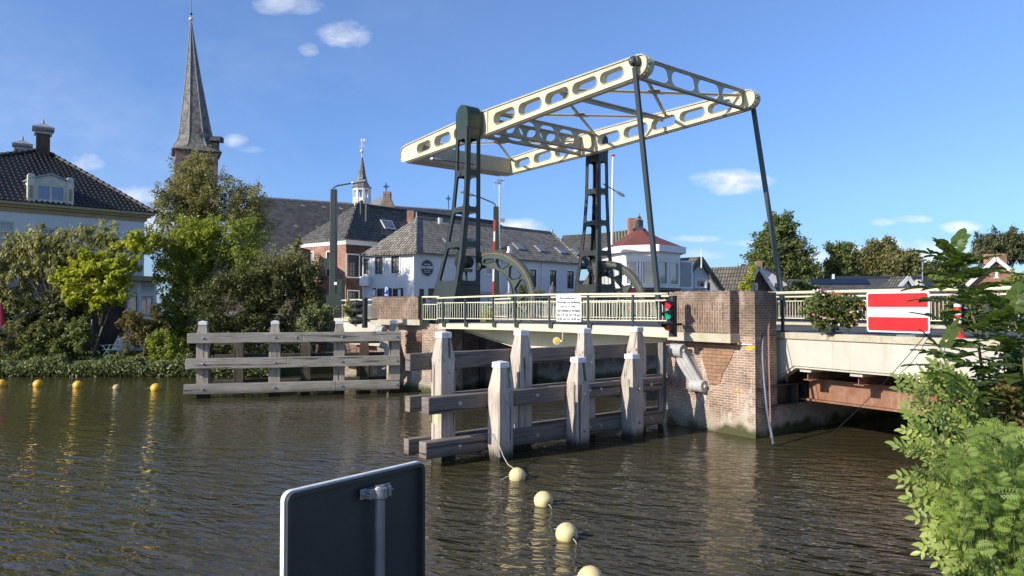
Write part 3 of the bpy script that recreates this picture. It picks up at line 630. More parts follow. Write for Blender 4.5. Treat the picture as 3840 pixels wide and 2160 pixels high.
# ---------------------------------------------------------------- rack sectors (toothed quadrants) beside each tower
def rack(c, ang, label):
    t = thing('rack_sector', (c.x, c.y, ZB), label, 'gear sector', 'toothed rack sectors of the drawbridge')
    d = Vector((math.cos(ang), -math.sin(ang), 0)).normalized(); n = Vector((-d.y, d.x, 0)) * -1
    if n.dot(CAM - c) < 0: n = -n
    R = 2.0
    def at(x, z, o): return c + d * x + UZ * z + n * o
    def arc(r, a0, a1, k): return [(r * math.cos(math.radians(a0 + (a1 - a0) * i / k)), r * math.sin(math.radians(a0 + (a1 - a0) * i / k))) for i in range(k + 1)]
    out = arc(R - .06, -22, 112, 30) + [(-.62, 1.52), (-.35, 1.36)] + list(reversed(arc(1.28, 8, 88, 12)))
    out = [q for q in out] + [(1.28, -.1), (1.22, -.6), (1.5, -.75)]
    hs = []
    for a0, a1, r0 in ((88, 103, 1.52), (62, 82, 1.36), (36, 56, 1.24), (10, 30, 1.16), (-16, 4, 1.12)):
        a_o = arc(R - .30, a0, a1, 6); a_i = list(reversed(arc(r0, a0 + 6, a1 - 6, 5))); a_o = [arc(R - .42, a0 - 2, a0 - 2, 1)[0]] + a_o + [arc(R - .42, a1 + 2, a1 + 2, 1)[0]]
        hs.append(a_o + a_i)
    hs = hs[:]
    b = MB()
    inner = [(r_ * math.cos(math.radians(a)), r_ * math.sin(math.radians(a))) for a, r_ in [(-30 + 9 * i, .97 + .38 * (i / 14) ** 1.6) for i in range(15)]]
    out = arc(R - .06, -30, 108, 30) + [(-.58, 1.50), (-.50, 1.30)] + list(reversed(inner)) 
    b.plate(out, hs, lambda x, z: at(x, z, .05), lambda x, z: at(x, z, -.05))
    for r_ in (1,):     # stiffening rib along the inner edge
        for q0, q1 in zip(inner, inner[1:]):
            b.hexa([at(q0[0], q0[1], -.10), at(q1[0], q1[1], -.10), at(q1[0] * 1.02, q1[1] * 1.02, -.10), at(q0[0] * 1.02, q0[1] * 1.02, -.10),
                    at(q0[0], q0[1], .10), at(q1[0], q1[1], .10), at(q1[0] * 1.02, q1[1] * 1.02, .10), at(q0[0] * 1.02, q0[1] * 1.02, .10)])
    # rim flanges round each opening
    for h in hs:
        cx = sum(q[0] for q in h) / len(h); cz = sum(q[1] for q in h) / len(h)
        for i in range(len(h)):
            p, q = h[i], h[(i + 1) % len(h)]
            f = lambda t: (cx + (t[0] - cx) * .92, cz + (t[1] - cz) * .95)
            p2, q2 = f(p), f(q); b.hexa([at(*p, -.09), at(*q, -.09), at(*q2, -.09), at(*p2, -.09), at(*p, .09), at(*q, .09), at(*q2, .09), at(*p2, .09)])
    b.build('sector_plate', M['green2'], t)
    g = MB(); a = -30
    while a < 108:
        q0 = arc(R - .08, a, a + 1.1, 1); q1 = arc(R + .03, a + .2, a + .9, 1)
        g.hexa([at(*q0[0], -.07), at(*q0[1], -.07), at(*q0[1], .07), at(*q0[0], .07), at(*q1[0], -.07), at(*q1[1], -.07), at(*q1[1], .07), at(*q1[0], .07)]); a += 2.1
    q = arc(R - .09, -30, 108, 40)
    for p, s_ in zip(q, q[1:]):
        g.hexa([at(*p, -.075), at(*s_, -.075), at(s_[0] * .975, s_[1] * .975, -.075), at(p[0] * .975, p[1] * .975, -.075), at(*p, .075), at(*s_, .075), at(s_[0] * .975, s_[1] * .975, .075), at(p[0] * .975, p[1] * .975, .075)])
    g.build('rack_teeth', M['grease'], t)
    k = MB()
    for a in (-30, 8, 33, 59, 85):
        p0 = arc(1.25, a, a, 1)[0]; p1 = (0, 0)
    k.bar(at(1.22, -.35, 0), at(1.30, -1.2, 0), .2, .24); k.bar(at(1.75, -.9, 0), at(1.6, -1.4, 0), .2, .3); k.build('sector_foot', M['green2'], t)
    return t
rack(B(1846, 1129, 29.6), math.radians(33), 'green toothed quarter ring with greasy rim beside the nearer tower')
rack(B(2268, 1143, 34.3), math.radians(33), 'green toothed quarter ring at the farther tower in front of the red box')

# ---------------------------------------------------------------- bridge leaf with its railings
L0 = Vector((-2.72, 28.3, 0)); R0 = Vector((4.47, 21.2, 0)); LD = (R0 - L0).normalized(); LL = (R0 - L0).length
leaf = thing('bridge_leaf', (L0.x, L0.y, 2.4), 'cream edged lifting bridge deck with railings spanning between the two brick piers', 'bridge deck')
LN = Vector((LD.y, -LD.x, 0)); LN = LN if LN.dot(CAM - L0) > 0 else -LN
def zdeck(s): return 2.76 + 0.045 * math.sin(math.pi * min(max(s / LL, 0), 1)) + .05 * s / LL
def lf(s, n, z): return L0 + LD * s + LN * n + UZ * z
FAR = 5.2
dk = MB()
for i in range(12):
    a, c = LL * i / 12, LL * (i + 1) / 12
    dk.hexa([lf(a, 0, zdeck(a) - .12), lf(c, 0, zdeck(c) - .12), lf(c, -FAR - 1.2, zdeck(c) - .12), lf(a, -FAR - 1.2, zdeck(a) - .12), lf(a, 0, zdeck(a)), lf(c, 0, zdeck(c)), lf(c, -FAR - 1.2, zdeck(c)), lf(a, -FAR - 1.2, zdeck(a))])
dk.build('road_surface', M['asphalt'], leaf)
for n0 in (.06, -FAR - 1.1):
    gd = MB()
    for i in range(12):
        a, c = LL * i / 12, LL * (i + 1) / 12; h0, h1_ = .19 + .09 * i / 12, .19 + .09 * (i + 1) / 12
        gd.hexa([lf(a, n0, zdeck(a) - .03 - h0), lf(c, n0, zdeck(c) - .03 - h1_), lf(c, n0 - .1, zdeck(c) - .03 - h1_), lf(a, n0 - .1, zdeck(a) - .03 - h0), lf(a, n0, zdeck(a) - .03), lf(c, n0, zdeck(c) - .03), lf(c, n0 - .1, zdeck(c) - .03), lf(a, n0 - .1, zdeck(a) - .03)])
    gd.build('edge_girder', M['cream'], leaf)
# fish-bellied main girders under the leaf
for n0 in (-1.1, -2.6, -4.2):
    g = MB(); pts = [(0.3, 2.62), (LL - .1, 2.66), (LL - .1, 2.45), (LL - 2.2, 2.12), (LL - 4.5, 1.86), (LL - 6.6, 1.84), (.3, 2.45)]
    g.prism([lf(s, n0, z) for s, z in pts], LN * .05)
    for (p, q) in zip(pts[2:], pts[3:]): g.hexa([lf(p[0], n0 - .12, p[1] - .02), lf(q[0], n0 - .12, q[1] - .02), lf(q[0], n0 + .17, q[1] - .02), lf(p[0], n0 + .17, p[1] - .02), lf(p[0], n0 - .12, p[1]), lf(q[0], n0 - .12, q[1]), lf(q[0], n0 + .17, q[1]), lf(p[0], n0 + .17, p[1])])
    g.build('main_girder', M['cream'], leaf)
def railing(parent, P, Q, zf, ztop, posts, bal0, bal1, zl, zu, step=.125, side=None, drop=0.0, name='railing', panel=True):
    """handrail tube, posts and one panel of bars from P to Q"""
    d = (Q - P); L = d.length; d.normalize(); nrm = side or Vector((d.y, -d.x, 0))
    N = 10
    b = MB(); b.tube([P + d * (L * i / N) + UZ * (ztop + zf(L * i / N)) for i in range(N + 1)], .034, 10); b.build('handrail', M['cream_rail'], parent, smooth=True)
    for s in posts:
        b = MB(); b.bar(P + d * s + UZ * (zf(s) - drop) + nrm * .02, P + d * s + UZ * (zf(s) + ztop - .02) + nrm * .02, .055, .06, up=d)
        if drop: b.ob(P + d * (s - .03) + UZ * (zf(s) - drop - .03) - nrm * .01, d * .16, nrm * .05, UZ * .19)
        b.build('post', M['green'], parent)
    if panel:
        b = MB()
        for z in (zl, zu): b.bar(P + d * bal0 + UZ * (zf(bal0) + z), P + d * bal1 + UZ * (zf(bal1) + z), .035, .028)
        s = bal0
        while s < bal1: b.bar(P + d * s + UZ * (zf(s) + zl), P + d * s + UZ * (zf(s) + zu), .016, .016, up=d); s += step
        b.build('baluster_panel', M['cream_rail'], parent)
def s_on(P, D, px):      # distance along a ground line at which it crosses an image column
    k = (px - CX) / F; return (P.x - k * P.y) / (k * D.y - D.x)
rail = L0 + LN * .07
RP, RQ = rail - LD * .1, rail + LD * LL
zf = lambda s: zdeck(s)
railing(leaf, RP, RQ, zf, .93, [s_on(RP, LD, x) for x in (1663, 1746, 1851, 1934, 2062, 2207, 2374.6)], .02, LL + .05, .17, .75, drop=.12, side=LN)
FP = L0 - LN * (FAR - .35) - LD * 2.2; FQ = L0 - LN * (FAR - .35) + LD * LL
railing(leaf, FP, FQ, zf, .93, [1.0 + i * 2.0 for i in range(6)], 0, (FQ - FP).length, .17, .75, side=LN)
# yellow passage marker hung below the leaf
nm = thing('passage_marker', tuple(B(2087, 1278, 23.6)), 'small yellow round lamp hanging under the bridge deck', 'signal lamp')
p = B(2087, 1278, 23.6); b = MB(); b.lathe(p, [(.07, -.1), (.11, -.02), (.12, .06), (.105, .06)], 20, (CAM - p).normalized()); b.build('housing', M['cream'], nm)
b = MB(); b.lathe(p, [(.10, .055), (.08, .075), (.01, .085)], 20, (CAM - p).normalized()); b.build('lens', glow('amber_lens', (.80, .42, .05), .15), nm)
b = MB(); b.bar(p + UZ * .05 + LN * -.06 + LD * .2, p + UZ * .30 + LN * -.06 + LD * .2, .05, .03); b.bar(p + UZ * .0 + LN * -.05, p + UZ * .0 + LN * -.06 + LD * .2, .05, .05, up=(0, 0, 1)); b.build('bracket', M['cream'], nm)

# white notice board on the railing
sA = s_on(RP, LD, 2086); sB = s_on(RP, LD, 2180); sg = thing('notice_board', tuple(RP + LD * sA + UZ * 2.85), 'white notice board with opening hours for boats fixed to the bridge railing', 'notice board')
plr = Plane(RP + LN * .08, RQ + LN * .08); z1 = plr.sz(2133, 1107)[1]; z0 = plr.sz(2133, 1206)[1]; o_ = plr.sz(2086, 1150)[0]; e_ = plr.sz(2180, 1150)[0]
b = MB(); b.prism([plr.p(x, z, 0) for x, z in rrect(o_, e_, z0, z1, .04, 3)], plr.n * .012); b.build('board', M['signwhite'], sg)
lines = ['Recreatievaart:', 'Wachttijd tot bediening', 'tot ca 15 min.', 'Geen bediening op werkdagen', 'van: 6.45 uur tot 9.30 uur', '16.00 uur tot 18.00 uur']
H_ = z1 - z0
for i, tx in enumerate(lines):
    text_mesh('lettering', tx, M['ink'], sg, plr.p((o_ + e_) / 2, z1 - H_ * (.11 + i * .158), .016), plr.d, UZ, H_ * .135)
for o in list(sg.children):
    if o.name.startswith('lettering'):          # narrow the widest lines to the board
        xs = [plr.d.dot(v.co) for v in o.data.vertices]; wd = max(xs) - min(xs); lim = (e_ - o_) * .93
        k = min(1.0, lim / wd) if wd > 0 else 1
        mid = (max(xs) + min(xs)) / 2
        for v in o.data.vertices: s = plr.d.dot(v.co); v.co += plr.d * ((mid - s) * (1 - k))

# ---------------------------------------------------------------- right pier
def wall_block(name, P, Q, depth, z0, z1, mat, parent, bevel=0.0):
    pl = Plane(P, Q); b = MB(); b.pb(pl, 0, pl.len, z0, z1, 0, -depth); return b.build(name, mat, parent, bevel=bevel)
C = W(2834, 1646); A_ = W(2500, 1588); pf = Plane(A_, C)
pier = thing('bridge_pier', (C.x, C.y, 0), 'weathered brick pier with parapet and scroll bracket between the lifting span and the fixed bridge', 'bridge pier', 'brick piers of the drawbridge')
SIDE = Vector((.775, .632, 0))
def pierbox(s0, s1, z0, z1, o0, o1, mat, name='pier_wall', bevel=.0, par=pier):
    b = MB(); b.pb(pf, s0, s1, z0, z1, o0, o1); return b.build(name, mat, par, bevel=bevel)
LC = pf.len
b = MB(); q0, q1 = pf.p(0, 0), pf.p(LC, 0); bk_ = SIDE * 3.4
b.hexa([q0 - UZ, q1 - UZ, q1 - UZ + bk_, q0 - UZ + bk_, q0 + UZ * 2.58, q1 + UZ * 2.58, q1 + UZ * 2.58 + bk_ * .2, q0 + UZ * 2.58 + bk_ * .2]) if False else None
b.hexa([q0 - UZ, q1 - UZ, q1 - UZ + SIDE * 1.0, q0 - UZ + SIDE * 1.0, q0 + UZ * 2.60, q1 + UZ * 2.60, q1 + UZ * 2.60 + SIDE * 1.0, q0 + UZ * 2.60 + SIDE * 1.0]); b.build('pier_wall', M['brick_pier'], pier)
sP0 = pf.sz(2760, 1200)[0]
zt = pf.sz(2790, 1095)[1]
b = MB(); b.hexa([pf.p(sP0, 2.604), pf.p(LC, 2.604), pf.p(LC, 2.604) + SIDE * 1.0, pf.p(sP0, 2.604) + SIDE * 1.0, pf.p(sP0, zt), pf.p(LC, zt), pf.p(LC, zt) + SIDE * 1.0, pf.p(sP0, zt) + SIDE * 1.0]); b.build('end_pillar', M['brick_par'], pier)
# overhanging parapet panel on its concrete band
OV = .34
pa = Plane(pf.p(0, 0, OV), pf.p(LC, 0, OV)); s0 = pa.sz(2510, 1180)[0]; s1 = pa.sz(2738, 1180)[0]; zb1 = pa.sz(2600, 1247)[1]; zb0 = pa.sz(2600, 1280)[1]; zt2 = pa.sz(2600, 1096)[1]
pierbox(s0, s1, zb1, zt2, OV - .5, OV, M['brick_par'], 'parapet')
pierbox(s0 + .28, s1 - .22, zb1 + .02, zt2 - .27, OV - .04, OV + .004, M['brick_parv'], 'upright_brick_panel')
pierbox(s0 - .04, s1 + .04, zb0, zb1 - .003, -.1, OV + .05, M['concrete_band'], 'concrete_band', .012)
c_ = MB()
for i in range(2): c_.pb(pf, s0 + .3, s1 + .1 - i * .08, zb0 - .05 - i * .10, zb0 - .004 - i * .10 + .03, 0, .12 - i * .05)
c_.build('corbel', M['brick_orange'], pier)
b = MB(); b.prism([pf.p(s0 + .75, zb0 - .2, .001), pf.p(s1 - .15, zb0 - .2, .001), pf.p(s1 - .25, zb0 - .45, .001), pf.p(s1 - .5, zb0 - .8, .001), pf.p(s1 - .62, zb0 - 1.12, .001), pf.p(s0 + 1.15, zb0 - 1.18, .001), pf.p(s0 + 1.02, zb0 - .8, .001)], pf.n * .02); b.build('orange_brick_patch', M['brick_orange'], pier)
# coping bricks standing on end
cp = MB(); s = s0; 
while s < s1 - .06: cp.pb(pa, s, s + .062, zt2 - .0, zt2 + .03 + random.uniform(-.012, .012), -.5 + .02, .004); s += .068
s = sP0 + .01
while s < LC - .05: cp.pb(pf, s, s + .062, zt + .001, zt + .03 + random.uniform(-.012, .012), -.6, .004); s += .068
cp.build('coping', M['brick_par'], pier)
# scroll bracket
def scroll(pl, p_top, p_bot, wd, proj, par, r0=.19):
    t = MB(); st, zt_ = pl.sz(*p_top); sb, zb_ = pl.sz(*p_bot); o1, o0 = proj, .10
    a = pl.p(st, zt_, o1); c = pl.p(sb, zb_, o0); sd = pl.d
    for k in (-1, 0, 1):
        off = sd * (k * wd / 3)
        t.lathe(a + off - sd * wd / 6 - sd * 0, [(r0 * .9, .0), (r0, .03), (r0, wd / 3 - .03), (r0 * .9, wd / 3)], 18, sd)
        t.lathe(c + off - sd * wd / 6, [(r0 * .82, .0), (r0 * .92, .03), (r0 * .92, wd / 3 - .03), (r0 * .82, wd / 3)], 18, sd)
        t.tube([a + off, (a + c) / 2 + off + pl.n * .02, c + off], [wd * .185, wd * .17, wd * .155], 10)
    t.hexa([pl.p(sb - wd * .45, zb_, 0), pl.p(sb + wd * .45, zb_, 0), pl.p(sb + wd * .45, zb_, o0), pl.p(sb - wd * .45, zb_, o0), pl.p(st - wd * .45, zt_, 0), pl.p(st + wd * .45, zt_, 0), pl.p(st + wd * .45, zt_, o1), pl.p(st - wd * .45, zt_, o1)])
    o = t.build('scroll_bracket', M['stone'], par, bevel=.0); 
    q = MB()
    for e in (a, c): q.lathe(e + sd * (wd / 2 + .0), [(.06, 0), (.05, .04), (.02, .05)], 12, sd)
    q.build('scroll_eye', M['stone'], o)
scroll(pf, (2572, 1313), (2628, 1446), .46, .34, pier)
# lichen, pipe, timber against the pier
l = MB()
for (x, y, r_) in ((2812, 1302, .11), (2826, 1301, .06), (2764, 1463, .045), (2782, 1468, .05), (2768, 1482, .04), (2818, 1430, .04), (2800, 1305, .05)):
    s, z = pf.sz(x, y); pts = []
    for i in range(11): a = 6.283 * i / 11; rr = r_ * random.uniform(.6, 1.1); pts.append(pf.p(s + rr * math.cos(a), z + rr * math.sin(a) * .8, .002))
    l.prism(pts, pf.n * .006)
l.build('lichen', M['lichen'], pier)
q = MB(); q.tube([pf.p(pf.sz(2752, 1290)[0], pf.sz(2752, 1290)[1], .03), pf.p(pf.sz(2826, 1293)[0], pf.sz(2826, 1293)[1], .03)], .018); e0 = B(2846, 1308, C.y + .25); q.tube([e0, B(2847, 1435, C.y + .25)], .03)
q.tube([B(2848, 1440, C.y + .25), B(2925, 1462, 20.3), B(2950, 1452, 20.6), B(2952, 1400, 20.6)], .03); q.build('conduit_pipe', M['white'], pier)
def timber(px0, px1, ytop, ybot, mat, label, D=None, tilt=0):
    a = W(px0, ybot); c = W(px1, ybot); d_ = D or a.y; a = B(px0, ybot, d_); c = B(px1, ybot, d_); zt_ = B(px0, ytop, d_).z; wdt = c.x - a.x
    b = MB(); b.prism([(a.x, a.y, -.8), (c.x, a.y, -.8), (c.x, a.y + wdt, -.8), (a.x, a.y + wdt, -.8)], (tilt, 0, zt_ + .8)); o = b.build('mooring_timber', mat, bevel=.01); return tag(o, label, 'timber')
timber(2470, 2488, 1285, 1600, M['wood_v'], 'narrow grey timber standing upright against the left edge of the right brick pier', 20.6)

# steel bracket and rest at the pier side, low brick wall under the fixed bridge
under = thing('side_wall', (C.x + .1, C.y, 0), 'low dark brick wall at the water under the fixed concrete bridge', 'wall')
S0 = Vector((C.x + .02, C.y + .02, 0)); b = MB(); e = SIDE
b.hexa([S0 + UZ * -1, S0 + e * 9 + UZ * -1, S0 + e * 9 + AX * -.7 + UZ * -1 + Vector((0, 1, 0)), S0 + Vector((-.6, .9, -1)), S0 + UZ * .78, S0 + e * 9 + UZ * .78, S0 + e * 9 + Vector((-.6, 1.5, .78)), S0 + Vector((-.6, .9, .78))]); b.build('brickwork', M['brick_pier'], under)
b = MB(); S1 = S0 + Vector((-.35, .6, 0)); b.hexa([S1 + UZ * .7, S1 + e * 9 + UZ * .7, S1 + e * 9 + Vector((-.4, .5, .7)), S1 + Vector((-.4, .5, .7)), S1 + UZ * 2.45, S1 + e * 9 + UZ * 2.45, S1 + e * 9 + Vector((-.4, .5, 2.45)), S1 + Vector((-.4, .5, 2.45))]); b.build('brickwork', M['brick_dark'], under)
st_ = MB(); a = S0 + e * .05 + Vector((.14, -.10, .80)); st_.ob(a, e * 1.95, Vector((-.3, .3, 0)), UZ * .02); st_.ob(a + UZ * .50, e * 1.9, Vector((-.3, .3, 0)), UZ * .025); st_.ob(a + Vector((-.14, .15, .02)), e * 1.9, Vector((-.02, .02, 0)), UZ * .48)
st_.ob(a + e * 1.62 + UZ * .02, e * .04, Vector((-.14, .14, 0)), UZ * .48); st_.ob(a + e * 2.1 + UZ * .02, e * .05, Vector((-.14, .14, 0)), UZ * .48); st_.ob(a + e * 1.95, e * .9, Vector((-.3, .3, 0)), UZ * .02); st_.build('steel_bracket', M['darksteel'], under)

# ---------------------------------------------------------------- fixed concrete bridge on the right
FD = Vector((.504, -.864, 0)); F0 = B(2880, 1243, 20.35); F0.z = 0; fp = Plane(F0, F0 + FD * 10)
fb = thing('fixed_bridge', (F0.x, F0.y, 1.2), 'pale concrete fixed bridge span with asphalt deck over rusty steel beams on the right', 'bridge')
FL = 13.0
def fz(px, py): return fp.sz(px, py)
zT = 2.70; zBb = 2.53
sh, zh = fz(2981, 1380); zlow = fz(2884, 1434)[1]
b = MB(); out = [(0.0, zBb - .012), (0.0, zlow + .02), (.10, zlow)] + [(sh, zh), (FL, zh), (FL, zBb - .012)]
b.prism([fp.p(s, z, -.04) for s, z in out], fp.n * -.28); b.prism([fp.p(s, z, -.0) for s, z in [(.12, zBb - .012), (.12, zlow + .07), (sh - .03, zh + .06), (FL, zh + .06), (FL, zBb - .012)]], fp.n * -.036)
b.build('concrete_fascia', M['concrete'], fb)
b = MB(); b.pb(fp, -.05, FL, zBb, zT, .05, -.40); b.build('kerb_band', M['concrete_band'], fb, bevel=.015)
b = MB(); b.hexa([fp.p(-.9, zT - .25, -.404), fp.p(FL, zT - .25, -.404), fp.p(FL, zT - .25, -7.6), fp.p(-6.6, zT - .25, -7.6), fp.p(-.9, zT - .02, -.404), fp.p(FL, zT - .02, -.404), fp.p(FL, zT - .02, -7.6), fp.p(-6.6, zT - .02, -7.6)]); b.build('road_surface', M['asphalt'], fb)
b = MB(); b.pb(fp, -5.6, FL, zT + .004, zT + .10, -6.5, -7.4); b.build('far_kerb', M['concrete_band'], fb)
b = MB(); b.pb(fp, -2.0, FL, -.6, zT - .3, -6.9, -7.3); b.build('far_fascia_blocker', M['concrete'], fb)  # far fascia carried down into the water, added to block sky light below
# rusty steel girder under it with short cross beams and bearing blocks
g = MB(); gz1 = 1.42; gz0 = .88
gp = Plane(fp.p(0, 0, -.95), fp.p(10, 0, -.95))
g.pb(gp, .55, FL, gz0 + .02, gz1, 0, -.02); g.pb(gp, .35, FL, gz0 - .03, gz0 + .018, .16, -.16); g.pb(gp, .55, FL, gz1 + .002, gz1 + .03, .14, -.14); g.build('steel_girder', M['rust'], fb)
for k, px_ in enumerate((3005, 3195, 3450)):
    s = fp.sz(px_, 1420)[0]; g = MB(); zl = 1.455
    g.pb(fp, s - .14, s + .14, zl, zl + .02, -.25, -3); g.pb(fp, s - .012, s + .012, zl + .022, zl + .20, -.25, -3); g.pb(fp, s - .14, s + .14, zl + .202, zl + .222, -.25, -3); g.build('cross_beam', M['rust'], fb)
    g = MB(); g.pb(fp, s - .14, s + .20, zl + .225, zl + .30, -.12, -.6); g.build('bearing_block', M['concrete'], fb)
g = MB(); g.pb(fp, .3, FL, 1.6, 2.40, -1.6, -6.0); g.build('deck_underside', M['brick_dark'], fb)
# near handrail of the fixed bridge
hr = thing('bridge_railing', tuple(fp.p(0, zT, -.2)), 'cream handrail on green posts along the near edge of the fixed bridge', 'railing')
b = MB(); a = B(2868, 1098, 20.2); cst = fp.p(FL, 3.78, -.16); st0 = fp.p(-.15, 3.745, -.16); b.tube([st0, cst], .045, 10); b.build('handrail', M['cream_rail'], hr, smooth=True)
b = MB(); b.tube([st0 + UZ * -.02, st0 + UZ * -.15 + FD * .15, fp.p(.32, 3.42, -.16)], .03, 8); b.tube([fp.p(.32, 3.42, -.16), fp.p(.32, 3.34, -.16)], .02); b.build('rail_bend', M['cream_rail'], hr)
for px_ in (2920, 3690):
    s = fp.sz(px_, 1200)[0]; b = MB(); b.bar(fp.p(s, zT, -.16), fp.p(s, 3.72, -.16), .06, .07, up=FD); b.pb(fp, s - .14, s + .14, zT + .003, zT + .035, -.06, -.26); b.build('post', M['green'], hr)
# railing on the far side of the fixed bridge
rr = thing('bridge_railing', tuple(fp.p(0, zT, -7)), 'cream barred railing on the far side of the fixed bridge behind the flower boxes', 'railing')
railing(rr, fp.p(-5.9, 0, -6.9), fp.p(FL + 3, 0, -6.9), lambda s: zT + .08, .96, [2.2 * i + .4 for i in range(10)], .1, FL + 8.6, .16, .80, side=fp.n)
# red-white-red sign
sgn = thing('traffic_sign', tuple(B(3380, 1262, fp.p(4, 0, 0).y)), 'big red white red no entry board for boats on the edge of the fixed bridge', 'sign')
a0, z0 = fp.sz(3263, 1240); a1, z1 = fp.sz(3497, 1096); z0 = fp.sz(3263, 1243)[1]; z1 = fp.sz(3270, 1096)[1]
of = .10
b = MB(); b.prism([fp.p(x, z, of) for x, z in rrect(a0, a1, z0, z1, .05, 4)], fp.n * .02); b.build('board', M['signwhite'], sgn)
hh = z1 - z0; i0 = .035
b = MB(); b.prism([fp.p(x, z, of + .022) for x, z in [(a0 + i0, z1 - hh * .375), (a1 - i0, z1 - hh * .375)] + [(a1 - i0, z1 - .08), (a1 - i0 - .03, z1 - i0), (a0 + i0 + .03, z1 - i0), (a0 + i0, z1 - .08)]], fp.n * .003)
b.prism([fp.p(x, z, of + .022) for x, z in [(a0 + i0, z0 + hh * .375), (a1 - i0, z0 + hh * .375)] + [(a1 - i0, z0 + .08), (a1 - i0 - .03, z0 + i0), (a0 + i0 + .03, z0 + i0), (a0 + i0, z0 + .08)]], fp.n * .003)
b.build('red_bands', M['red'], sgn)
b = MB(); m_ = (a0 + a1) / 2; b.bar(fp.p(m_ - .3, z0 + .05, .07), fp.p(m_ - .3, z1 - .1, .07), .05, .05, up=FD); b.bar(fp.p(m_ + .3, z0 + .05, .07), fp.p(m_ + .3, z1 - .1, .07), .05, .05, up=FD); b.bar(fp.p(m_ + .1, z0 + .3, .045), fp.p(m_ + .1, zT + .03, -.16), .04, .06); b.pb(fp, m_ - .1, m_ + .35, zT + .002, zT + .05, .0, -.3); b.build('mounting_bars', M['zinc'], sgn)
# orange-white bollard
bp = fp.p(fp.sz(3520, 1250)[0], 0, -.75); bo = thing('traffic_bollard', (bp.x, bp.y, zT - .02), 'red and white striped flexible bollard standing beside the boat sign', 'bollard')
b = MB(); b.lathe((bp.x, bp.y, zT - .02), [(.17, 0), (.17, .03), (.10, .07), (.075, .12), (.07, .80), (.05, .84)], 16); b.build('post', M['redm'], bo, smooth=False)
b = MB()
for z in (.34, .52, .70): b.lathe((bp.x, bp.y, zT - .02 + z), [(.078, 0), (.078, .09)], 16)
b.build('reflective_band', M['signwhite'], bo)
# ---------------------------------------------------------------- timber fenders
FW = Vector((.779, .627, 0)); FNN = Vector((FW.y, -FW.x, 0))       # near fender: direction and the side towards the camera
WP = .385
def post(parent, c, ztop, wd, d, n, mat, label=None, cap=True, tap=.5, bolts=(), name='fender_post', top=.30, chip=M['chipwhite']):
    """square timber with a tapered top and a white cap"""
    b = MB(); h = wd / 2; q = wd * top
    def ring(z, r): return [c + d * (sx * r) + n * (sy * r) + UZ * z for sx, sy in ((-1, -1), (1, -1), (1, 1), (-1, 1))]
    lx, ly, tw = random.uniform(-.012, .012), random.uniform(-.012, .012), random.uniform(-.05, .05)
    d = (d + n * tw).normalized(); n = (n - d * n.dot(d)).normalized(); c0 = c
    def ring(z, r): return [c0 + d * (sx * r) + n * (sy * r) + UZ * z + Vector((lx * z, ly * z, 0)) for sx, sy in ((-1, -1), (1, -1), (1, 1), (-1, 1))]
    R_ = [ring(-1.2, h), ring(ztop - tap, h), ring(ztop - tap + .07, h * .97), ring(ztop - .09, q), ring(ztop - .0, q)]
    vs = [v for r in R_ for v in r]; fs = [(3, 2, 1, 0), (16, 17, 18, 19)]
    for i in range(4):
        for j in range(4): fs.append((i * 4 + j, i * 4 + (j + 1) % 4, i * 4 + 4 + (j + 1) % 4, i * 4 + 4 + j))
    b.add(vs, fs); o = b.build(name, mat, parent, bevel=.012)
    if cap:
        k = MB(); r = q + .018; A0 = ring(ztop - .105, r + .004); A1 = ring(ztop + .015, r); tp = c + UZ * (ztop + .05) + Vector((lx * ztop, ly * ztop, 0))
        k.add(A0 + A1 + [tp], [(3, 2, 1, 0), (0, 1, 5, 4), (1, 2, 6, 5), (2, 3, 7, 6), (3, 0, 4, 7), (4, 5, 8), (5, 6, 8), (6, 7, 8), (7, 4, 8)]); k.build('post_cap', chip, o, bevel=.006)
    return o
def bolt(parent, c, n, r=.035):
    b = MB(); b.lathe(c, [(r * 1.5, 0), (r * 1.5, .008), (r * .8, .01), (r * .8, .04), (r * .5, .045)], 10, n); return b.build('bolt', M['zinc'], parent)
def rail(parent, a, c, zt, h, th, n, mat, bev=.012, name='fender_rail', zt2=None):
    b = MB(); zt2 = zt if zt2 is None else zt2
    b.hexa([a + UZ * (zt - h), c + UZ * (zt2 - h), c + n * th + UZ * (zt2 - h), a + n * th + UZ * (zt - h), a + UZ * zt, c + UZ * zt2, c + n * th + UZ * zt2, a + n * th + UZ * zt]); return b.build(name, mat, parent, bevel=bev)
nf = thing('timber_fender', (-1.5, 16.2, 0), 'near weathered timber guide fender of two rows of square posts with white caps', 'boat fender')
P0 = W(1664, 1736); Pc = Vector((P0.x, P0.y + .27, 0))
def onrow(c, px):  # point along FW from c seen at an image column
    k = (px - CX) / F; s = (k * c.y - c.x) / (FW.x - k * FW.y); return c + FW * s
for px_, yc in ((1664, 1250), (1951, 1241), (2192, 1237), (2382, 1229)):
    c = onrow(Pc, px_); z = 2.80
    o = post(nf, c, z, WP, FW, FNN, M['wood_vn'], tap=.62)
    for zb in (1.95, ): bolt(o, c + FNN * (WP / 2 + .001) + FW * .05 + UZ * zb, FNN)
Qc = Pc + FNN * .70
for px_ in (1876, 2165, 2370):
    c = onrow(Qc, px_); o = post(nf, c, 2.14, WP * 1.04, FW, FNN, M['wood_vn'], tap=.62)
    for zb in (1.28, .42): bolt(o, c + FNN * (WP * .52 + .001) + FW * .04 + UZ * zb, FNN)
fr_ = Pc + FNN * (WP / 2 + .004); fb_ = Pc - FNN * (WP / 2 + .204)
def s_at(c, px): k = (px - CX) / F; return (k * c.y - c.x) / (FW.x - k * FW.y)
TH = .285
e_ = fr_ + FNN * TH
sa, sb = s_at(e_, 1608), s_at(e_, 2484)
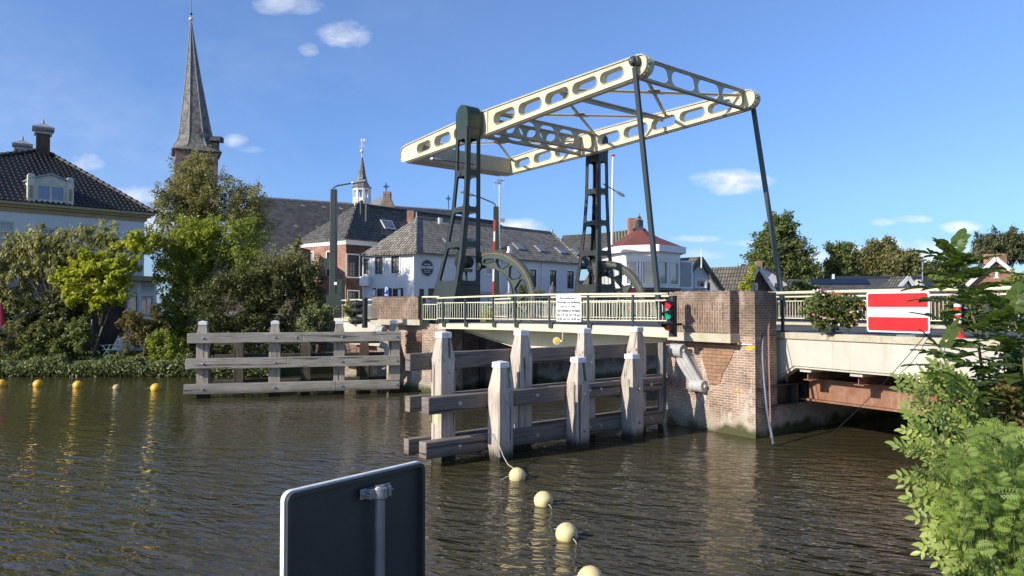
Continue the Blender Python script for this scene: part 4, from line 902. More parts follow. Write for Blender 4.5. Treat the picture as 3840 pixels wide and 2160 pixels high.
for zt_, h, mt, sa_ in ((1.47, .36, M['wood_hn'], sa), (.54, .35, M['wood_hn'], sa - .06)):
    r1 = rail(nf, fr_ + FW * sa_, fr_ + FW * (sb * .52), zt_, h, TH, FNN, mt, .02); rail(nf, fr_ + FW * (sb * .52 + .006), fr_ + FW * sb, zt_, h, TH, FNN, mt, .02)
    for px_ in (1725, 2015, 2210, 2252, 2440):
        s = s_at(e_, px_); bolt(r1, fr_ + FW * s + FNN * (TH + .001) + UZ * (zt_ - h * .5), FNN)
sa = s_at(fb_ + FNN * .2, 1538)
for zt_, h in ((2.36, .37), (1.44, .34), (.52, .34)):
    rail(nf, fb_ + FW * (sa - (.0 if zt_ > 1 else .03)), fb_ + FW * s_at(fb_, 2470), zt_, h, .2, FNN, M['wood_hn'])
# hexagon plate on the first post
hx = MB(); hc = onrow(Pc, 1664) - FW * (WP / 2 + .003) - FNN * (-.0) + UZ * .93
hx.prism([hc + FNN * x + UZ * z for x, z in ((-.075, .09), (0, .16), (.075, .09), (.075, -.09), (0, -.16), (-.075, -.09))], -FW * .006)
hxo = hx.build('number_plate', M['float'], None); tag(hxo, 'small pale hexagon plate screwed to the foremost post of the near fender', 'plate')
# far fender left
g0 = W(766, 1493); g1 = W(1479.5, 1473); GD = (g1 - g0).normalized(); GN = Vector((GD.y, -GD.x, 0)); GN = GN if GN.dot(CAM - g0) > 0 else -GN
ff = thing('timber_fender', (g0.x, g0.y, 0), 'far grey timber fender with three long rails and white capped posts by the left bank', 'boat fender')
def gat(c, px): k = (px - CX) / F; return (k * c.y - c.x) / (GD.x - k * GD.y)
g0c = g0 - GN * .21
for px_ in (766, 1031, 1273, 1480):
    post(ff, g0c + GD * gat(g0c, px_), 2.80, .42, GD, GN, M['wood_v'], tap=.56, top=.31)
gb = g0 - GN * 1.35
for px_ in (898, 1147, 1368): post(ff, gb + GD * gat(gb, px_), 2.35, .38, GD, GN, M['wood_dark'], tap=.6, cap=False)
gf = g0 + GN * .004; L1 = gat(gf + GN * .22, 703); L2 = gat(gf + GN * .22, 1504)
for i, (zt_, h, sp_) in enumerate(((2.40, .37, 1137), (1.47, .385, 1076), (.53, .37, 1262))):
    sm = gat(gf + GN * .22, sp_)
    r1 = rail(ff, gf + GD * (L1 - .05 * i), gf + GD * (sm - .006), zt_, h, .22, GN, M['wood_h']); rail(ff, gf + GD * (sm + .006), gf + GD * (L2 - .02 * i), zt_, h * .99, .225, GN, M['wood_h'])
    for px_ in (763, 1032, 1283, 1488) + ((1113,) if i == 0 else ()): bolt(r1, gf + GD * gat(gf + GN * .22, px_) + GN * .221 + UZ * (zt_ - h * .5), GN, .034)
for zt_ in (2.2, 1.5, .5): rail(ff, gb + GN * -.42 + GD * (L1 + .7), gb + GN * -.42 + GD * (L2 + .9), zt_, .33, .2, GN, M['wood_hdark'])

# ---------------------------------------------------------------- floats on the water, ropes
def float_(px, py, r, mat, label, grp, eye=None):
    c = W(px, py); c = Vector((c.x, c.y, r * .42)); t = thing('marker_float', (c.x, c.y, 0), label, 'float', grp)
    b = MB(); ax = eye or Vector((1, .2, -.15)); b.lathe(c, [(r * .18, -r * .93), (r * .30, -r * .97), (r * .62, -r * .80), (r * .86, -r * .50), (r * .985, -r * .17), (r * .985, r * .17), (r * .86, r * .50), (r * .62, r * .80), (r * .30, r * .97), (r * .18, r * .93)], 28, ax)
    b.lathe(c, [(r * .995, -r * .03), (r * .995, r * .03)], 28, ax); b.build('float_body', mat, t, smooth=True)
    k = MB(); a = Vector(ax).normalized()
    for sg in (-1, 1):
        e = c + a * (sg * r * .9); q_ = MB(); q_.lathe(c + a * (sg * r * .955), [(r * .34, -.006), (r * .30, .006), (r * .16, .004), (r * .13, -.002)], 16, a * sg); q_.build('rope_eye', M['dirtyfloat'], t); k.tube([e, e + a * (sg * r * .35) - UZ * r * .05, e + a * (sg * r * 1.1) - UZ * (r * .42)], [.009, .008, .006], 6)
    k.build('line_end', M['rope'], t); return c
side = ['partly outside the left edge', 'second from the left edge', 'in the middle of the row of five', 'dull and sunk low', 'nearest to the grey fender']
for i, (x, y, r_) in enumerate(((7, 1449, .21), (144, 1449, .205), (293, 1453, .205), (438, 1460, .15), (585, 1464, .205))):
    float_(x, y, r_, M['yellow'] if i != 3 else M['dirtyfloat'], ('yellow round float, %s' % side[i]) if i != 3 else 'dull yellow float lying lower than its neighbours', 'floats along the left bank')
pos = []
for (x, y, r_, lb, ax) in ((1940, 1798, .165, 'pale barrel shaped float roped to the near fender', Vector((1, .15, 0))), (2038, 1893, .165, 'pale round float between two others, its rope hole facing the camera', Vector((.45, -.8, -.12))),
                           (2125, 2020, .165, 'largest fully visible pale float with stained rope hole', Vector((.45, -.75, -.15))), (2214, 2195, .165, 'pale float cut off by the bottom edge', Vector((.5, -.8, 0)))):
    pos.append(float_(x, y, r_, M['float'], lb, 'faded floats in the foreground', ax))
q = onrow(Qc, 1840) - FW * (WP * .4) ; q = W(1852, 1720); r_ = MB(); a = B(1845, 1628, 16.1); z_ = B(1935, 1762, pos[0].y)
pts = [a, B(1868, 1660, 16.0), B(1888, 1712, 15.6), B(1905, 1742, 15.0), z_]; r_.tube(pts, .012, 6)
for k in range(4): r_.tube([B(1845 + 3 * k, 1625, 16.1), B(1855 + 5 * k, 1690, 16.05), B(1868 + 3 * k, 1715, 16.0)], .006, 4)
tag(r_.build('mooring_rope', M['rope']), 'thin pale rope hanging from the short fender post down to the first float', 'rope')

# hoses and orange rope at the pier, thin cable down to the water
h_ = MB(); D0 = 18.75
pts = [B(2895, 1238, 19.7), B(2874, 1236, 19.6), B(2862, 1256, 19.4), B(2860, 1330, 19.2), B(2866, 1430, 19.0), B(2876, 1530, 18.7), B(2888, 1600, 18.4), B(2899, 1656, 18.2), B(2900, 1664, 18.1)]
pts = [pts[0]] + [pts[i].lerp(pts[i + 1], k / 3) for i in range(1, len(pts) - 1) for k in range(3)] + [pts[-1]]
h_.tube(pts, .038, 10); tag(h_.build('suction_hose', M['hose'], smooth=True), 'dark grey hose hanging over the fixed bridge corner into the water', 'hose')
h_ = MB()
for dx in (0, 3): h_.tube([B(2884 + dx, 1165, 19.6), B(2880 + dx, 1240, 19.4), B(2881 + dx, 1330, 19.1), B(2889 + dx, 1640, 18.3)], .005, 6)
for k in range(3): h_.lathe(B(2886 + k * 4, 1237, 19.7), [(.13 - .03 * k, 0), (.13 - .03 * k, .02)], 12)
h_.tube([B(2880, 1165, 19.8), B(2876, 1172, 19.8), B(2884, 1180, 19.8), B(2876, 1200, 19.8), B(2886, 1230, 19.8)], .014, 6)
tag(h_.build('rope', M['orange']), 'orange rope tied to the handrail and hanging beside the hose', 'rope')
for k, dz in ((0, 0), (1, .0)):
    h_ = MB(); a = B(3497, 1226 + 8 * k, 15.9); e = B(3064 if k == 0 else 3375, 1676 if k == 0 else 1400, 17.2 if k == 0 else 16.6)
    h_.tube([a.lerp(e, i / 12) + UZ * (-.5 * dz * i) - UZ * (.12 * math.sin(math.pi * i / 12)) for i in range(13)], .008 if k == 0 else .006, 5)
    tag(h_.build('cable', M['iron']), ['long thin black cable slanting from the boat sign down into the water', 'short thin cable running just right of the long slanting one'][k], 'cable')

# ---------------------------------------------------------------- ship signals
def signal(px, ys, D, fd, r, label, lit, mats, pw=.11):
    c0 = B(px, ys[0], D); t = thing('ship_signal', (c0.x, c0.y, B(px, ys[-1], D).z - .3), label, 'traffic light'); fd = Vector(fd).normalized(); sd = Vector((fd.y, -fd.x, 0))
    zt = c0.z + .24; zb = B(px, ys[-1], D).z - .28; bc = Vector((c0.x, c0.y, 0)) - fd * .32
    b = MB(); b.tube([bc + UZ * zb, bc + UZ * zt], pw, 12); b.ob(bc - sd * .06 - fd * .08 + UZ * (zb + .1), sd * .12, fd * .12, UZ * (zt - zb - .2)); b.ob(bc - fd * .5 - sd * .03 + UZ * (zb + .3), sd * .06, fd * .45, UZ * .06); b.build('signal_post', M['iron'], t)
    for y, mt in zip(ys, mats):
        c = B(px, y, D); b = MB(); b.lathe(c - fd * .30, [(.05, 0), (r * .8, .05), (r * 1.02, .2), (r * 1.08, .29), (r * 1.0, .29), (r * 1.0, .27)], 20, fd); hd = b.build('lamp_housing', M['iron'], t)
        b = MB(); b.lathe(c - fd * .04, [(r, 0), (r * .9, .018), (r * .55, .034), (.01, .04)], 20, fd); b.build('lens', mt, hd)
        v = MB(); n = 12; R1 = r * 1.08; R2 = r * 1.16
        for i in range(n):
            a0, a1 = math.radians(-10 + 200 * i / n), math.radians(-10 + 200 * (i + 1) / n)
            e0, e1 = .03 + .24 * max(0, math.sin(a0)) ** .6, .03 + .24 * max(0, math.sin(a1)) ** .6
            P_ = lambda R_, a, e: c + sd * (R_ * math.cos(a)) + UZ * (R_ * math.sin(a) - e * .12) + fd * (e - .02)
            v.hexa([P_(R1, a0, 0), P_(R1, a1, 0), P_(R1, a1, e1), P_(R1, a0, e0), P_(R2, a0, 0), P_(R2, a1, 0), P_(R2, a1, e1), P_(R2, a0, e0)])
        v.build('visor', M['iron'], hd)
    return t
RL = glow('red_lens', (.85, .02, .05), .8, (.6, .01, .03)); GLN = glow('green_lens', (.0, .62, .38), .45, (.0, .45, .28)); RD = paint('unlit_red_lens', (.50, .02, .03), rough=.2)
signal(2503, (1142, 1182, 1225), 20.0, (-.62, -.78, 0), .105, 'ship signal with lit red and green lamps before the right parapet', True, (RL, GLN, RD))
signal(1338, (1140, 1166, 1202), 28.8, (-1, .1, 0), .14, 'black ship signal seen from its side with three long hoods before the left parapet', False, (RD, RD, RD))

# ---------------------------------------------------------------- left pier
lp0 = B(1395, 1160, 30.6); lp1 = B(1568, 1160, 29.4); lpl = Plane(lp0, lp1)
lp = thing('bridge_pier', (lp1.x, lp1.y, 0), 'brick pier with low parapet across the canal at the left end of the lifting span', 'bridge pier', 'brick piers of the drawbridge')
zt3 = lpl.sz(1480, 1115)[1]; zb3 = lpl.sz(1480, 1197)[1]; zc3 = lpl.sz(1480, 1218)[1]; LL3 = lpl.len
def lbox(s0, s1, z0, z1, o0, o1, mat, name): b = MB(); b.pb(lpl, s0, s1, z0, z1, o0, o1); return b.build(name, mat, lp)
lbox(0, LL3, zb3, zt3, 0, -.5, M['brick_par'], 'parapet'); lbox(.25, LL3 - .25, zb3 + .02, zt3 - .22, .005, -.02, M['brick_parv'], 'upright_brick_panel')
lbox(-.03, LL3 + .12, zc3, zb3 - .003, .06, -.6, M['concrete_band'], 'concrete_band')
cpb = MB(); s = 0
while s < LL3 - .06: cpb.pb(lpl, s, s + .062, zt3, zt3 + .03 + random.uniform(-.01, .01), -.5, .004); s += .068
cpb.build('coping', M['brick_par'], lp)
lbox(.5, LL3 + .25, -1, zc3 - .004, -.32, -1.2, M['brick_pier'], 'pier_wall'); lbox(LL3 - .0, LL3 + 1.15, -1, zc3 + .05, -.25, -1.4, M['brick_pier'], 'pier_wall')
for k in range(11): lbox(LL3 - .9, LL3 - .05, zc3 - .38 - k * .1, zc3 - .30 - k * .1, -.3, -.28, M['brick_orange'], 'orange_brick_course')
scroll(lpl, (1442, 1239), (1470, 1330), .42, .25, lp)
a = B(1430, 1290, 31.4); wb = MB(); wb.box((a.x, a.y + .3, .6), (.36, .6, 3.4)); wb.build('pier_corner', M['stone'], lp)
timber(1604, 1640, 1213, 1466, M['wood_v'], 'cracked old mooring timber standing between the left pier and the lifting span')
# far abutment behind the opening
w0 = W(1650, 1460); w1 = W(2070, 1428); ab = thing('abutment_wall', (w0.x, w0.y, 0), 'shaded dark brick abutment wall under the lifting span across the canal', 'wall')
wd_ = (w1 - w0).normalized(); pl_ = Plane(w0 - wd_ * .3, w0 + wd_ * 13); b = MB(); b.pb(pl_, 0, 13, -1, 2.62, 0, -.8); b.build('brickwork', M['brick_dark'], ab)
b = MB()
for s in (2.2, 5.0, 7.8): b.pb(pl_, s, s + .3, -1, 2.0, .06, .002)
b.build('fender_timber', M['wood_dark'], ab)
# approach span left of the pier
as_ = thing('approach_span', tuple(B(1300, 1250, 32)), 'white concrete approach span left of the left brick pier behind the far fender', 'bridge')
q0, q1 = B(1262, 1230, 34.0), B(1440, 1230, 30.9); apl = Plane(q0, q1)
b = MB(); z_a = apl.sz(1340, 1206)[1]; z_b = apl.sz(1340, 1292)[1]; b.prism([apl.p(0, z_a), apl.p(.05, z_a - .3), apl.p(.3, z_a - .55), apl.p(1.2, z_b), apl.p(apl.len, z_b), apl.p(apl.len, z_a)], apl.n * -.3); b.build('concrete_fascia', M['concrete'], as_)
b = MB(); b.pb(apl, -.1, apl.len * .62, z_a + .003, z_a + .13, .08, -.4); b.build('kerb_band', M['concrete_band'], as_)
b = MB(); ap2 = Plane(apl.p(0, 0, -.5), apl.p(5, 0, -.5)); b.pb(ap2, 1.0, apl.len, 1.05, 1.6, 0, -.05); b.pb(ap2, 1.0, apl.len, 1.0, 1.045, .12, -.12); b.build('steel_girder', M['rust'], as_)
b = MB(); b.pb(ap2, -2.5, apl.len + .5, -1, .95, -1.0, -1.6); b.pb(ap2, -1.2, .4, -1, 2.5, -.3, -1.2); b.build('brickwork', M['brick_dark'], as_)
b = MB(); b.pb(ap2, -.4, .9, .8, 1.2, .3, -.02); b.build('steel_bracket', M['darksteel'], as_)
# railings on the left bank
rl = thing('bridge_railing', tuple(B(1290, 1200, 34)), 'cream railing with hanging plants between the green cabinet and the left parapet', 'railing')
ra, rb = B(1282, 1127, 34.3), B(1395, 1124, 30.7); zr = (ra.z + rb.z) / 2; ra.z = rb.z = 0; dl = (rb - ra).length
railing(rl, ra, rb, lambda s: 2.72, zr - 2.72, [dl * .08, dl * .5], .05, dl, .16, .72, side=-AX)
rl = thing('bridge_railing', tuple(B(1586, 1200, 29.4)), 'short cream railing with green end post between the left parapet and the lifting span', 'railing')
ra, rb = B(1584, 1114, 29.3), B(1648, 1114, 28.7); zr = ra.z; ra.z = rb.z = 0; dl = (rb - ra).length
railing(rl, ra, rb, lambda s: 2.72, zr - 2.72, [.02, dl], .05, dl - .12, .16, .74, side=-AX)
# far quay railing seen through the span
rl = thing('quay_railing', tuple(B(2300, 1160, 40)), 'cream railing of the street behind the farther rack sector', 'railing')
ra, rb = B(2250, 1125, 39), B(2530, 1121, 41); zr = ra.z; ra.z = rb.z = 0; dl = (rb - ra).length
railing(rl, ra, rb, lambda s: 2.72, zr - 2.72, [i * 1.9 for i in range(3)], .05, dl, .16, .78, side=-AX)
rl = thing('quay_railing', tuple(B(1860, 1160, 37)), 'low cream railing of the street behind the nearer rack sector', 'railing')
ra, rb = B(1750, 1136, 39), B(2180, 1136, 41); zr = ra.z; ra.z = rb.z = 0; dl = (rb - ra).length
railing(rl, ra, rb, lambda s: 2.72, .82, [i * 1.9 for i in range(4)], .05, dl, .16, .64, side=-AX)

# ---------------------------------------------------------------- masts, barrier, lamps, small things in the street
def mast(px0, px1, ytop, D, label, arm, cab=True):
    a, c = B(px0, ytop, D), B(px1, ytop, D); wd = c.x - a.x; m = (a + c) / 2; t = thing('barrier_mast', (m.x, m.y, 2.7), label, 'mast', 'green barrier masts')
    b = MB(); b.hexa([Vector((m.x - wd * .62, m.y - wd * .6, 2.7)), Vector((m.x + wd * .62, m.y - wd * .6, 2.7)), Vector((m.x + wd * .62, m.y + wd * .6, 2.7)), Vector((m.x - wd * .62, m.y + wd * .6, 2.7)),
                      Vector((m.x - wd / 2, m.y - wd / 2, a.z)), Vector((m.x + wd / 2, m.y - wd / 2, a.z)), Vector((m.x + wd / 2, m.y + wd / 2, a.z)), Vector((m.x - wd / 2, m.y + wd / 2, a.z))]); b.build('mast_column', M['green'], t, bevel=.03)
    b = MB(); pts = [B(x, y, D) for x, y in arm]; b.tube([Vector((pts[0].x, m.y, a.z - .05))] + pts, .035, 8); k = b.build('lamp_arm', M['green'], t)
    e, e0 = pts[-1], pts[-2]; dv = (e - e0).normalized(); b = MB(); b.tube([e - dv * .1, e, e + dv * .6, e + dv * .7], [.035, .08, .07, .02], 8); b.build('lamp_head', M['zinc'], k)
    return t, m
mt, mm = mast(1241, 1263, 710, 36.5, 'tall dark green mast with cabinet and lamp arm in front of the red brick house', [(1250, 705), (1262, 697), (1325, 686)])
b = MB(); a = B(1222, 1175, 35.4); c = B(1283, 1175, 35.4); dz = B(1222, 1106, 35.4).z; wdt = c.x - a.x
pr = [(0, 2.7), (wdt, 2.7), (wdt, dz - .08)] + [(wdt / 2 + wdt / 2 * math.cos(math.radians(k)), dz - .08 + .16 * math.sin(math.radians(k))) for k in range(15, 180, 15)] + [(0, dz - .08)]
b.prism([(a.x + x, a.y, z) for x, z in pr], (-.15, .8, 0)); b.build('cabinet', M['green'], mt)
b = MB(); b.box(B(1258, 1063, 36.1), (.14, .02, .14)); b.build('number_plate', M['signwhite'], mt)
b = MB(); b.box(B(1276, 1075, 35.9), (.25, .3, .7)); b.box(B(1229, 990, 36.5), (.28, .3, .55)); b.build('lamp_box', M['green2'], mt)
mast(1850, 1871, 775, 40, 'tall dark green mast behind the nearer rack sector, its lamp arm reaching left', [(1857, 768), (1848, 760), (1800, 740), (1770, 731)])
bb = thing('barrier_boom', tuple(B(1846, 1205, 39.4)), 'raised red and white striped barrier boom beside the green mast', 'barrier'); yb = [824, 868, 905, 948, 960, 1010, 1055, 1110, 1160, 1204]
for i in range(9):
    b = MB(); b.bar(B(1855 - i * .9, yb[i], 39.4), B(1855 - (i + 1) * .9, yb[i + 1], 39.4), .09, .08, up=(0, 1, 0)); b.build('stripe', M['redm'] if i % 2 == 0 else M['signwhite'], bb)
an = thing('antenna_mast', tuple(B(1873, 1200, 42)), 'thin pale antenna mast with forked aerials under the counterweight', 'antenna')
b = MB(); b.tube([B(1871, 1200, 42), B(1873, 680, 42)], [.05, .035], 8); b.build('pole', M['alu'], an)
b = MB(); b.tube([B(1852, 686, 42), B(1892, 675, 42)], .03, 6); b.tube([B(1853, 672, 42), B(1853, 713, 42)], .018, 6); b.tube([B(1888, 660, 42), B(1889, 704, 42)], .018, 6); b.tube([B(1875, 725, 42), B(1876, 810, 42)], .022, 6); b.tube([B(1862, 818, 42), B(1888, 828, 42)], .03, 6); b.box(B(1885, 826, 42), (.25, .2, .2)); b.box(B(1872, 680, 42), (.2, .2, .25)); b.build('aerial', M['alu'], an)
fp_ = thing('flagpole', tuple(B(2300, 1150, 47)), 'white flagpole with red knob behind the farther tower', 'flagpole'); b = MB(); b.tube([B(2293, 1150, 47), B(2297, 700, 47), B(2299, 584, 47)], [.09, .08, .06], 8); b.build('pole', M['white'], fp_)
b = MB(); b.lathe(B(2299, 586, 47), [(.12, 0), (.14, .05), (.05, .14)], 10); b.build('knob', M['redm'], fp_)
ps = thing('parking_sign', tuple(B(1449, 1120, 47)), 'blue parking sign with white letter P above the left parapet', 'sign'); a = B(1440, 1112, 47); c = B(1458, 1076, 47); b = MB(); b.box(((a.x + c.x) / 2, 47, (a.z + c.z) / 2), (c.x - a.x, .03, c.z - a.z)); b.build('board', M['blue'], ps)
m_ = (a + c) / 2; text_mesh('lettering', 'P', M['signwhite'], ps, Vector((m_.x, 46.97, m_.z + .12)), (1, 0, 0), UZ, .42, True)
b = MB(); b.box((m_.x - .02, 46.975, m_.z - .2), (.18, .01, .08)); b.box((m_.x + .1, 46.975, m_.z - .22), (.04, .01, .04)); b.build('symbol', M['signwhite'], ps); b = MB(); b.tube([Vector((m_.x, 47.05, 2.7)), Vector((m_.x, 47.05, c.z))], .03); b.build('pole', M['zinc'], ps)
pu = thing('closed_parasol', tuple(B(2072, 1180, 52)), 'closed dark parasol before the shaded white cafe wall', 'parasol'); c = B(2072, 1180, 52); b = MB()
zs = [(1062, .03), (1075, .16), (1100, .30), (1120, .33), (1150, .42)]
b.lathe((c.x, c.y, 0), [(r, B(2072, y, 52).z) for y, r in reversed(zs)], 9); b.build('canopy', M['cloth_dark'], pu); b = MB(); b.tube([Vector((c.x, c.y, 2.7)), B(2072, 1058, 52)], .04); b.build('pole', M['zinc'], pu)
fl = thing('flue_pipe', tuple(B(1910, 965, 56)), 'shiny metal flue pipe rising in front of the long tiled roof', 'flue'); b = MB(); b.tube([B(1910, 1120, 56), B(1910, 948, 56)], .13, 10); b.tube([B(1910, 962, 56), B(1910, 950, 56), B(1910, 935, 56), B(1910, 926, 56)], [.15, .24, .17, .14], 12); b.build('pipe', M['alu'], fl)
aw = thing('terrace_awning', tuple(B(1800, 1130, 50)), 'low grey terrace awning in front of the white cafe', 'awning'); b = MB()
b.hexa([B(1655, 1108, 49), B(2010, 1108, 52), B(2010, 1100, 55), B(1640, 1095, 54), B(1655, 1104, 49), B(2010, 1104, 52), B(2010, 1096, 55), B(1640, 1091, 54)]); b.build('canopy', M['signback'], aw)
for x in (1660, 1830, 2005): b = MB(); b.tube([B(x, 1185, 49 + (x - 1655) * .0085), B(x, 1108, 49 + (x - 1655) * .0085)], .04); b.build('post', M['iron'], aw)
rd = thing('signal_box', tuple(B(2385, 1150, 41.5)), 'bright red hooded box on a red post behind the farther rack sector', 'box'); c = B(2385, 1150, 41.5)
z1 = B(2385, 1080, 41.5).z; z0 = B(2385, 1102, 41.5).z; b = MB(); b.prism([(c.x - .48 + x, c.y, z) for x, z in ((0, z0), (.96, z0), (.96, z1 - .06), (.8, z1), (.14, z1), (0, z1 - .12))], (0.1, .35, 0)); b.build('hood', M['redm'], rd, bevel=.03)
b = MB(); b.box((c.x - .36, c.y + .2, (2.7 + z0) / 2), (.2, .2, z0 - 2.7)); b.build('post', M['redm'], rd)
sl_ = thing('street_lamp', tuple(B(1070, 1180, 41)), 'grey street lamp with bell shade on a curved arm above the dark shrubs', 'street lamp'); b = MB()
arc_ = [B(1073, 1180, 41), B(1073, 960, 41)] + [B(1049 + 24 * math.cos(math.radians(a)), 958 - 21 * math.sin(math.radians(a)), 41) for a in range(15, 181, 15)] + [B(1024, 968, 41)]
b.tube(arc_, .035, 8); b.build('pole', M['zinc'], sl_); b = MB(); c = B(1023, 978, 41); b.lathe(c, [(.17, -.0), (.16, .02), (.07, .13), (.04, .22), (.03, .28)], 14); b.build('lamp_shade', M['zinc'], sl_)
lpp = thing('street_lamp', tuple(B(3459, 1160, 60)), 'slim pale lamp pole rising over the low dark roofs on the right', 'street lamp'); b = MB(); b.tube([B(3459, 1160, 60), B(3459, 982, 60)], [.08, .05], 8); b.build('pole', M['alu'], lpp); b = MB(); b.lathe(B(3459, 978, 60), [(.05, -.08), (.2, 0), (.22, .04), (.08, .1)], 10); b.build('lamp_head', M['zinc'], lpp)

# ---------------------------------------------------------------- sign seen from behind, right in front of the camera
fs = thing('sign_board', (-.95, 4.3, 0), 'back of a large grey sign on a galvanised pole right in front of the camera', 'sign')
sp0 = B(1062, 1900, 3.95); sp1 = B(1578, 1740, 4.75); spl = Plane(sp0, sp1); zt_ = (spl.sz(1066, 1850)[1] + spl.sz(1574, 1731)[1]) / 2; LS = spl.len
zt_ = spl.sz(1320, 1790)[1]
out = rrect(0, LS, zt_ - 1.35, zt_, .045, 5); inn = rrect(.022, LS - .022, zt_ - 1.328, zt_ - .022, .03, 5)
b = MB(); b.prism([spl.p(x, z, 0) for x, z in out], spl.n * -.004); b.build('panel', M['signback'], fs)
rim = paint('worn_white_rim', (.78, .78, .76), (.6, .6, .58), .5, sc=14, streak=.3, stc=(.3, .3, .28))
b = MB(); b.plate(out, [inn], lambda x, z: spl.p(x, z, .040), lambda x, z: spl.p(x, z, .0005)); b.build('rim', M['signback'], fs)  # shadow on the rim put into its colour, dark like the panel
b = MB(); o2 = rrect(-.009, LS + .009, zt_ - 1.359, zt_ + .009, .052, 5); b.plate(o2, [out], lambda x, z: spl.p(x, z, .020), lambda x, z: spl.p(x, z, -.012)); b.build('edge_strip', rim, fs)
sp_ = spl.sz(1388, 1830)[0]; b = MB(); b.tube([spl.p(sp_, .6, .085), spl.p(sp_, zt_ - .06, .085)], .030, 20); b.build('pole', M['zinc'], fs, smooth=False)
b = MB(); b.lathe(spl.p(sp_, zt_ - .135, .085), [(.036, 0), (.043, .004), (.043, .066), (.036, .07)], 24); b.pb(spl, sp_ - .11, sp_ + .12, zt_ - .13, zt_ - .07, .036, .045); b.pb(spl, sp_ - .075, sp_ - .04, zt_ - .13, zt_ - .07, .045, .085); b.pb(spl, sp_ + .045, sp_ + .07, zt_ - .13, zt_ - .07, .045, .11); cl = b.build('pole_clamp', M['alu'], fs, bevel=.003)
for e in (-.09, .1): bolt(cl, spl.p(sp_ + e, zt_ - .1, .046), spl.n, .009)
q = MB(); q.lathe(spl.p(sp_, zt_ - .062, .085), [(.030, 0), (.030, .004)], 20); q.build('pole_cap', M['zinc'], cl)
# ---------------------------------------------------------------- buildings
def quad3(pts, th): # slab from a 3-D polygon, thickness downwards
    b = MB(); b.prism(pts, (0, 0, -th)); return b
def wall(parent, P, Q, z0, z1, mat, wins=(), th=.25, top=None, name='wall'):
    """wall plate with recessed windows; wins: (x0, y0, x1, y1 in photo px, frame material, glass material, bars across, bars up, extras)"""
    pl = Plane(P, Q); hs, ws = [], []
    for w_ in wins:
        x0, y0, x1, y1 = w_[:4]; a = pl.sz(x0, (y0 + y1) / 2)[0]; c = pl.sz(x1, (y0 + y1) / 2)[0]; a, c = min(a, c), max(a, c)
        zb = pl.sz((x0 + x1) / 2, y1)[1]; zt = pl.sz((x0 + x1) / 2, y0)[1]; zb = max(zb, z0 + .05); hs.append([(a, zb), (c, zb), (c, zt), (a, zt)]); ws.append((a, c, zb, zt) + tuple(w_[4:]))
    out = [(0, z0), (pl.len, z0), (pl.len, z1), (0, z1)] if top is None else [(0, z0), (pl.len, z0)] + list(top)
    b = MB(); b.plate(out, hs, lambda s, z: pl.p(s, z, 0), lambda s, z: pl.p(s, z, -th)); wo = b.build(name, mat, parent)
    for (a, c, zb, zt, fm, gm, nx_, nz_, *ex) in ws:
        fw = min(.10, (c - a) * .12); b = MB()
        for (u0, u1, v0, v1) in ((a, a + fw, zb, zt), (c - fw, c, zb, zt), (a + fw, c - fw, zt - fw, zt), (a + fw, c - fw, zb, zb + fw)): b.pb(pl, u0, u1, v0, v1, -.02, -.12)
        for k in range(1, nx_): s = a + (c - a) * k / nx_; b.pb(pl, s - fw * .28, s + fw * .28, zb + fw, zt - fw, -.045, -.10)
        for k in range(1, nz_): z = zb + (zt - zb) * k / nz_; b.pb(pl, a + fw, c - fw, z - fw * .35, z + fw * .35, -.04, -.105)
        w_ = b.build('window', fm, parent); b = MB(); b.pb(pl, a + fw * .5, c - fw * .5, zb + fw * .5, zt - fw * .5, -.075, -.095); b.build('pane', gm, w_)
        if 'trim' in ex:
            b = MB(); t_ = .11
            for (u0, u1, v0, v1) in ((a - t_, a - .002, zb - t_, zt + t_), (c + .002, c + t_, zb - t_, zt + t_), (a - .002, c + .002, zt + .002, zt + t_), (a - .002, c + .002, zb - t_, zb - .002)): b.pb(pl, u0, u1, v0, v1, .004, .04)
            b.build('casing', M['white'], w_)
        if 'blind' in ex:
            b = MB(); n_ = 14
            for k in range(n_): z = zt - fw - (zt - zb) * .62 * k / n_; b.pb(pl, a + fw, c - fw, z - .03, z, -.05, -.07)
            b.build('blind', M['blind'], w_)
        b = MB(); b.pb(pl, a - .06, c + .06, zb - .07, zb - .004, -.02, .08); b.build('sill', M['white'] if 'nosill' not in ex else fm, w_)
    return pl
def roof(parent, polys, mat, th=.14, name='roof'):
    b = MB()
    for p in polys: b.prism(p, (0, 0, -th))
    return b.build(name, mat, parent)
def ridge(parent, p, q, r, mat, name='ridge_tiles'):
    b = MB(); b.tube([p, q], r, 8); return b.build(name, mat, parent)
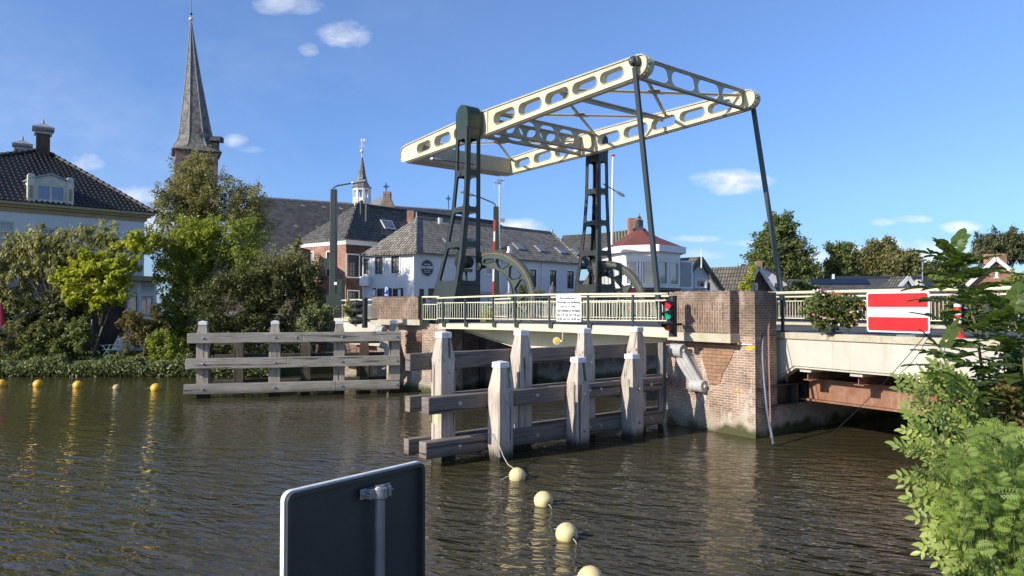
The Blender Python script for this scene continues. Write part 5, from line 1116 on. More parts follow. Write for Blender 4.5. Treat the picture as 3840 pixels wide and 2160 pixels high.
# ---- white cafe
zE = 7.55; cC, cL, cR = W(1558, 946, zE), W(1364, 954, zE), W(2172, 988, zE)
cf = thing('cafe_building', (cC.x, cC.y, 2.7), 'white rendered corner cafe with long grey tiled roof and round dark sign', 'cafe')
dB = Vector((-(cR - cC).y, (cR - cC).x, 0)).normalized()
WF, WG, WL = M['white'], M['glass'], M['glass_light']
cpl = wall(cf, cL, cC, 2.7, zE, M['render'], [(1364.5, 970, 1387, 1028, M['darksteel'], WL, 2, 3, 'trim'), (1407, 963, 1436, 1028, M['darksteel'], WL, 2, 3, 'trim'), (1468, 960, 1497, 1024, M['darksteel'], WL, 2, 3, 'trim'),
     (1414, 1082, 1434, 1118, M['darksteel'], WG, 1, 1, 'nosill'), (1473, 1082, 1496, 1118, M['darksteel'], WG, 1, 1, 'nosill')])
cpr = wall(cf, cC, cR, 2.7, zE, M['render_shaded'], [(1984, 1010, 2011, 1077, M['darksteel'], WG, 2, 2, 'trim'), (2061, 1013, 2086, 1085, M['darksteel'], WG, 2, 2, 'trim'), (2126, 1016, 2151, 1083, M['darksteel'], WG, 2, 2, 'trim'),
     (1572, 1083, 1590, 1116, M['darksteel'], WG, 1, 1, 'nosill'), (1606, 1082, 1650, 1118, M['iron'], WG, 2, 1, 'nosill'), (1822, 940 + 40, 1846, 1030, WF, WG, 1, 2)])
bk2 = Plane(cL, cC); q = cL + dB * 6; b = MB(); b.prism([(cL.x, cL.y + .3, 2.7), (cC.x, cC.y + .35, 2.7), (cR.x - .3, cR.y + .1, 2.7), (cR.x - 6, cR.y + 5, 2.7), (cL.x - 5 + 5, cL.y + 9, 2.7)], (0, 0, zE - 2.72)); b.build('core_walls', M['render'], cf)
b = MB()
for x0, x1 in ((1399, 1410), (1437, 1447), (1460, 1469), (1499, 1512)):
    s0, z_ = cpl.sz(x0, 1083); s1, _ = cpl.sz(x1, 1083); b.pb(cpl, s0, s1, z_ - 1.6, z_ + .05, .03, .08)
b.build('shutter', M['darksteel'], cf)
b = MB()
for x in (1405, 1500): s0, z_ = cpl.sz(x, 1098); b.pb(cpl, s0 - .13, s0 + .13, z_ - .25, z_ + .25, .085, .1)
b.build('notice_paper', M['signwhite'], cf)
s0, z_ = cpl.sz(1370, 1055); b = MB(); b.pb(cpl, s0 - .25, s0 + .62, z_ - .38, z_ + .38, .05, .45); b.build('air_unit', M['white'], cf, bevel=.03)
b = MB(); s0, _ = cpl.sz(1357, 1000); b.tube([cpl.p(.05, 2.7, .12), cpl.p(.05, zE - .2, .12)], .06, 8); s2 = cpl.len - .1; b.tube([cpl.p(s2, 2.7, .08), cpl.p(s2, zE - .1, .08)], .05, 8); s0, _ = cpr.sz(2030, 1000); b.tube([cpr.p(s0, 2.7, .08), cpr.p(s0, zE - .1, .08)], .06, 8); b.build('downpipe', M['white'], cf)
b = MB(); b.bar(cL - (cC - cL).normalized() * .3 + UZ * 0 + cpl.n * .2, cC + cpl.n * .2, .14, .12); b.bar(cC + cpr.n * .2, cR + cpr.n * .2, .14, .12); b.build('gutter', M['darksteel'], cf)
rA = B(1562, 815, 62.7); rE = B(2068, 872, 76.0); rE.z = rA.z
ov = .35; e0, e1, e2 = cL + cpl.n * ov, cC + (cpl.n + cpr.n) * ov, cR + cpr.n * ov + cpr.d * ov; backL = cL + Vector((1.8, 8.5, 0)); backR = cR + Vector((-5.8, 4.6, 0))
cpn = cpr.n
roof(cf, [[e0, e1, rA]], M['tile_cafe']); roof(cf, [[e1, e2, rE, rA]], M['tile_cafe']); roof(cf, [[e2, backR, rE]], M['tile_cafe']); roof(cf, [[rA, rE, backR, backL]], M['tile_cafe']); roof(cf, [[e0, rA, backL]], M['tile_cafe'])
for p, q in ((e1, rA), (rA, rE), (rE, e2)): ridge(cf, p, q, .13, M['tile_cafe'])
def skylight(par, pts3, x0, y0, x1, y1, fm=M['zinc'], gm=M['glass_light']):
    """roof window set on the plane through three points"""
    a, c, d = pts3; n = (c - a).cross(d - a).normalized()
    if n.z < 0: n = -n
    def hit(x, y): r = ray(x, y); return CAM + r * (n.dot(a - CAM) / n.dot(r))
    u = (c - a); u.z = 0; u.normalize(); u = (u - n * u.dot(n)).normalized(); v = n.cross(u); v = v if v.z > 0 else -v
    m = hit((x0 + x1) / 2, (y0 + y1) / 2); lw = (hit(x1, (y0 + y1) / 2) - hit(x0, (y0 + y1) / 2)).length * .36; hv = abs((hit((x0 + x1) / 2, y0) - hit((x0 + x1) / 2, y1)).dot(v)) * .5
    b = MB(); b.ob(m - u * lw - v * hv + n * .01, u * (2 * lw), v * (2 * hv), n * .10); f = b.build('skylight', fm, par); b = MB(); b.ob(m - u * lw * .84 - v * hv * .86 + n * .112, u * (1.68 * lw), v * (1.72 * hv), n * .01); b.build('pane', gm, f)
tri = (e1, e2, rA)
for r_ in ((1664, 897, 1684, 913), (1763, 898, 1784, 908), (1866, 916, 1886, 931), (1927, 915, 1963, 937), (2009, 924, 2043, 945), (2087, 931, 2118, 951), (2148, 935, 2176, 957)): skylight(cf, tri, *r_)
for x_, y0_, y1_, D_, r_ in ((1562, 818, 795, 62, .05), (1650, 840, 817, 62.6, .22), (2070, 872, 860, 75.5, .12)): b = MB(); b.tube([B(x_, y0_, D_), B(x_, y1_, D_)], r_, 10); b.build('vent_pipe', M['zinc'], cf)
# round sign
s0, z_ = cpr.sz(1600, 1005); rs = thing('round_sign', tuple(cpr.p(s0, z_, .1)), 'round dark cafe sign with white lettering on the shaded white wall', 'sign'); b = MB(); b.lathe(cpr.p(s0, z_, .02), [(.68, 0), (.68, .05)], 36, cpr.n); b.build('border', M['signwhite'], rs); b = MB(); b.lathe(cpr.p(s0, z_, .06), [(.655, 0), (.655, .02)], 36, cpr.n); b.build('disc', M['navy'], rs)
b = MB(); b.plate([(.60 * math.cos(a), .60 * math.sin(a)) for a in [6.283 * i / 40 for i in range(40)]], [[(.58 * math.cos(a), .58 * math.sin(a)) for a in [6.283 * i / 40 for i in range(40)]]], lambda x, z: cpr.p(s0 + x, z_ + z, .09), lambda x, z: cpr.p(s0 + x, z_ + z, .082)); b.build('ring', M['zinc'], rs)
for tx, dz, sz_, bo in (('EETCAFÉ', .27, .15, False), ('DE HOEK', .03, .30, True), ('DINER & BORREL', -.2, .085, False), ('LUNCH & TERRAS', -.33, .085, False)): text_mesh('lettering', tx, M['signwhite'], rs, cpr.p(s0, z_ + dz, .087), cpr.d, UZ, sz_, bo)

# ---- brick house behind the cafe
zB2 = 9.6; bC, bL = W(1298, 893, zB2), W(1122, 908, zB2); bdir = (bC - bL).normalized(); bR = bC + Vector((.62, .78, 0)) * 34
bh = thing('brick_house', (bC.x, bC.y, 2.7), 'red brick corner house with white cornice and dark hipped roof behind the cafe', 'house')
bpl = wall(bh, bL, bC, 2.7, zB2 - .55, M['brick_house'], [(1146, 947, 1174, 1037, M['darksteel'], WL, 2, 2, 'trim'), (1226, 945, 1246, 1037, M['darksteel'], WG, 2, 2, 'trim'), (1234, 1086, 1246, 1118, WF, WG, 1, 1, 'nosill')])
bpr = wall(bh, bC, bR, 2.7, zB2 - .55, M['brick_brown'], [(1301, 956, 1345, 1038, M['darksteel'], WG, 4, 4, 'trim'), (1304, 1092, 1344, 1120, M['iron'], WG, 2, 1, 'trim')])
b = MB()
for k, (z0, z1, o) in enumerate(((-.55, -.30, .05), (-.298, -.12, .12), (-.118, .0, .26))): b.hexa([bL + bpl.n * o + bpl.d * -o + UZ * z0, bC + (bpl.n + bpr.n) * o + UZ * z0, bC + UZ * z0 - bpl.n * .3, bL + UZ * z0 - bpl.n * .3, bL + bpl.n * o + bpl.d * -o + UZ * z1, bC + (bpl.n + bpr.n) * o + UZ * z1, bC + UZ * z1 - bpl.n * .3, bL + UZ * z1 - bpl.n * .3]); 
e_ = bC + bpr.d * 5.2
for k, (z0, z1, o) in enumerate(((-.55, -.30, .05), (-.298, -.12, .12), (-.118, .0, .26))): b.hexa([bC + (bpl.n * 0 + bpr.n) * o + UZ * z0 + bpl.n * o, e_ + bpr.n * o + UZ * z0, e_ - bpr.n * .3 + UZ * z0, bC - bpr.n * .3 + UZ * z0, bC + bpr.n * o + UZ * z1 + bpl.n * o, e_ + bpr.n * o + UZ * z1, e_ - bpr.n * .3 + UZ * z1, bC - bpr.n * .3 + UZ * z1])
b.build('cornice', M['white'], bh)
bA = B(1338, 766, 72.5); bE = bA + Vector((.62, .78, 0)) * 26; k_ = B(1861, 829, 95); 
rA2 = bA; rE2 = Vector((B(1861, 829, 88).x, 88, bA.z)); o0, o1, o2 = bL + bpl.n * .3 - bpl.d * .3, bC + (bpl.n + bpr.n) * .28, bR + bpr.n * .28
o3 = bL + Vector((.62, .78, 0)) * 16
roof(bh, [[o0, o1, rA2]], M['tile_dark']); roof(bh, [[o1, o2, rE2, rA2]], M['tile_dark']); roof(bh, [[o0, rA2, rE2, o3]], M['tile_dark']); roof(bh, [[o2, rE2, o3]], M['tile_dark'])
for p, q in ((o1, rA2), (rA2, rE2)): ridge(bh, p, q, .17, M['tile_dark'])
skylight(bh, (o1, o2, rA2), 1427, 829, 1482, 859, M['white'])
b = MB(); b.tube([B(1355, 804, 70.5), B(1355, 752, 70.5)], .16, 8); b.tube([B(1375, 832, 70), B(1376, 765, 70)], .19, 8); b.build('flue', M['iron'], bh)
for P_, Q_ in ((1540, 812), ): b = MB(); b.box(B(1540, 812, 66), (.6, .5, 1.0)); b.build('chimney', M['brick_red'], bh)
b = MB(); b.prism([(bL.x + .4, bL.y + .4, 2.7), (bC.x, bC.y + .4, 2.7), (bC.x + 12, bC.y + 16, 2.7), (bL.x + 8, bL.y + 14, 2.7)], (0, 0, zB2 - 3.3)); b.build('core_walls', M['brick_house'], bh)
# small gable left of it with creeper
sg_ = thing('small_house', tuple(B(1080, 1100, 66)), 'small brick gable with pale verge boards left of the red brick house', 'house'); q = [B(1052, 1045, 66), B(1120, 1045, 66), B(1120, 925, 66), B(1098, 925, 66)]
b = MB(); b.prism([Vector((p.x, p.y, 2.7)) if i < 2 else p for i, p in enumerate(q)], (0, 4, 0)); b.build('wall', M['brick_brown'], sg_); b = MB(); b.bar(B(1050, 1050, 65.8), B(1098, 925, 65.8), .5, .2); b.build('verge_board', M['leadroof'], sg_)

# ---- church: nave, turret, transept gable, tower
ch = thing('church', tuple(B(1200, 1120, 98)), 'church with big dark slate roof and small white bell turret', 'church')
n0, n1 = B(940, 740, 98), B(1696, 792, 112); n1.z = n0.z; n0e, n1e = B(930, 1150, 84), B(1760, 1150, 98); ze = 6.2
n0e = Vector((n0.x - 1.5, 86, ze)); n1e = Vector((n1.x + 1, 99, ze))
roof(ch, [[n0e, n1e, n1, n0]], M['slate'], .3); roof(ch, [[n0, n1, Vector((n1.x + 3, n1.y + 13, ze)), Vector((n0.x, n0.y + 13, ze))]], M['slate'], .3); roof(ch, [[n1, n1e, Vector((n1.x + 3, n1.y + 13, ze))]], M['slate'], .3)
b = MB(); b.prism([(n0e.x, n0e.y + .5, 2.5), (n1e.x, n1e.y + .5, 2.5), (n1.x + 3, n1.y + 12, 2.5), (n0.x, n0.y + 12, 2.5)], (0, 0, ze - 2.6)); b.build('nave_wall', M['brick_church'], ch)
b = MB(); b.tube([n0, n1], .22, 6); b.build('ridge_lead', M['leadroof'], ch)
b = MB(); c = B(1357, 765, 103); b.box((c.x, c.y, c.z), (1.9, 1.9, 1.2), .3)
zt0, zt1, zs0 = B(1357, 765, 103).z, B(1357, 708, 103).z, B(1357, 590, 103).z
for k in range(8):
    a0, a1 = math.radians(22.5 + 45 * k), math.radians(67.5 + 45 * k); p0 = Vector((c.x + 1.1 * math.cos(a0), c.y + 1.1 * math.sin(a0), 0)); b.box((p0.x, p0.y, (zt0 + zt1) / 2), (.26, .26, zt1 - zt0), a0)
    p1 = Vector((c.x + 1.1 * math.cos(a1), c.y + 1.1 * math.sin(a1), 0)); b.bar(p0 + UZ * zt1, p1 + UZ * zt1, .2, .5); b.bar(p0 + UZ * (zt0 + .5), p1 + UZ * (zt0 + .5), .2, .6)
tu = b.build('bell_turret', M['white'], ch)
b = MB(); b.lathe((c.x, c.y, 0), [(1.42, zt1 + .1), (1.15, zt1 + .35), (.75, zt1 + 1.0), (.52, zt1 + 2.0), (.18, zs0 - .3), (.10, zs0)], 8, rot=.39); b.build('turret_spire', M['slate_spire'], tu)
b = MB(); b.tube([B(1357, 592, 103), B(1358, 520, 103)], .06, 6); b.ball(B(1357, 567, 103), .25, 12); b.bar(B(1345, 540 + 8, 103), B(1370, 548, 103), .06, .06); 
b.prism([B(x, y, 103) for x, y in ((1352, 528), (1356, 520), (1360, 523), (1368, 519), (1371, 524), (1366, 530), (1359, 533))], (0, .08, 0)); b.build('weathercock', M['cream'], tu)
b = MB(); b.prism([B(1418, 790, 100), B(1484, 790, 100), B(1463, 742, 100), B(1463, 718, 100), B(1437, 718, 100), B(1437, 745, 100)], (0, 1.2, 0)); g_ = b.build('transept_gable', M['brick_church'], ch)
b = MB(); b.prism([B(1370, 778, 101), B(1430, 790, 101), B(1438, 736, 101), B(1400, 752, 101)], (0, .4, 0)); b.build('transept_roof', M['leadroof'], ch)
b = MB()
for (x, y, D, r_) in ((1448, 700, 100.5, 12), (1682, 745, 112, 10)):
    b.tube([B(x, y + 19 + (28 if x > 1600 else 0), D), B(x, y - r_ - 3, D)], .06, 5); b.bar(B(x - r_, y, D), B(x + r_, y, D), .09, .09)
    for (dx, dy) in ((-5, -5), (5, -5), (5, 5), (-5, 5)): pass
    for k in range(8): a0, a1 = k * .785, (k + 1) * .785; b.bar(B(x + 6 * math.cos(a0), y + 6 * math.sin(a0), D), B(x + 6 * math.cos(a1), y + 6 * math.sin(a1), D), .08, .08)
b.build('iron_cross', M['iron'], ch)
b = MB()
for (x, y) in ((1128, 772), (1206, 777), (1270, 782), (1022, 842), (1102, 848), (1182, 853), (1008, 914), (1082, 920)):
    r = ray(x, y); nn = (n1e - n0e).cross(n0 - n0e).normalized(); p = CAM + r * (nn.dot(n0e - CAM) / nn.dot(r)); b.bar(p + UZ * .1, p + Vector((.6, -.2, -.06)), .045, .045)
b.build('roof_hook', M['leadroof'], ch)
# church tower
tw = thing('church_tower', tuple(B(733, 1120, 115)), 'tall brick church tower with slender flared slate spire and gilded ball', 'church tower')
TC = B(731, 1100, 116); zt_ = B(731, 578, 116).z; hw = 3.15; ra_ = math.radians(25)
b = MB(); b.box((TC.x, TC.y, (2.5 + zt_) / 2), (2 * hw - .3, 2 * hw - .3, zt_ - 2.5), ra_); b.build('tower_body', M['brick_church'], tw)
b = MB()
cr, sr = math.cos(ra_), math.sin(ra_); ex, ey = Vector((cr, sr, 0)), Vector((-sr, cr, 0))
for (n_, t_) in ((-ey, ex), (-ex, -ey)):
    for k in (-1, 0, 1):
        c_ = Vector((TC.x, TC.y, 0)) + n_ * (hw - .148) + t_ * (k * 1.7)
        pts = [c_ + t_ * x + UZ * (zt_ - 1.9 + z) for x, z in ((-.55, -1.6), (.55, -1.6), (.55, 0), (.38, .38), (0, .55), (-.38, .38), (-.55, 0))]
        b.prism(pts, n_ * .03)
b.build('belfry_opening', M['iron'], tw)
b = MB(); lean = Vector((-.55, 0, 0)); base = Vector((TC.x, TC.y, zt_)); tip = B(716, 84, 116); Hs = tip.z - zt_
prof = [(0, hw * 1.10 * 1.02), (.035, 3.25), (.075, 2.72), (.12, 2.42), (.2, 2.15), (.35, 1.72), (.55, 1.15), (.75, .66), (.88, .36), (1.0, .10)]
vs = []
def sq8(f, r):
    c_ = base + Vector(((tip.x - base.x) * f, 0, Hs * f)); out = []
    for k in range(8):
        a = ra_ + math.radians(22.5 + 45 * k); rr = r / math.cos(math.radians(22.5))
        if f == 0: # square eaves
            ux, uy = math.cos(a - ra_), math.sin(a - ra_); m = max(abs(ux), abs(uy)); px_, py_ = (math.copysign(1, ux) * 1, math.copysign(1, uy)); p_ = ex * (px_ * r) + ey * (py_ * r)
            q_ = ex * (ux / m * r) + ey * (uy / m * r); p_ = p_ * .85 + q_ * .15
        else: p_ = Vector((math.cos(a) * rr, math.sin(a) * rr, 0))
        out.append(c_ + p_)
    return out
for f, r in prof: vs += sq8(f, r)
fs_ = [(i * 8 + j, i * 8 + (j + 1) % 8, i * 8 + 8 + (j + 1) % 8, i * 8 + 8 + j) for i in range(len(prof) - 1) for j in range(8)] + [tuple(range(7, -1, -1))]
b.add(vs, fs_); so_ = b.build('spire', M['slate_spire'], tw)
b = MB()
for j in range(8): b.tube([Vector(vs[i * 8 + j]) for i in range(1, len(prof))], .09, 5)
b.build('lead_hip', M['leadroof'], so_)
b = MB(); b.ball(B(716.5, 72, 116), .32, 14); b.build('gilded_ball', M['float'], so_); b = MB(); b.tube([B(716, 80, 116), B(717, -20, 116)], .06, 6); b.ball(B(717, 52, 116), .2, 8); b.build('rod', M['iron'], so_)
c_ = B(812, 540, 114.5); b = MB(); b.box((c_.x, c_.y, c_.z - .6), (.8, .8, 1.5), ra_); b.prism([c_ + Vector((-.9, -.8, .4)), c_ + Vector((.8, -.5, .3)), c_ + Vector((.75, -.5, .55)), c_ + Vector((.6, 0, 1.2)), c_ + Vector((-.7, 0, 1.2))], (0, 1.4, 0)); b.build('spire_dormer', M['slate'], so_)
b = MB(); b.box(B(735, 483, 113.4), (1.0, .2, 1.1)); b.build('hatch', M['slate'], so_)

# ---- white house on the left
hR, hL = B(542, 812, 46), Vector((B(0, 752, 40.6).x, 40.6, 0)); zH_ = 9.05
hdir = (hR - hL).normalized(); hdir.z = 0; hdir.normalize(); hR.z = 0; hL2 = hR - hdir * 15.5
hs_ = thing('white_house', (hR.x, hR.y, .72), 'large white rendered house with black pantiled hipped roof and ochre cornice on the left', 'house')
hpl = wall(hs_, hL2, hR, .72, zH_ - .45, M['render_shaded'], [(-4, 829, 54, 893, M['beige'], M['glass_light'], 1, 2), (146, 854, 222, 960, M['beige'], M['glass_blue'], 2, 2), (296, 842, 362, 930, M['beige'], M['glass'], 2, 2),
     (-2, 1100, 40, 1208, M['brownwood'], M['glass'], 1, 2), (150, 1090, 215, 1200, M['brownwood'], M['glass'], 2, 2)])
b = MB(); b.pb(hpl, .3, hpl.len - 1.6, 7.42, 7.50, .0, .05); b.pb(hpl, hpl.len - 1.5, hpl.len, 7.35, 7.43, .0, .05); b.build('string_course', M['render_shaded'], hs_)
hb = Vector((-hdir.y, hdir.x, 0)); b = MB(); b.prism([hR - hb * -.26, hL2 + hb * .26, hL2 + hb * 9, hR + hb * 9] and [tuple(q + UZ * .72) for q in (hR + hb * .26, hL2 + hb * .26, hL2 + hb * 9, hR + hb * 9)], (0, 0, zH_ - 1.2)); b.build('core_walls', M['render_shaded'], hs_)
b = MB()
for z0, z1, o in ((-.45, -.22, .12), (-.218, -.08, .30), (-.078, .06, .48)):
    b.hexa([hL2 - hb * o + UZ * (zH_ + z0), hR - hb * o + hdir * o + UZ * (zH_ + z0), hR + hb * (9 + o) + hdir * o + UZ * (zH_ + z0), hL2 + hb * 9 + UZ * (zH_ + z0), hL2 - hb * o + UZ * (zH_ + z1), hR - hb * o + hdir * o + UZ * (zH_ + z1), hR + hb * (9 + o) + hdir * o + UZ * (zH_ + z1), hL2 + hb * 9 + UZ * (zH_ + z1)])
b.build('cornice', M['ochre'], hs_)
E0 = hL2 - hb * .42 + UZ * (zH_ + .07); E1 = hR - hb * .42 + hdir * .42 + UZ * (zH_ + .07); E2 = hR + hb * 9.4 + hdir * .42 + UZ * (zH_ + .07)
AP = B(160, 563, 47.0); 
m_in = AP; pn = (E1 - E0).cross(AP - E0).normalized(); pn = pn if pn.z > 0 else -pn
roof(hs_, [[E0, E1, AP]], M['tile_black'], .1); roof(hs_, [[E1, E2, AP]], M['tile_black'], .1); roof(hs_, [[E0, AP, E2]], M['tile_black'], .1)
# rolls of the black pantiles, as real ribs up the front slope
up_ = pn.cross(hdir).normalized(); up_ = up_ if up_.z > 0 else -up_; rb = MB(); Lf = (E1 - E0).dot(hdir); aps = (AP - E0).dot(hdir); aph = (AP - E0).dot(up_)
aph = abs((AP - E0 - hdir * aps).length)
s = .2
while s < Lf - .2:
    L_ = aph * (s / aps if s < aps else (Lf - s) / (Lf - aps)); n_ = max(1, int(L_ / .38))
    for k in range(n_):
        a0 = E0 + hdir * s + up_ * (k * .38) + pn * .03; a1 = E0 + hdir * s + up_ * min((k + 1) * .38 + .02, L_) + pn * -.005
        rb.tube([a0 + pn * .015, a1], [.075, .062], 6)
    s += .27
rb.build('tile_rolls', M['tile_black'], hs_)
for p, q in ((E1, AP), (E0, AP)):
    n_ = int((q - p).length / .42); b = MB()
    for k in range(n_): b.tube([p.lerp(q, k / n_) + UZ * .06, p.lerp(q, (k + 1.05) / n_) + UZ * .02], [.15, .12], 8)
    b.build('hip_tiles', M['tile_black'], hs_)
def chimney(px0, px1, ytop, ybot, D, capx0, capx1, capy, spiky):
    a, c = B(px0, ybot, D), B(px1, ybot, D); w_ = (c.x - a.x) * .74; zt1 = B(px0, ytop, D).z; m = (a + c) / 2; b = MB(); b.box((m.x, m.y + .3, (a.z - 1.5 + zt1) / 2), (w_, w_, zt1 - a.z + 1.5), .6); st = b.build('chimney', M['brick_brown'], hs_)
    b = MB(); b.box((m.x, m.y + .3, zt1 + .06), (w_ + .22, w_ + .22, .14), .6)
    for sx in (-1, 1):
        for sy in (-1, 1): v = Vector((sx * w_ * .4, sy * w_ * .4, 0)); v.rotate(Matrix.Rotation(.6, 3, 'Z')); b.box((m.x + v.x, m.y + .3 + v.y, zt1 + .24), (.07, .07, .24), .6)
    zc = zt1 + .36; W2 = w_ * .98
    R_ = [Vector((sx * W2 * .82, sy * W2 * .82, 0)) for sx, sy in ((-1, -1), (1, -1), (1, 1), (-1, 1))]
    for v in R_: v.rotate(Matrix.Rotation(.6, 3, 'Z'))
    cc_ = Vector((m.x, m.y + .3, zc)); tp = cc_ + UZ * .40
    b.add([cc_ + v for v in R_] + [cc_ + v + UZ * .05 for v in R_] + [tp], [(3, 2, 1, 0), (0, 1, 5, 4), (1, 2, 6, 5), (2, 3, 7, 6), (3, 0, 4, 7), (4, 5, 8), (5, 6, 8), (6, 7, 8), (7, 4, 8)])
    for i in range(4):      # scalloped valance
        p, q = cc_ + R_[i], cc_ + R_[(i + 1) % 4]; n_ = 9
        for k in range(n_): u, v = p.lerp(q, k / n_), p.lerp(q, (k + 1) / n_); mm_ = (u + v) / 2; dd = (cc_ - mm_) * .03; dd.z = 0; b.prism([u, v, mm_ - UZ * .14], dd)
    b.lathe(tp - UZ * .05, [(.10, 0), (.07, .15), (.01, B(px0, spiky, D).z - tp.z + .05)], 8); b.build('chimney_cap', M['leadroof'], st)
chimney(119, 179, 502, 566, 46.4, 108, 196, 478, 441); chimney(45, 100, 562, 600, 50.5, 35, 113, 540, 505)
# dormer
dpl = Plane(hL2 - hb * .25, hR - hb * .25); d0, _ = dpl.sz(124, 700); d1, _ = dpl.sz(256, 712); zd0 = zH_ + .1; zd1 = dpl.sz(190, 668)[1]; dm = (d0 + d1) / 2
b = MB(); b.plate([(d0, zd0), (d1, zd0), (d1, zd1 - .12), (dm, zd1 + .18), (d0, zd1 - .12)], [[(d0 + .16, zd0 + .16), (d1 - .16, zd0 + .16), (d1 - .16, zd1 - .40), (d0 + .16, zd1 - .40)]], lambda s, z: dpl.p(s, z, 0), lambda s, z: dpl.p(s, z, -.12)); dr = b.build('dormer', M['beige'], hs_)
b = MB(); b.prism([dpl.p(d0 - .1, zd1 - .14, .12), dpl.p(dm, zd1 + .20, .12), dpl.p(d1 + .1, zd1 - .14, .12), dpl.p(d1 + .1, zd1 - .06, .12), dpl.p(dm, zd1 + .28, .12), dpl.p(d0 - .1, zd1 - .06, .12)], dpl.n * -2.0); b.build('dormer_roof', M['leadroof'], dr)
b = MB()
for s_ in (d0, d1 - .05): b.pb(dpl, s_, s_ + .05, zd0, zd1 - .15, -.122, -1.8)
b.build('cheek', M['render'], dr)
b = MB(); fw = .09; xa, xb, za, zc = d0 + .16, d1 - .16, zd0 + .16, zd1 - .40
for (u0, u1, v0, v1) in ((xa, xa + fw, za, zc), (xb - fw, xb, za, zc), (dm - fw * .7, dm + fw * .7, za, zc), (xa, xb, za, za + fw), (xa, xb, zc - fw, zc)): b.pb(dpl, u0, u1, v0 , v1, -.02 - .001 * (v1 - v0), -.1)
wn = b.build('dormer_frame', M['beige'], dr); b = MB(); b.pb(dpl, xa + .05, xb - .05, za + .05, zc - .05, -.06, -.07); b.build('pane', M['glass_blue'], wn)
for s_ in (d0 - .10, d1 + .10):
    pz = zd1 + .1; b = MB(); b.prism([dpl.p(s_ + x, z, .08) for x, z in [(-.17, zd0 - .1), (.17, zd0 - .1), (.17, pz - .1)] + [(.17 * math.cos(math.radians(k)), pz - .1 + .17 * math.sin(math.radians(k))) for k in range(30, 180, 30)] + [(-.17, pz - .1)]], dpl.n * -.25); pi_ = b.build('dormer_pilaster', M['beige'], dr)
    b = MB(); b.pb(dpl, s_ - .08, s_ + .08, zd0 + .25, zd0 + .95, .085, .095); b.build('pilaster_panel', M['ochre'], pi_)
# glazed bay at the right corner of the house
by = thing('garden_room', tuple(B(535, 1200, 44)), 'glazed white garden room with flat roof at the corner of the white house', 'garden room')
y0p, y1p = B(478, 1100, 44), B(588, 1100, 46); ypl = wall(by, y0p, y1p, .72, 4.9, M['white'], [(486, 1052, 519, 1092, M['white'], WG, 1, 1), (527, 1052, 578, 1092, M['white'], WG, 1, 1), (486, 1104, 519, 1195, M['white'], WL, 1, 1), (527, 1104, 578, 1195, M['white'], WL, 2, 1)])
b = MB(); b.prism([ypl.p(-.6, 4.9, .5), ypl.p(ypl.len + .2, 4.9, .5), ypl.p(ypl.len + .2, 4.9, -3), ypl.p(-.6, 4.9, -3)], (0, 0, .28)); b.build('flat_roof', M['ochre'], by)
b = MB(); b.prism([ypl.p(-2.4, .72, -.3), ypl.p(ypl.len, .72, -.3), ypl.p(ypl.len, .72, -3), ypl.p(-2.4, .72, -3)], (0, 0, 4.1)); b.build('core_walls', M['brick_brown'], by)

# ---- bridge keeper's house
kz = [B(2463, y, 43.5).z for y in (918, 943, 967, 1070, 1078)]
k_pts = [Vector((5.9, 48.6, 0)), Vector((B(2290, 1000, 46).x, 46, 0)), Vector((B(2340, 1000, 44.5).x, 44.5, 0)), Vector((B(2463, 1000, 43.5).x, 43.5, 0)), Vector((B(2548, 1000, 45.4).x, 45.4, 0)), Vector((10.3, 48.6, 0)), Vector((8.2, 50.5, 0))]
kh = thing('keeper_house', (8.2, 46.5, 2.7), 'white bay windowed bridge keeper house with red brown pointed roof', 'house')
kc = sum(k_pts, Vector()) / len(k_pts)
def grow(p, e): d = (p - kc); d.z = 0; return p + d.normalized() * e
def ringprism(e, z0, z1, mat, name):
    b = MB(); b.prism([grow(p, e) + UZ * z0 for p in k_pts], (0, 0, z1 - z0)); return b.build(name, mat, kh)
ringprism(.42, kz[1], kz[0], M['white'], 'fascia'); ringprism(.05, kz[2] - .001, kz[1] - .003, M['white'], 'upper_band'); ringprism(-.12, kz[4], kz[2] - .003, M['iron'], 'room_core'); ringprism(.08, kz[4] - .15, kz[4] - .003, M['darksteel'], 'sill_band'); ringprism(.0, 2.6, kz[4] - .153, M['brick_brown'], 'brick_base')
def pane_wall(P, Q, n_, lab='window'):
    pl = Plane(P, Q); b = MB(); zb, zt = kz[4], kz[2]; b.pb(pl, 0, pl.len, zb, zb + .14, .02, -.1); b.pb(pl, 0, pl.len, zt - .12, zt - .004, .02, -.1)
    for i in range(n_ + 1): s = pl.len * i / n_; s = min(max(s, .07), pl.len - .07); b.pb(pl, s - .07, s + .07, zb + .14, zt - .12, .03, -.1)
    for i in range(n_):
        x0, x1 = pl.len * i / n_ + .12, pl.len * (i + 1) / n_ - .12
        for (u0, u1, v0, v1) in ((x0, x0 + .08, zb + .16, zt - .14), (x1 - .08, x1, zb + .16, zt - .14), (x0 + .08, x1 - .08, zb + .16, zb + .24), (x0 + .08, x1 - .08, zt - .22, zt - .14)): b.pb(pl, u0, u1, v0, v1, .05, -.05)
    o = b.build(lab, M['white'], kh); b = MB(); b.pb(pl, .1, pl.len - .1, zb + .1, zt - .1, -.03, -.04); b.build('pane', M['glass_light'], o)
    return pl, o
for i in range(1, 5):
    pl, o = pane_wall(k_pts[i - 1], k_pts[i], 2)
    if i == 3:
        for k in range(2):
            b = MB()
            for j in range(9): x0, x1 = pl.len * k / 2 + .2, pl.len * (k + 1) / 2 - .2; z = kz[2] - .22 - j * .085; b.pb(pl, x0, x1, z - .035, z, -.027, -.015)
            b.build('blind', M['blind'], o)
ap = B(2398, 850, 46.8); 
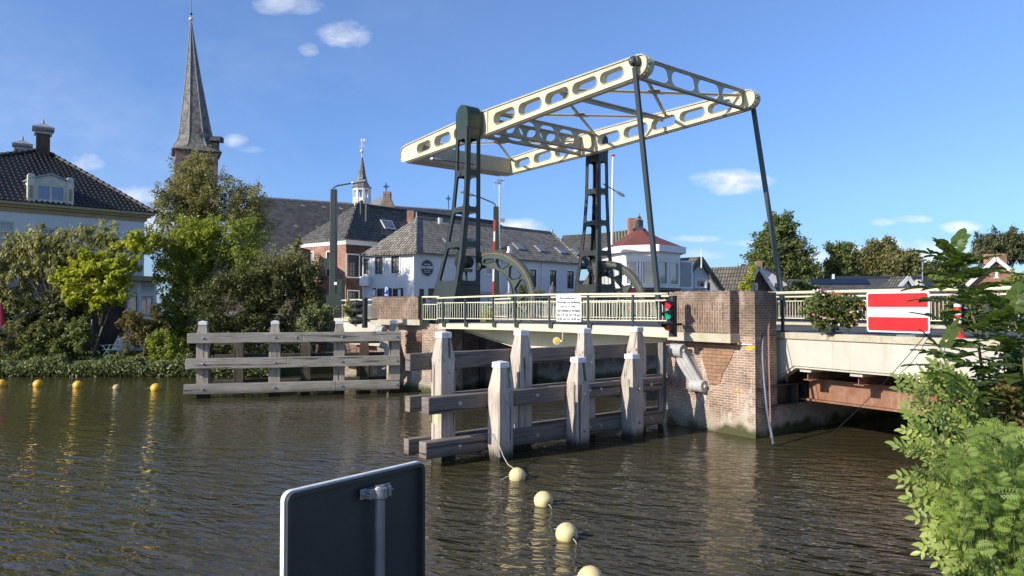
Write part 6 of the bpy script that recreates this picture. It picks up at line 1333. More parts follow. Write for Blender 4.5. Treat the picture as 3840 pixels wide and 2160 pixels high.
for i in range(len(k_pts)):
    p, q = grow(k_pts[i], .28) + UZ * kz[0], grow(k_pts[(i + 1) % len(k_pts)], .28) + UZ * kz[0]; b = MB(); m1 = p.lerp(ap, .55) - UZ * .12; m2 = q.lerp(ap, .55) - UZ * .12
    b.add([p, q, m2, m1, ap], [(0, 1, 2, 3), (3, 2, 4)]); 
    if i == 0: rfm = b
    else: rfm.add([p, q, m2, m1, ap], [(0, 1, 2, 3), (3, 2, 4)])
ko = rfm.build('roof', M['redroof'], kh); b = MB(); b.box((ap.x, ap.y, ap.z + .12), (.34, .34, .55), .4); b.lathe((ap.x, ap.y, ap.z - .22), [(.6, 0), (.25, .2)], 4, rot=.4); b.lathe((ap.x, ap.y, ap.z + .38), [(.2, 0), (.06, .08), (.05, .16), (.15, .18), (.04, .28), (.01, .5)], 10); b.build('roof_cowl', M['cowl'], ko)
b = MB(); b.box(B(2380, 850, 50.5), (.9, .8, 1.1)); b.build('chimney', M['brick_red'], kh)
b = MB(); b.box((k_pts[4].x + .55, k_pts[4].y + .7, (kz[2] + kz[4]) / 2), (.9, .05, kz[2] - kz[4]), .2); b.build('open_casement', M['white'], kh); b = MB(); b.box((k_pts[4].x + .55, k_pts[4].y + .66, (kz[2] + kz[4]) / 2), (.7, .03, kz[2] - kz[4] - .25), .2); b.build('pane', M['glass_blue'], kh)
# ---- long roof behind it
lr = thing('long_barn', tuple(B(2250, 1120, 66)), 'long dark roof with yellowish ridge tiles behind the farther tower and red brown roof', 'barn')
a, c = B(2110, 885, 84), B(2420, 860, 80); c.z = a.z + .25; roof(lr, [[a, c, c + Vector((-.6, -7.5, -4.0)), a + Vector((-2.2, -7.5, -4.0))]], M['tile_dark'], .3)
b = MB(); b.hexa([a + Vector((0, .1, -.5)), c + Vector((0, .1, -.5)), c + Vector((0, 1.3, -1)), a + Vector((0, 1.3, -1)), a + UZ * .05, c + UZ * .05, c + Vector((0, 1, -.3)), a + Vector((0, 1, -.3))]); b.build('ridge_tiles', M['tile_yellow'], lr)
roof(lr, [[B(2290, 870, 58.5), B(2420, 855, 58.5), B(2420, 960, 54), B(2290, 960, 54)]], M['tile_yellow'], .3)
b = MB(); b.prism([(a.x, 80, 2.7), (c.x, 77, 2.7), (c.x + 1, 84, 2.7), (a.x, 86, 2.7)], (0, 0, 3.4)); b.build('wall', M['render_shaded'], lr)

# ---- gabled houses to the right
def gable_house(name, label, ap, bl, br, D, turn, depth, wm, rm, wins=(), verge=None, zb=2.7, ovh=.3, cat='house', scallop=False, rise=0):
    """gable wall facing the camera: apex and eaves given in px; the roof runs back by depth, turned sideways by turn"""
    A0 = B(*ap, D); l0 = B(*bl, D + turn * (bl[0] - ap[0]) * .01); r0 = B(*br, D + turn * (br[0] - ap[0]) * .01); t = thing(name, (A0.x, A0.y, zb), label, cat)
    P_, Q_ = Vector((l0.x, l0.y, 0)), Vector((r0.x, r0.y, 0)); pl = Plane(P_, Q_); sA = (Vector((A0.x, A0.y, 0)) - P_).dot(pl.d)
    wall(t, P_, Q_, zb, 0, wm, wins, top=[(pl.len, r0.z), (sA, A0.z), (0, l0.z)])
    back = -pl.n * depth + pl.d * rise; f = pl.n * ovh; A1 = pl.p(sA, A0.z); Lp, Rp = pl.p(0, l0.z), pl.p(pl.len, r0.z)
    eL = Lp + (Lp - A1).normalized() * .4; eR = Rp + (Rp - A1).normalized() * .4
    roof(t, [[eL + f, A1 + f + UZ * .08, A1 + back + UZ * .08, eL + back]], rm, .12); roof(t, [[eR + f, A1 + f + UZ * .08, A1 + back + UZ * .08, eR + back]], rm, .12)
    b = MB(); b.prism([Lp - pl.n * .3 + UZ * (zb - Lp.z), Rp - pl.n * .3 + UZ * (zb - Rp.z), Rp + back + UZ * (zb - Rp.z), Lp + back + UZ * (zb - Lp.z)], (0, 0, min(l0.z, r0.z) - zb - .2)); b.build('core_walls', wm, t)
    if verge:
        b = MB(); b.bar(A1 + f * 1.1 + UZ * .0, eL + f * 1.1, .06, .30, up=UZ); b.bar(A1 + f * 1.1, eR + f * 1.1, .06, .30, up=UZ)
        if scallop:
            for e in (eL, eR):
                n_ = int((e - A1).length / .22)
                for k in range(1, n_): p = A1.lerp(e, k / n_) + f * 1.1; b.prism([p - pl.d * .10 - UZ * .1, p + pl.d * .10 - UZ * .1, p - UZ * .33], pl.n * .03)
        b.build('verge_board', verge, t)
    return t, pl, A1, back
g1_, gp1, A1_, bk1 = gable_house('white_cottage', 'small white cottage gable with dark green scalloped verge boards', (2620, 968), (2545, 1066), (2705, 1094), 52, .6, 9, M['render_shaded'], M['tile_barn'], [(2610, 1049, 2645, 1079, M['white'], M['glass'], 1, 1, 'trim')], M['green'], scallop=True, rise=-3.4)
b = MB(); b.lathe(A1_ + gp1.n * .35, [(.05, -.7), (.06, 0), (.04, .3), (.005, .75)], 6); b.build('finial', M['white'], g1_)
b = MB(); b.pb(gp1, gp1.len * .62, gp1.len * .64, 4.5, 5.0, .3, .5); b.bar(gp1.p(gp1.len * .25, 4.55, .4), gp1.p(gp1.len * .63, 4.6, .4), .03, .03); b.build('lamp_bracket', M['iron'], g1_)
g2_, gp2, A2_, bk2_ = gable_house('tiled_barn', 'old barn with mossy tiles, ivy along the verge and a dark timber gable', (2837, 1001), (2786, 1094), (2897, 1094), 57, .5, 13, M['brick_brown'], M['tile_barn'], [(2812, 1066, 2836, 1093, M['white'], M['glass'], 3, 3, 'trim')], M['zinc'], cat='barn', rise=-9)
g3_, gp3, A3_, bk3 = gable_house('grey_house', 'grey roofed white house behind the old barn and beside the big tree', (2868, 1000), (2850, 1020), (2955, 1062), 66, .5, 9, M['render'], M['tile_barn'], [(2885, 1062, 2898, 1085, M['darksteel'], M['glass'], 1, 1), (2905, 1062, 2920, 1085, M['darksteel'], M['glass'], 1, 1)], None, rise=-2)
b = MB(); b.box(B(2845, 1005, 66), (.5, .5, 1.2)); b.build('chimney', M['brick_red'], g2_)
# low long roofs
def low_roof(name, label, x0, x1, y0t, y1t, ybot, D, mat, wm, slope=4.5, skew=0, edge=None):
    a, c = B(x0, y0t, D + slope), B(x1, y1t, D + slope); t = thing(name, ((a.x + c.x) / 2, D, 2.7), label, 'building'); zr = (a.z + c.z) / 2; a.z = c.z = zr; e0, e1 = B(x0 + skew, ybot, D), B(x1 + skew, ybot, D); e0.z = e1.z = (e0.z + e1.z) / 2
    roof(t, [[e0, e1, c, a]], mat, .2); roof(t, [[a, c, c + Vector((0, slope, e0.z - zr)), a + Vector((0, slope, e0.z - zr))]], mat, .2)
    b = MB(); b.prism([(e0.x, D + .2, 2.6), (e1.x, D + .2, 2.6), (c.x, D + 2 * slope, 2.6), (a.x, D + 2 * slope, 2.6)], (0, 0, e0.z - 2.62)); b.build('wall', wm, t)
    if edge:
        for p, q in (((e0, a), (e1, c))[k] for k in ((1,) if edge == 1 else (0, 1))): b = MB(); b.bar(p + UZ * .05, q + UZ * .05, .3, .35); b.build('verge_board', M['white'], t)
    return t, a, c, e0, e1
t_, a, c, e0, e1 = low_roof('black_roofed_building', 'long building with black sheet roof and white verge boards at the far right', 3125, 3535, 1042, 1028, 1078, 84, M['blackroof'], M['render'], 6, edge=2)
t_, a, c, e0, e1 = low_roof('solar_roofed_building', 'grey tiled building carrying a long row of dark solar panels', 2960, 3390, 1052, 1041, 1080, 66, M['tile_dark'], M['brick_brown'], 5)
n_ = (e1 - e0).cross(a - e0).normalized(); n_ = n_ if n_.z > 0 else -n_; b = MB(); u_ = (e1 - e0); v_ = (a - e0); b.ob(e0 + u_ * .1 + v_ * .35 + n_ * .02, u_ * .62, v_ * .55, n_ * .08); b.build('solar_panel', M['solar'], t_)
t2_, gp4, A4_, _ = gable_house('white_gable_house', 'low tiled house with a pale gable triangle in front of the black roof', (3398, 1040), (3368, 1072), (3424, 1084), 62, .4, 1.2, M['render_shaded'], M['tile_dark'], [], M['white'], rise=-.5)
gable_house('small_gable_shed', 'tiny white edged gable between the pale gable and the black roof', (3437, 1052), (3420, 1074), (3452, 1074), 64, 0, 4, M['brick_brown'], M['tile_cafe'], [], M['white'])
low_roof('front_tiled_shed', 'long low roof of light grey mossy tiles just above the bridge railing', 3120, 3400, 1076, 1072, 1118, 52, M['tile_barn'], M['brick_brown'], 3.5, edge=None)
low_roof('rear_tiled_shed', 'long low dark roof behind the red white red board', 3400, 3860, 1079, 1079, 1106, 50, M['tile_dark'], M['brick_brown'], 3.0)
low_roof('left_tiled_shed', 'low dark tiled roof behind the climbing shrub left of the flower boxes', 2900, 3150, 1072, 1074, 1112, 56, M['tile_dark'], M['brick_brown'], 3.0)
g5, gp5, A5, bk5 = gable_house('red_brick_house', 'red brick gabled house with pale verge boards at the right edge', (3727, 970), (3632, 1058), (3828, 1052), 58, -.3, 10, M['brick_red'], M['blackroof'], [(3729, 1008, 3743, 1041, M['white'], M['signwhite'], 1, 1), (3682, 1068, 3720, 1084, M['white'], M['glass'], 2, 1)], M['white'], rise=5)
for x, w_ in ((3755, 62), (3708, 66)): b = MB(); b.box(B(x, 972, w_), (.62, .5, .9)); b.build('chimney', M['brick_red'], g5)
b = MB(); b.box(B(3810, 950 - 20, 62) - Vector((0, 0, 3)), (.05, .05, .05)); 
# ---------------------------------------------------------------- foliage
def leaf_mesh(name, ctr, size, mat, parent=None, elong=1.9, droop=0.0, flat=0.35, origin=None, jit=.35):
    """one mesh of many small pointed leaves; ctr (n,3)"""
    n = len(ctr); nrm = RNG.normal(size=(n, 3)); nrm[:, 2] += flat * 2; nrm += np.array([SUN.x, SUN.y, SUN.z]) * .5; nrm /= np.linalg.norm(nrm, axis=1)[:, None]
    a = RNG.normal(size=(n, 3)); a[:, 2] -= droop * 3; a -= nrm * (a * nrm).sum(1)[:, None]; a /= np.linalg.norm(a, axis=1)[:, None]; b = np.cross(nrm, a)
    s = size * (1 + jit * RNG.uniform(-1, 1, n))[:, None]; L = a * s * .5; Wd = b * s * .5 / elong; fold = nrm * s * .10
    v = np.stack([ctr - L, ctr - L * .1 + Wd + fold, ctr + L, ctr - L * .1 - Wd + fold], 1).reshape(-1, 3)
    org = np.array(ORG[parent.name]) if parent is not None else (np.array(origin) if origin is not None else np.array([v[:, 0].mean(), v[:, 1].mean(), v[:, 2].min()]))
    me = bpy.data.meshes.new(name); me.vertices.add(4 * n); me.vertices.foreach_set('co', (v - org).ravel()); me.loops.add(4 * n); me.loops.foreach_set('vertex_index', np.arange(4 * n, dtype=np.int32))
    me.polygons.add(n); me.polygons.foreach_set('loop_start', np.arange(0, 4 * n, 4, dtype=np.int32)); me.polygons.foreach_set('loop_total', np.full(n, 4, dtype=np.int32)); me.materials.append(mat); me.update(calc_edges=True)
    o = bpy.data.objects.new(name, me); COL.objects.link(o); ORG[o.name] = tuple(org)
    if parent is not None: o.parent = parent
    else: o.location = Vector(org)
    return o
def blob_pts(blobs, n, clumps, cr, D, shell=.55, tilt=.35):
    """points in clumps spread through ellipsoids given in photo px: (px, py, rx, ry[, depth])"""
    vol = np.array([b[2] * b[3] for b in blobs], float); vol /= vol.sum(); out = []
    for b, w_ in zip(blobs, vol):
        k = max(2, int(clumps * w_)); m = max(8, int(n * w_ / k)); c = np.array(B(b[0], b[1], b[4] if len(b) > 4 else D)); Dd = c[1]; rx, rz = b[2] / F * Dd, b[3] / F * Dd
        d = RNG.normal(size=(k, 3)); d /= np.linalg.norm(d, axis=1)[:, None]; r = RNG.uniform(shell ** 3, 1, k) ** (1 / 3) * np.where(RNG.uniform(0, 1, k) < .22, RNG.uniform(1.0, 1.28, k), 1.0); cc = c + d * r[:, None] * np.array([rx, min(rx, rz) * .9, rz])
        L_ = cr * RNG.uniform(.6, 1.7, k); td = d * .8 + RNG.normal(size=(k, 3)) * .55 + np.array([0, 0, tilt]); td /= np.linalg.norm(td, axis=1)[:, None]
        tt = RNG.uniform(-.3, 1, (k, m, 1)); q = td[:, None, :] * tt * L_[:, None, None] + RNG.normal(size=(k, m, 3)) * (cr * .27 * (1.15 - .6 * tt)); out.append((cc[:, None, :] + q).reshape(-1, 3))
    return np.concatenate(out)
def plant(name, label, cat, blobs, D, n, size, mat, trunk=None, clumps=90, cr=.5, group=None, part='crown', trunk_mat=None, tr=.12, zb=2.7, limbs=6, droop=0, shell=.5, extra=None, elong=1.9):
    bx = np.mean([b[0] for b in blobs]); by_ = max(b[1] + b[3] for b in blobs); base = B(bx if trunk is None else trunk[0], by_, D); t = thing(name, (base.x, D, zb), label, cat, group)
    pts = blob_pts(blobs, n, clumps, cr, D, shell, .35 - droop * .8); leaf_mesh(part, pts, size, mat, t, droop=droop, elong=elong)
    if extra: leaf_mesh(part, blob_pts(extra[0], extra[1], max(6, clumps // 3), cr, D, shell), size, extra[2], t, droop=droop)
    bl = MB(); x0 = base.x; z0 = zb - .1
    top = B(blobs[0][0], blobs[0][1] - blobs[0][3] * .3, D); bl.tube([Vector((x0, D, z0)), Vector((x0, D, z0)).lerp(top, .35) + Vector((.1, 0, 0)), Vector((x0, D, z0)).lerp(top, .7), top], [tr, tr * .75, tr * .45, tr * .12], 7)
    for i in range(limbs):
        b_ = blobs[i % len(blobs)]; e = B(b_[0] + random.uniform(-.7, .7) * b_[2], b_[1] + random.uniform(-.7, .5) * b_[3], D) + Vector((0, random.uniform(-.8, .8), 0)); s_ = Vector((x0, D, z0)).lerp(top, random.uniform(.2, .7)); m_ = s_.lerp(e, .5) + Vector((random.uniform(-.3, .3), 0, random.uniform(0, .4)))
        bl.tube([s_, m_, e], [tr * .4, tr * .25, tr * .06], 5)
    bl.build('trunk', trunk_mat or M['bark'], t, smooth=True); return t
P = plant
# left garden, back to front
P('birch_tree', 'tall airy brownish tree in front of the church tower', 'tree', [(720, 690, 80, 90), (800, 760, 140, 90), (700, 800, 110, 110), (930, 790, 70, 80), (880, 880, 120, 90), (640, 780, 50, 60), (745, 630, 45, 40)], 52, 32000, .17, M['lf_brown'], (800, 0), 480, .66, zb=.8, tr=.22, limbs=22, shell=.35)
P('leafy_tree', 'dense fresh green tree with pale stems at the canal edge right of the white house', 'tree', [(720, 900, 95, 70), (900, 920, 80, 80), (680, 1010, 90, 90), (800, 1030, 110, 80), (930, 1010, 60, 60), (720, 1130, 90, 90), (640, 1230, 60, 90), (700, 1290, 90, 60)], 41, 26000, .17, M['lf_bright'], (740, 0), 400, .50, zb=.72, tr=.16, limbs=18, trunk_mat=M['bark_pale'], extra=([(740, 900, 100, 60), (690, 1000, 80, 70)], 5000, M['lf_yellow']))
P('drooping_tree', 'broad tree with drooping olive brown leaves before the white house', 'tree', [(150, 960, 120, 80), (60, 1010, 90, 90), (300, 920, 110, 60), (400, 880, 60, 40), (230, 1010, 120, 70), (110, 890, 60, 40), (40, 1100, 70, 50), (480, 940, 60, 50), (590, 880, 45, 60)], 39.5, 12500, .25, M['lf_droop'], (250, 0), 330, .40, zb=.72, tr=.2, limbs=26, droop=.9, elong=2.6, trunk_mat=M['bark_pale'], shell=.3)
P('yellow_green_tree', 'small bright yellow green tree in the garden behind the white chair', 'tree', [(350, 1010, 100, 50), (300, 1060, 90, 60), (410, 1080, 90, 50), (450, 1010, 60, 40), (330, 1130, 90, 40), (520, 920, 60, 35)], 38.6, 9500, .23, M['lf_yellow'], (390, 0), 220, .36, zb=.72, tr=.13, limbs=14, shell=.3)
P('dark_shrub', 'big dark shrub mass behind the far fender', 'shrub', [(960, 1080, 110, 90), (1080, 1050, 90, 60), (1150, 1060, 60, 80), (860, 1150, 120, 120), (1040, 1180, 130, 110), (1180, 1160, 60, 80), (950, 1300, 150, 60), (1140, 1270, 90, 50), (800, 1290, 90, 60)], 38.5, 31000, .16, M['lf_dark'], (1000, 0), 480, .48, zb=.75, tr=.12, limbs=10, shell=.35, extra=([(1060, 990, 60, 40), (1140, 1010, 50, 30), (1000, 1030, 60, 30)], 2600, M['lf_olive']))
P('climbing_plant', 'tall narrow creeper in autumn tints left of the red brick house', 'climber', [(1105, 930, 14, 45), (1100, 1000, 26, 50), (1085, 1050, 30, 30)], 62, 2600, .26, M['lf_olive'], (1105, 0), 30, .4, zb=2.7, limbs=3)
P('dark_conifer', 'dark feathery shrub under the drooping tree beside the orange framed window', 'shrub', [(170, 1160, 90, 60), (230, 1210, 80, 60), (100, 1190, 60, 40)], 38.3, 6000, .2, M['lf_dark'], (180, 0), 70, .45, zb=.72, limbs=4)
P('rusty_shrub', 'reddish brown shrub right of the white garden chair', 'shrub', [(540, 1220, 60, 70), (570, 1280, 60, 50), (500, 1250, 40, 40)], 37.6, 6500, .15, M['lf_rust'], (540, 0), 70, .38, zb=.72, limbs=5)
P('tall_grass_clump', 'straw coloured tall perennials at the left end of the garden', 'plants', [(60, 1265, 90, 45), (180, 1260, 60, 50), (30, 1300, 70, 40)], 37.2, 9000, .17, M['lf_straw'], (90, 0), 90, .35, zb=.72, limbs=4, elong=3.5)
P('garden_shrub', 'green shrub between the tall perennials and the parasol', 'shrub', [(215, 1290, 60, 50), (290, 1260, 50, 50), (140, 1310, 70, 30)], 37.0, 6500, .16, M['lf_mid'], (215, 0), 70, .35, zb=.72, limbs=4)
P('waterside_shrub', 'fresh green shrub hanging over the water at the left end of the far fender', 'shrub', [(640, 1350, 60, 40), (700, 1370, 60, 25), (610, 1300, 50, 40)], 36.6, 8000, .15, M['lf_bright'], (650, 0), 80, .35, zb=.4, limbs=4)
# ivy along the garden bank
iv = []
for i in range(24000):
    x = RNG.uniform(-27, -11.5); y = 36.4 - .02 * (x + 20) + RNG.normal() * .25; z = RNG.uniform(.02, .80 + .18 * math.sin(x * 1.9) + .12 * math.sin(x * 5.1)); iv.append((x, y - .25 * math.sin(z * 3), z))
tag(leaf_mesh('bank_ivy', np.array(iv), .15, M['lf_ivy'], origin=(-19, 36.4, 0)), 'low ivy hedge hanging over the water along the left garden bank', 'ivy', kind='stuff')
gl = [(RNG.uniform(-27, -11), RNG.uniform(36.8, 43), .74 + RNG.uniform(0, .16)) for i in range(9000)]
tag(leaf_mesh('garden_grass', np.array(gl), .15, M['lf_mid'], origin=(-19, 39, .7), elong=3), 'rough grass under the garden trees', 'grass', kind='stuff')
# ivy at the green cabinet and hanging plants
P('ivy', 'dark ivy creeping over the wall foot below the green cabinet', 'ivy', [(1190, 1190, 60, 25), (1160, 1230, 40, 40), (1215, 1180, 40, 18)], 34.6, 3600, .13, M['lf_ivy'], (1190, 0), 50, .28, zb=1.2, limbs=2)
P('hanging_plant', 'olive hanging plant on the cream railing beside the side view ship signal', 'plant', [(1318, 1160, 22, 26), (1330, 1180, 16, 16)], 32.6, 1500, .10, M['lf_olive'], (1318, 0), 22, .2, zb=2.72, limbs=2)
P('hedge', 'green shrub with white blossom behind the nearer rack sector', 'shrub', [(1975, 1110, 50, 25), (2005, 1130, 45, 30), (1950, 1140, 40, 30)], 45, 3600, .15, M['lf_mid'], (1975, 0), 40, .35, zb=2.7, limbs=2)
P('hedge', 'yellow green plant in a planter left of the green barrier mast base', 'shrub', [(1830, 1180, 20, 24), (1815, 1200, 14, 12)], 33.5, 1000, .10, M['lf_yellow'], (1830, 0), 16, .2, zb=2.7, limbs=1)
# trees on the right horizon
P('tall_tree', 'tall dense cone shaped tree behind the old barn', 'tree', [(2925, 850, 38, 40), (2920, 900, 62, 45), (2900, 950, 78, 50), (2965, 960, 70, 50), (2900, 1005, 88, 45), (2985, 1010, 58, 40), (2850, 985, 40, 30)], 100, 26000, .42, M['lf_mid'], (2925, 0), 420, 1.15, limbs=8, tr=.4, shell=.4)
P('small_tree', 'narrow dark tree standing alone over the solar panel roof', 'tree', [(3150, 950, 22, 25), (3140, 985, 42, 30), (3150, 1020, 45, 25)], 105, 9000, .48, M['lf_mid'], (3150, 0), 60, 1.2, limbs=4, tr=.3)
P('broad_tree', 'broad olive green tree behind the black roof, the larger of the pair', 'tree', [(3300, 940, 45, 28), (3270, 980, 60, 32), (3320, 985, 60, 40), (3250, 1015, 60, 25)], 112, 15000, .42, M['lf_olive'], (3300, 0), 100, 1.4, limbs=5, tr=.35)
P('broad_tree', 'smaller rounded olive tree right beside the broad one', 'tree', [(3385, 975, 36, 28), (3420, 1005, 50, 28), (3370, 1010, 40, 25)], 108, 9000, .48, M['lf_olive'], (3390, 0), 60, 1.2, limbs=4, tr=.3)
P('pale_tree', 'distant pale green trees right of the slim lamp pole', 'tree', [(3490, 1015, 50, 25), (3560, 1015, 40, 22), (3600, 1035, 50, 22)], 130, 7000, .5, M['lf_willow'], (3500, 0), 60, 1.3, limbs=3, tr=.3)
P('pale_tree', 'small pale yellowish tree between the tall cone tree and the narrow dark one', 'tree', [(3072, 1032, 28, 18), (3030, 1020, 22, 28)], 110, 2600, .45, M['lf_olive'], (3060, 0), 26, .9, limbs=2, tr=.2)
P('willow_tree', 'grey green weeping willow behind the red brick gabled house', 'tree', [(3760, 915, 60, 38), (3700, 940, 38, 35), (3830, 910, 40, 35), (3790, 960, 60, 25)], 85, 13000, .42, M['lf_willow'], (3770, 0), 110, .95, limbs=14, tr=.3, droop=1.0, elong=3, shell=.3)
P('green_bush', 'round yellow green bush before the red brick gabled house', 'shrub', [(3825, 1075, 50, 35), (3790, 1100, 50, 30), (3560, 1060, 40, 25)], 50, 5000, .2, M['lf_bright'], (3825, 0), 50, .5, limbs=2)
P('climbing_shrub', 'leafy shrub behind the railing left of the flower box', 'shrub', [(3010, 1090, 42, 22), (2985, 1110, 45, 25), (3020, 1070, 20, 12)], 40, 3800, .16, M['lf_mid'], (3010, 0), 46, .3, limbs=3)
P('roof_ivy', 'ivy growing along the verge of the old barn roof', 'ivy', [(2822, 1018, 8, 14), (2808, 1045, 10, 20), (2796, 1075, 12, 22)], 56.2, 2200, .16, M['lf_yellow'], (2800, 0), 26, .3, limbs=1)
# ---------------------------------------------------------------- garden furniture
gc = thing('garden_chair', tuple(B(440, 1332, 38)), 'white slatted plastic garden chair with high back near the water', 'chair'); o = B(438, 1333, 38); o.z = .74
sdv, fwv = Vector((.80, .30, 0)).normalized(), Vector((-.75, -.45, 0)).normalized()
def gp(x, y, z): return o + sdv * x + fwv * y + UZ * z
b = MB()
for k in range(5): b.bar(gp(-.24, .02 + k * .1, .42 + .01 * k), gp(.24, .02 + k * .1, .42 + .01 * k), .08, .025)
b.build('seat', M['white'], gc); b = MB()
for k in range(9): z = .48 + k * .075; y = -.04 - k * .035; b.bar(gp(-.23, y, z), gp(.23, y, z), .02, .058)
for x in (-.24, .24): b.bar(gp(x, .0, .42), gp(x, -.34, 1.18), .04, .05)
b.build('backrest', M['white'], gc)
for x in (-.29, .29):
    b = MB(); b.bar(gp(x, .46, .66), gp(x, -.15, .70), .06, .03); b.build('armrest', M['white'], gc)
    b = MB(); b.bar(gp(x, .42, 0), gp(x, .02, .66), .045, .045); b.bar(gp(x, -.12, 0), gp(x, .36, .66), .045, .045); b.build('leg', M['white'], gc)
gt = thing('garden_table', tuple(B(345, 1330, 38.4)), 'grey green garden table under the closed dark parasol', 'table'); c = B(335, 1333, 38.4); b = MB(); b.box((c.x, c.y, 1.42), (1.1, .8, .04), .3); b.build('table_top', M['signback'], gt)
for sx, sy in ((-1, -1), (1, -1), (1, 1), (-1, 1)): b = MB(); b.tube([Vector((c.x + sx * .45, c.y + sy * .3, .72)), Vector((c.x + sx * .42, c.y + sy * .28, 1.41))], .02); b.build('leg', M['signback'], gt)
gp_ = thing('closed_parasol', tuple(B(344, 1330, 38.2)), 'closed dark patterned parasol standing in the garden table', 'parasol'); c = B(344, 1333, 38.3); b = MB(); b.lathe((c.x, c.y, 0), [(B(0, 0, 1).x * 0 + .17, B(344, 1276, 38.3).z), (.13, B(344, 1250, 38.3).z), (.06, B(344, 1215, 38.3).z), (.02, B(344, 1200, 38.3).z)], 9); b.build('canopy', M['cloth_dark'], gp_); b = MB(); b.tube([Vector((c.x, c.y, .72)), B(344, 1198, 38.3)], .02); b.build('pole', M['white'], gp_)
rp = thing('closed_parasol', tuple(B(2, 1225, 38)), 'closed red parasol at the left edge of the garden', 'parasol'); c = B(-2, 1300, 37.6); b = MB(); b.lathe((c.x, c.y, 0), [(.30, B(0, 1224, 37.6).z), (.22, B(0, 1190, 37.6).z), (.07, B(0, 1135, 37.6).z)], 9); b.build('canopy', M['cloth_red'], rp); b = MB(); b.tube([Vector((c.x, c.y, .72)), Vector((c.x, c.y, B(0, 1130, 37.6).z))], .025); b.build('pole', M['white'], rp)
ml = MB(); ml.tube([B(345, 1335, 37.4), B(385, 1225, 38)], .045, 7); tag(ml.build('leaning_pole', M['bark_pale']), 'pale pole leaning against the small yellow green tree', 'pole')
# ---------------------------------------------------------------- flower boxes on the fixed bridge
def flowerbox(px, py, rx, ry, D, label):
    c = B(px, py, D); t = thing('flower_box', (c.x, c.y, 2.72), label, 'flower box', 'flower boxes on the fixed bridge'); w_ = rx / F * D
    b = MB(); b.box((c.x, c.y, c.z + .1), (w_ * 1.3, .35, .28)); b.build('planter', M['signback'], t); b = MB(); b.tube([Vector((c.x, c.y, 2.7)), Vector((c.x, c.y, c.z))], .04); b.box((c.x, c.y, 2.72), (.32, .22, .06)); b.build('stand', M['iron'], t)
    bl = [(px - rx * .55, py - ry * .15, rx * .5, ry * .8), (px + rx * .6, py - ry * .1, rx * .45, ry * .8), (px, py - ry * .1, rx * .8, ry * .8), (px - rx * .1, py + ry * .55, rx * .8, ry * .5)]
    leaf_mesh('foliage', blob_pts(bl, 9000, 220, .12, D, .1, -.3), .07, M['lf_mid'], t)
    leaf_mesh('foliage', blob_pts(bl, 3500, 110, .12, D, .5, -.3), .07, M['lf_bright'], t)
    for m_, n_ in (('pink', 11), ('petalred', 3), ('petalw', 7)):
        b = MB()
        for i in range(n_):
            up = random.random() < .6; p = B(px + random.uniform(-.95, .95) * rx, py + (random.uniform(-1.15, -.75) if up else random.uniform(-.6, .9)) * ry, D - .32 - random.random() * .1)
            for k in range(3): b.ball(p + Vector((random.uniform(-.03, .03), random.uniform(-.02, .02), random.uniform(-.02, .02))), .022, 6, .8)
        b.build('blossom', M[m_], t)
flowerbox(3127, 1160, 105, 66, 18.6, 'flower box full of pink and white blossoms left of the boat sign')
flowerbox(3690, 1170, 140, 66, 17.0, 'flower box with pink blossoms at the right edge behind the dark leaved sapling')
# ---------------------------------------------------------------- foreground plants on the near bank
LFV, LFF = [], []
class LeafB(MB):
    def blade(s, p, d, n, L, Wd, curl=.15):
        """broad leaf blade of ten points, folded along its rib and drooping at the tip"""
        d = d.normalized(); sd = d.cross(n)
        if sd.length < 1e-3: return
        sd.normalize(); n = sd.cross(d).normalized(); vs = [p]
        for t, w_ in ((.14, .55), (.38, 1.0), (.66, .82), (.86, .42)):
            m = p + d * (L * t) - n * (curl * L * t * t); vs += [m + sd * (Wd * w_ / 2) + n * Wd * .12, m, m - sd * (Wd * w_ / 2) + n * Wd * .12]
        vs.append(p + d * L - n * curl * L); f = [(0, 2, 1), (0, 3, 2)]
        for k in range(3): a = 1 + 3 * k; f += [(a, a + 1, a + 4, a + 3), (a + 1, a + 2, a + 5, a + 4)]
        f += [(10, 11, 13), (11, 12, 13)]; s.add(vs, f)
def compound(lb, sb, p, d, L, pairs, lw, lr=.42, up=UZ, wob=.2):
    """pinnate leaf: a stalk with leaflets in pairs and one at the tip"""
    d = d.normalized(); sd = d.cross(up); sd = sd.normalized() if sd.length > .01 else Vector((1, 0, 0)); nn = sd.cross(d).normalized(); pts = []
    for i in range(5): t = i / 4; pts.append(p + d * L * t - UZ * (.12 * L * t * t))
    sb.tube(pts, [.0035, .003, .0026, .002, .0015], 4, cap=False)
    for k in range(pairs):
        t = .28 + .62 * k / max(1, pairs - 1) if pairs > 1 else .6; q = p + d * L * t - UZ * (.12 * L * t * t)
        for sg in (-1, 1): v = (sd * sg * .85 + d * .5 + nn * random.uniform(-wob, wob)).normalized(); n_ = (nn + Vector((random.uniform(-.3, .3), random.uniform(-.3, .3), 0))).normalized(); lb.blade(q, v, n_, lr * L * random.uniform(.85, 1.1) * (1 - .25 * abs(t - .5)), lw * random.uniform(.85, 1.1))
    lb.blade(pts[-1], d - UZ * .15, nn, lr * L * 1.15, lw * 1.1)
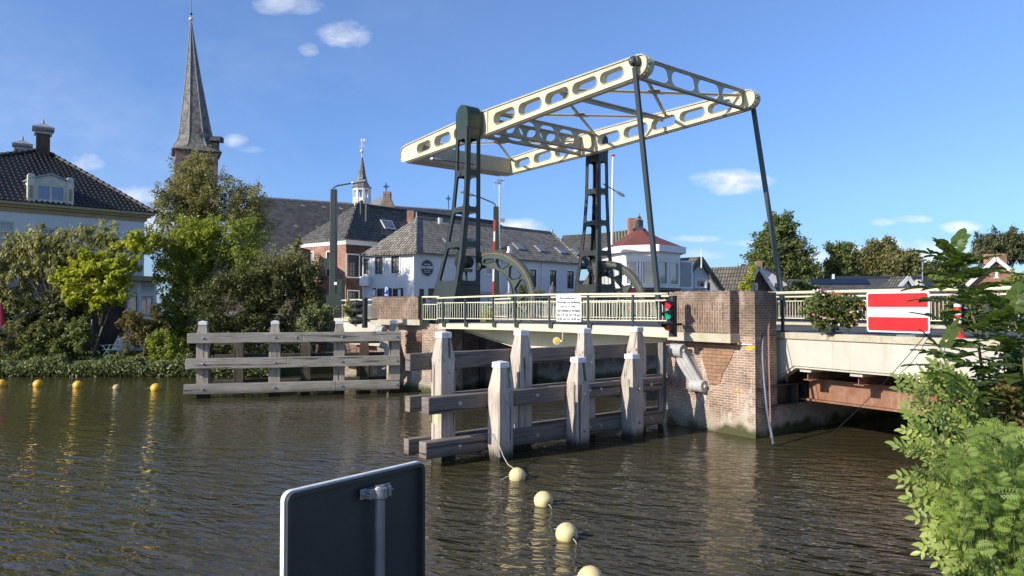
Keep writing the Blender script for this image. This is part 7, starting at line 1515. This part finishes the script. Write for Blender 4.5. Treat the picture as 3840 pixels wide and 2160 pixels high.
def sapling(label, stem_pts, nleaf, L, pairs, lw, mat, name='sapling', side_bias=None, t0=.0, lr=.42, ln_rand=.3, up_bias=.15):
    pts = [B(*q) for q in stem_pts]; t = thing(name, (pts[0].x, pts[0].y, pts[0].z), label, 'sapling' if name == 'sapling' else 'plant'); sb, lb = MB(), LeafB(); n_ = len(pts); sb.tube(pts, [.014 - .010 * i / (n_ - 1) for i in range(n_)], 6)
    for i in range(nleaf):
        f = t0 + (1 - t0) * (i + .5) / nleaf; k = min(n_ - 2, int(f * (n_ - 1))); p = pts[k].lerp(pts[k + 1], f * (n_ - 1) - k); a = i * 2.4 + random.uniform(-.4, .4)
        d = Vector((math.cos(a), math.sin(a) * .8, up_bias + random.uniform(-.1, .35)))
        if side_bias: d += Vector(side_bias) * random.uniform(.2, 1.2)
        if f > .93: d += (pts[-1] - pts[-2]).normalized() * 1.3
        compound(lb, sb, p, d, L * random.uniform(1 - ln_rand, 1 + ln_rand) * (1 if f < .8 else .75), pairs, lw, lr)
    sb.build('stem', M['stem'], t, smooth=True); lb.build('leaves', mat, t, smooth=True, fixn=False); return t
D_ = 5.2
sapling('tall dark leaved sapling in front of the fixed bridge on the right', [(3715, 1900, 5.0), (3700, 1600, 5.1), (3685, 1400, 5.2), (3660, 1230, 5.25), (3625, 1090, 5.3), (3590, 1000, 5.3), (3578, 965, 5.3)], 44, .25, 3, .075, M['lf_ashdark'], t0=.22, lr=.50)
sapling('shorter dark sapling between the boat sign and the tall one', [(3580, 1800, 4.9), (3570, 1560, 5.0), (3558, 1400, 5.0), (3530, 1310, 5.0)], 15, .20, 3, .065, M['lf_ashdark'], t0=.35, lr=.48)
sapling('dark leaved sapling at the right edge of the picture', [(3860, 1800, 4.8), (3850, 1500, 4.9), (3835, 1300, 5.0), (3800, 1190, 5.0)], 22, .26, 3, .085, M['lf_ashdark'], t0=.2, lr=.5, side_bias=(-.4, 0, 0))
random.seed(21)
spr = [((3640, 1640, 4.9), (3540, 1540, 4.9), (3470, 1480, 4.9), (3420, 1450, 4.9)), ((3640, 1700, 4.8), (3520, 1600, 4.8), (3430, 1530, 4.8), (3370, 1470, 4.8)), ((3660, 1760, 4.7), (3520, 1700, 4.7), (3430, 1640, 4.7), (3390, 1590, 4.7)),
       ((3670, 1800, 4.6), (3540, 1760, 4.6), (3450, 1720, 4.6), (3380, 1690, 4.6)), ((3680, 1860, 4.5), (3560, 1830, 4.5), (3470, 1800, 4.5), (3400, 1790, 4.5)), ((3700, 1930, 4.4), (3580, 1900, 4.4), (3500, 1880, 4.4), (3440, 1870, 4.4)),
       ((3700, 2000, 4.3), (3600, 1990, 4.3), (3520, 1960, 4.3), (3470, 1950, 4.3)), ((3720, 2080, 4.2), (3620, 2070, 4.2), (3550, 2060, 4.2), (3500, 2050, 4.2)), ((3700, 1600, 5.0), (3620, 1520, 5.0), (3560, 1470, 5.0), (3500, 1440, 5.0)), ((3740, 2150, 4.1), (3660, 2130, 4.1), (3600, 2110, 4.1), (3560, 2090, 4.1)),
       ((3680, 1780, 5.1), (3570, 1730, 5.1), (3490, 1680, 5.1), (3430, 1660, 5.1)), ((3690, 1890, 4.9), (3580, 1850, 4.9), (3510, 1830, 4.9), (3450, 1810, 4.9)), ((3700, 1960, 4.7), (3600, 1940, 4.7), (3530, 1910, 4.7), (3470, 1900, 4.7)), ((3660, 1560, 4.9), (3590, 1490, 4.9), (3540, 1450, 4.9), (3500, 1410, 4.9)), ((3720, 2040, 4.5), (3640, 2020, 4.5), (3580, 2000, 4.5), (3520, 1990, 4.5)),
       ((3700, 1740, 4.9), (3600, 1660, 4.9), (3540, 1600, 4.9), (3480, 1570, 4.9)), ((3720, 1700, 5.2), (3650, 1620, 5.2), (3600, 1560, 5.2), (3580, 1500, 5.2))]
spr = [tuple((x + 58, y, d) for x, y, d in s_) for s_ in spr]
at = thing('ash_bush', tuple(B(3640, 2000, 4.6)), 'light green bush with pointed leaflets reaching over the water in the lower right', 'bush'); sb, lb = MB(), LeafB()
for sp_ in spr:
    pts = [B(*q) for q in sp_]; sb.tube(pts, [.010, .008, .006, .003], 5)
    for i in range(17):
        f = .08 + .92 * (i + .5) / 17; k = min(2, int(f * 3)); p = pts[k].lerp(pts[k + 1], f * 3 - k); dd = (pts[-1] - pts[0]).normalized(); s_ = 1 if i % 2 else -1
        d = dd * random.uniform(.5, 1.1) + Vector((0, random.uniform(-.6, .3), s_ * random.uniform(.1, .6) + .1)); compound(lb, sb, p, d, random.uniform(.085, .145), 3, random.uniform(.019, .029), .40, up=Vector((-.3, -.75, .55)), wob=.25)
    compound(lb, sb, pts[-1], pts[-1] - pts[-2], .14, 3, .027, .42, up=Vector((-.3, -.75, .55)))
sb.build('stem', M['stem'], at); lb.build('leaves', M['lf_ash'], at, smooth=True, fixn=False)
# feathery plants in the corner
def feather(lb, sb, p, d, L, n_=11):
    d = d.normalized(); sd = d.cross(Vector((-.2, -.8, .5))).normalized(); nn = sd.cross(d).normalized(); pts = [p + d * L * t - UZ * .22 * L * t * t for t in (0, .33, .66, 1)]; sb.tube(pts, [.003, .0025, .002, .001], 4, cap=False)
    for k in range(n_):
        t = .12 + .86 * k / n_; q = p + d * L * t - UZ * .22 * L * t * t; l2 = L * .42 * math.sin(math.pi * min(1, t * .8 + .16)) + .008
        for sg in (-1, 1):
            v = (sd * sg + d * .55).normalized(); lb.blade(q, v, nn + v * random.uniform(-.2, .2), l2, l2 * .13, .2)
            for m in (.4, .7):
                for s2 in (-1, 1): lb.blade(q + v * l2 * m, (v * .7 + nn.cross(v) * s2).normalized(), nn, l2 * .30, l2 * .09, .1)
tn = thing('feathery_plant', tuple(B(3720, 2150, 4.2)), 'bright green feathery plants with a few yellow flower heads in the lower right corner', 'plant'); sb, lb = MB(), LeafB(); fl_ = MB()
random.seed(5)
for i in range(150):
    x0 = random.uniform(3570, 3890); D0 = random.uniform(4.0, 5.1); top = random.uniform(1560, 2050) + max(0, 3640 - x0) * 1.3; p0, p1 = B(x0 + 30, 2250, D0), B(x0 + random.uniform(-40, 20), top, D0 - .05); sb.tube([p0, p0.lerp(p1, .5) + Vector((random.uniform(-.05, .05), 0, 0)), p1], [.0022, .0018, .001], 5)
    m = max(4, int((2200 - top) / 52))
    for k in range(m):
        f = .12 + .88 * k / m; p = p0.lerp(p1, f); a = random.uniform(0, 6.28); d = Vector((math.cos(a), math.sin(a) * .7 - .15, random.uniform(.15, .8))); feather(lb, sb, p, d, random.uniform(.05, .12), random.randint(6, 9))
    if i % 7 == 0 and x0 < 3760:
        for k in range(14): fl_.ball(p1 + Vector((random.uniform(-.04, .04), random.uniform(-.03, .03), random.uniform(.0, .02))), .0035, 5, .6)
sb.build('stem', M['stem'], tn); lb.build('leaves', M['lf_fern'], tn, smooth=True, fixn=False); fl_.build('flower_heads', M['tansy'], tn)
# dark undergrowth behind them
P('bramble_thicket', 'dark green thicket filling the right edge above the feathery plants', 'thicket', [(3740, 1520, 110, 100, 5.6), (3830, 1400, 70, 120, 5.6), (3700, 1680, 120, 110, 5.5), (3810, 1700, 90, 160, 5.5), (3760, 1880, 140, 120, 5.0), (3820, 2050, 120, 130, 4.8), (3700, 2060, 70, 110, 4.8), (3620, 1600, 60, 60, 5.6)], 5.5, 17000, .055, M['lf_ashdark'], (3800, 0), 190, .12, zb=1.0, limbs=24, tr=.02, shell=.1)
P('bramble_thicket', 'dark leafy weeds low on the bank behind the light green bush', 'thicket', [(3640, 1700, 80, 100, 5.5), (3640, 1850, 80, 90, 5.4), (3680, 2030, 90, 100, 5.3), (3660, 2130, 70, 60, 5.2)], 5.1, 9000, .045, M['lf_ashdark'], (3740, 0), 160, .10, zb=.8, limbs=8, tr=.012, shell=.1)
P('dry_branches', 'small rusty brown fern like plant at the right edge', 'plant', [(3820, 1560, 45, 60, 4.9), (3790, 1500, 30, 40, 4.9)], 4.9, 1500, .035, M['lf_rust'], (3820, 0), 24, .07, zb=1.2, limbs=6, tr=.006)
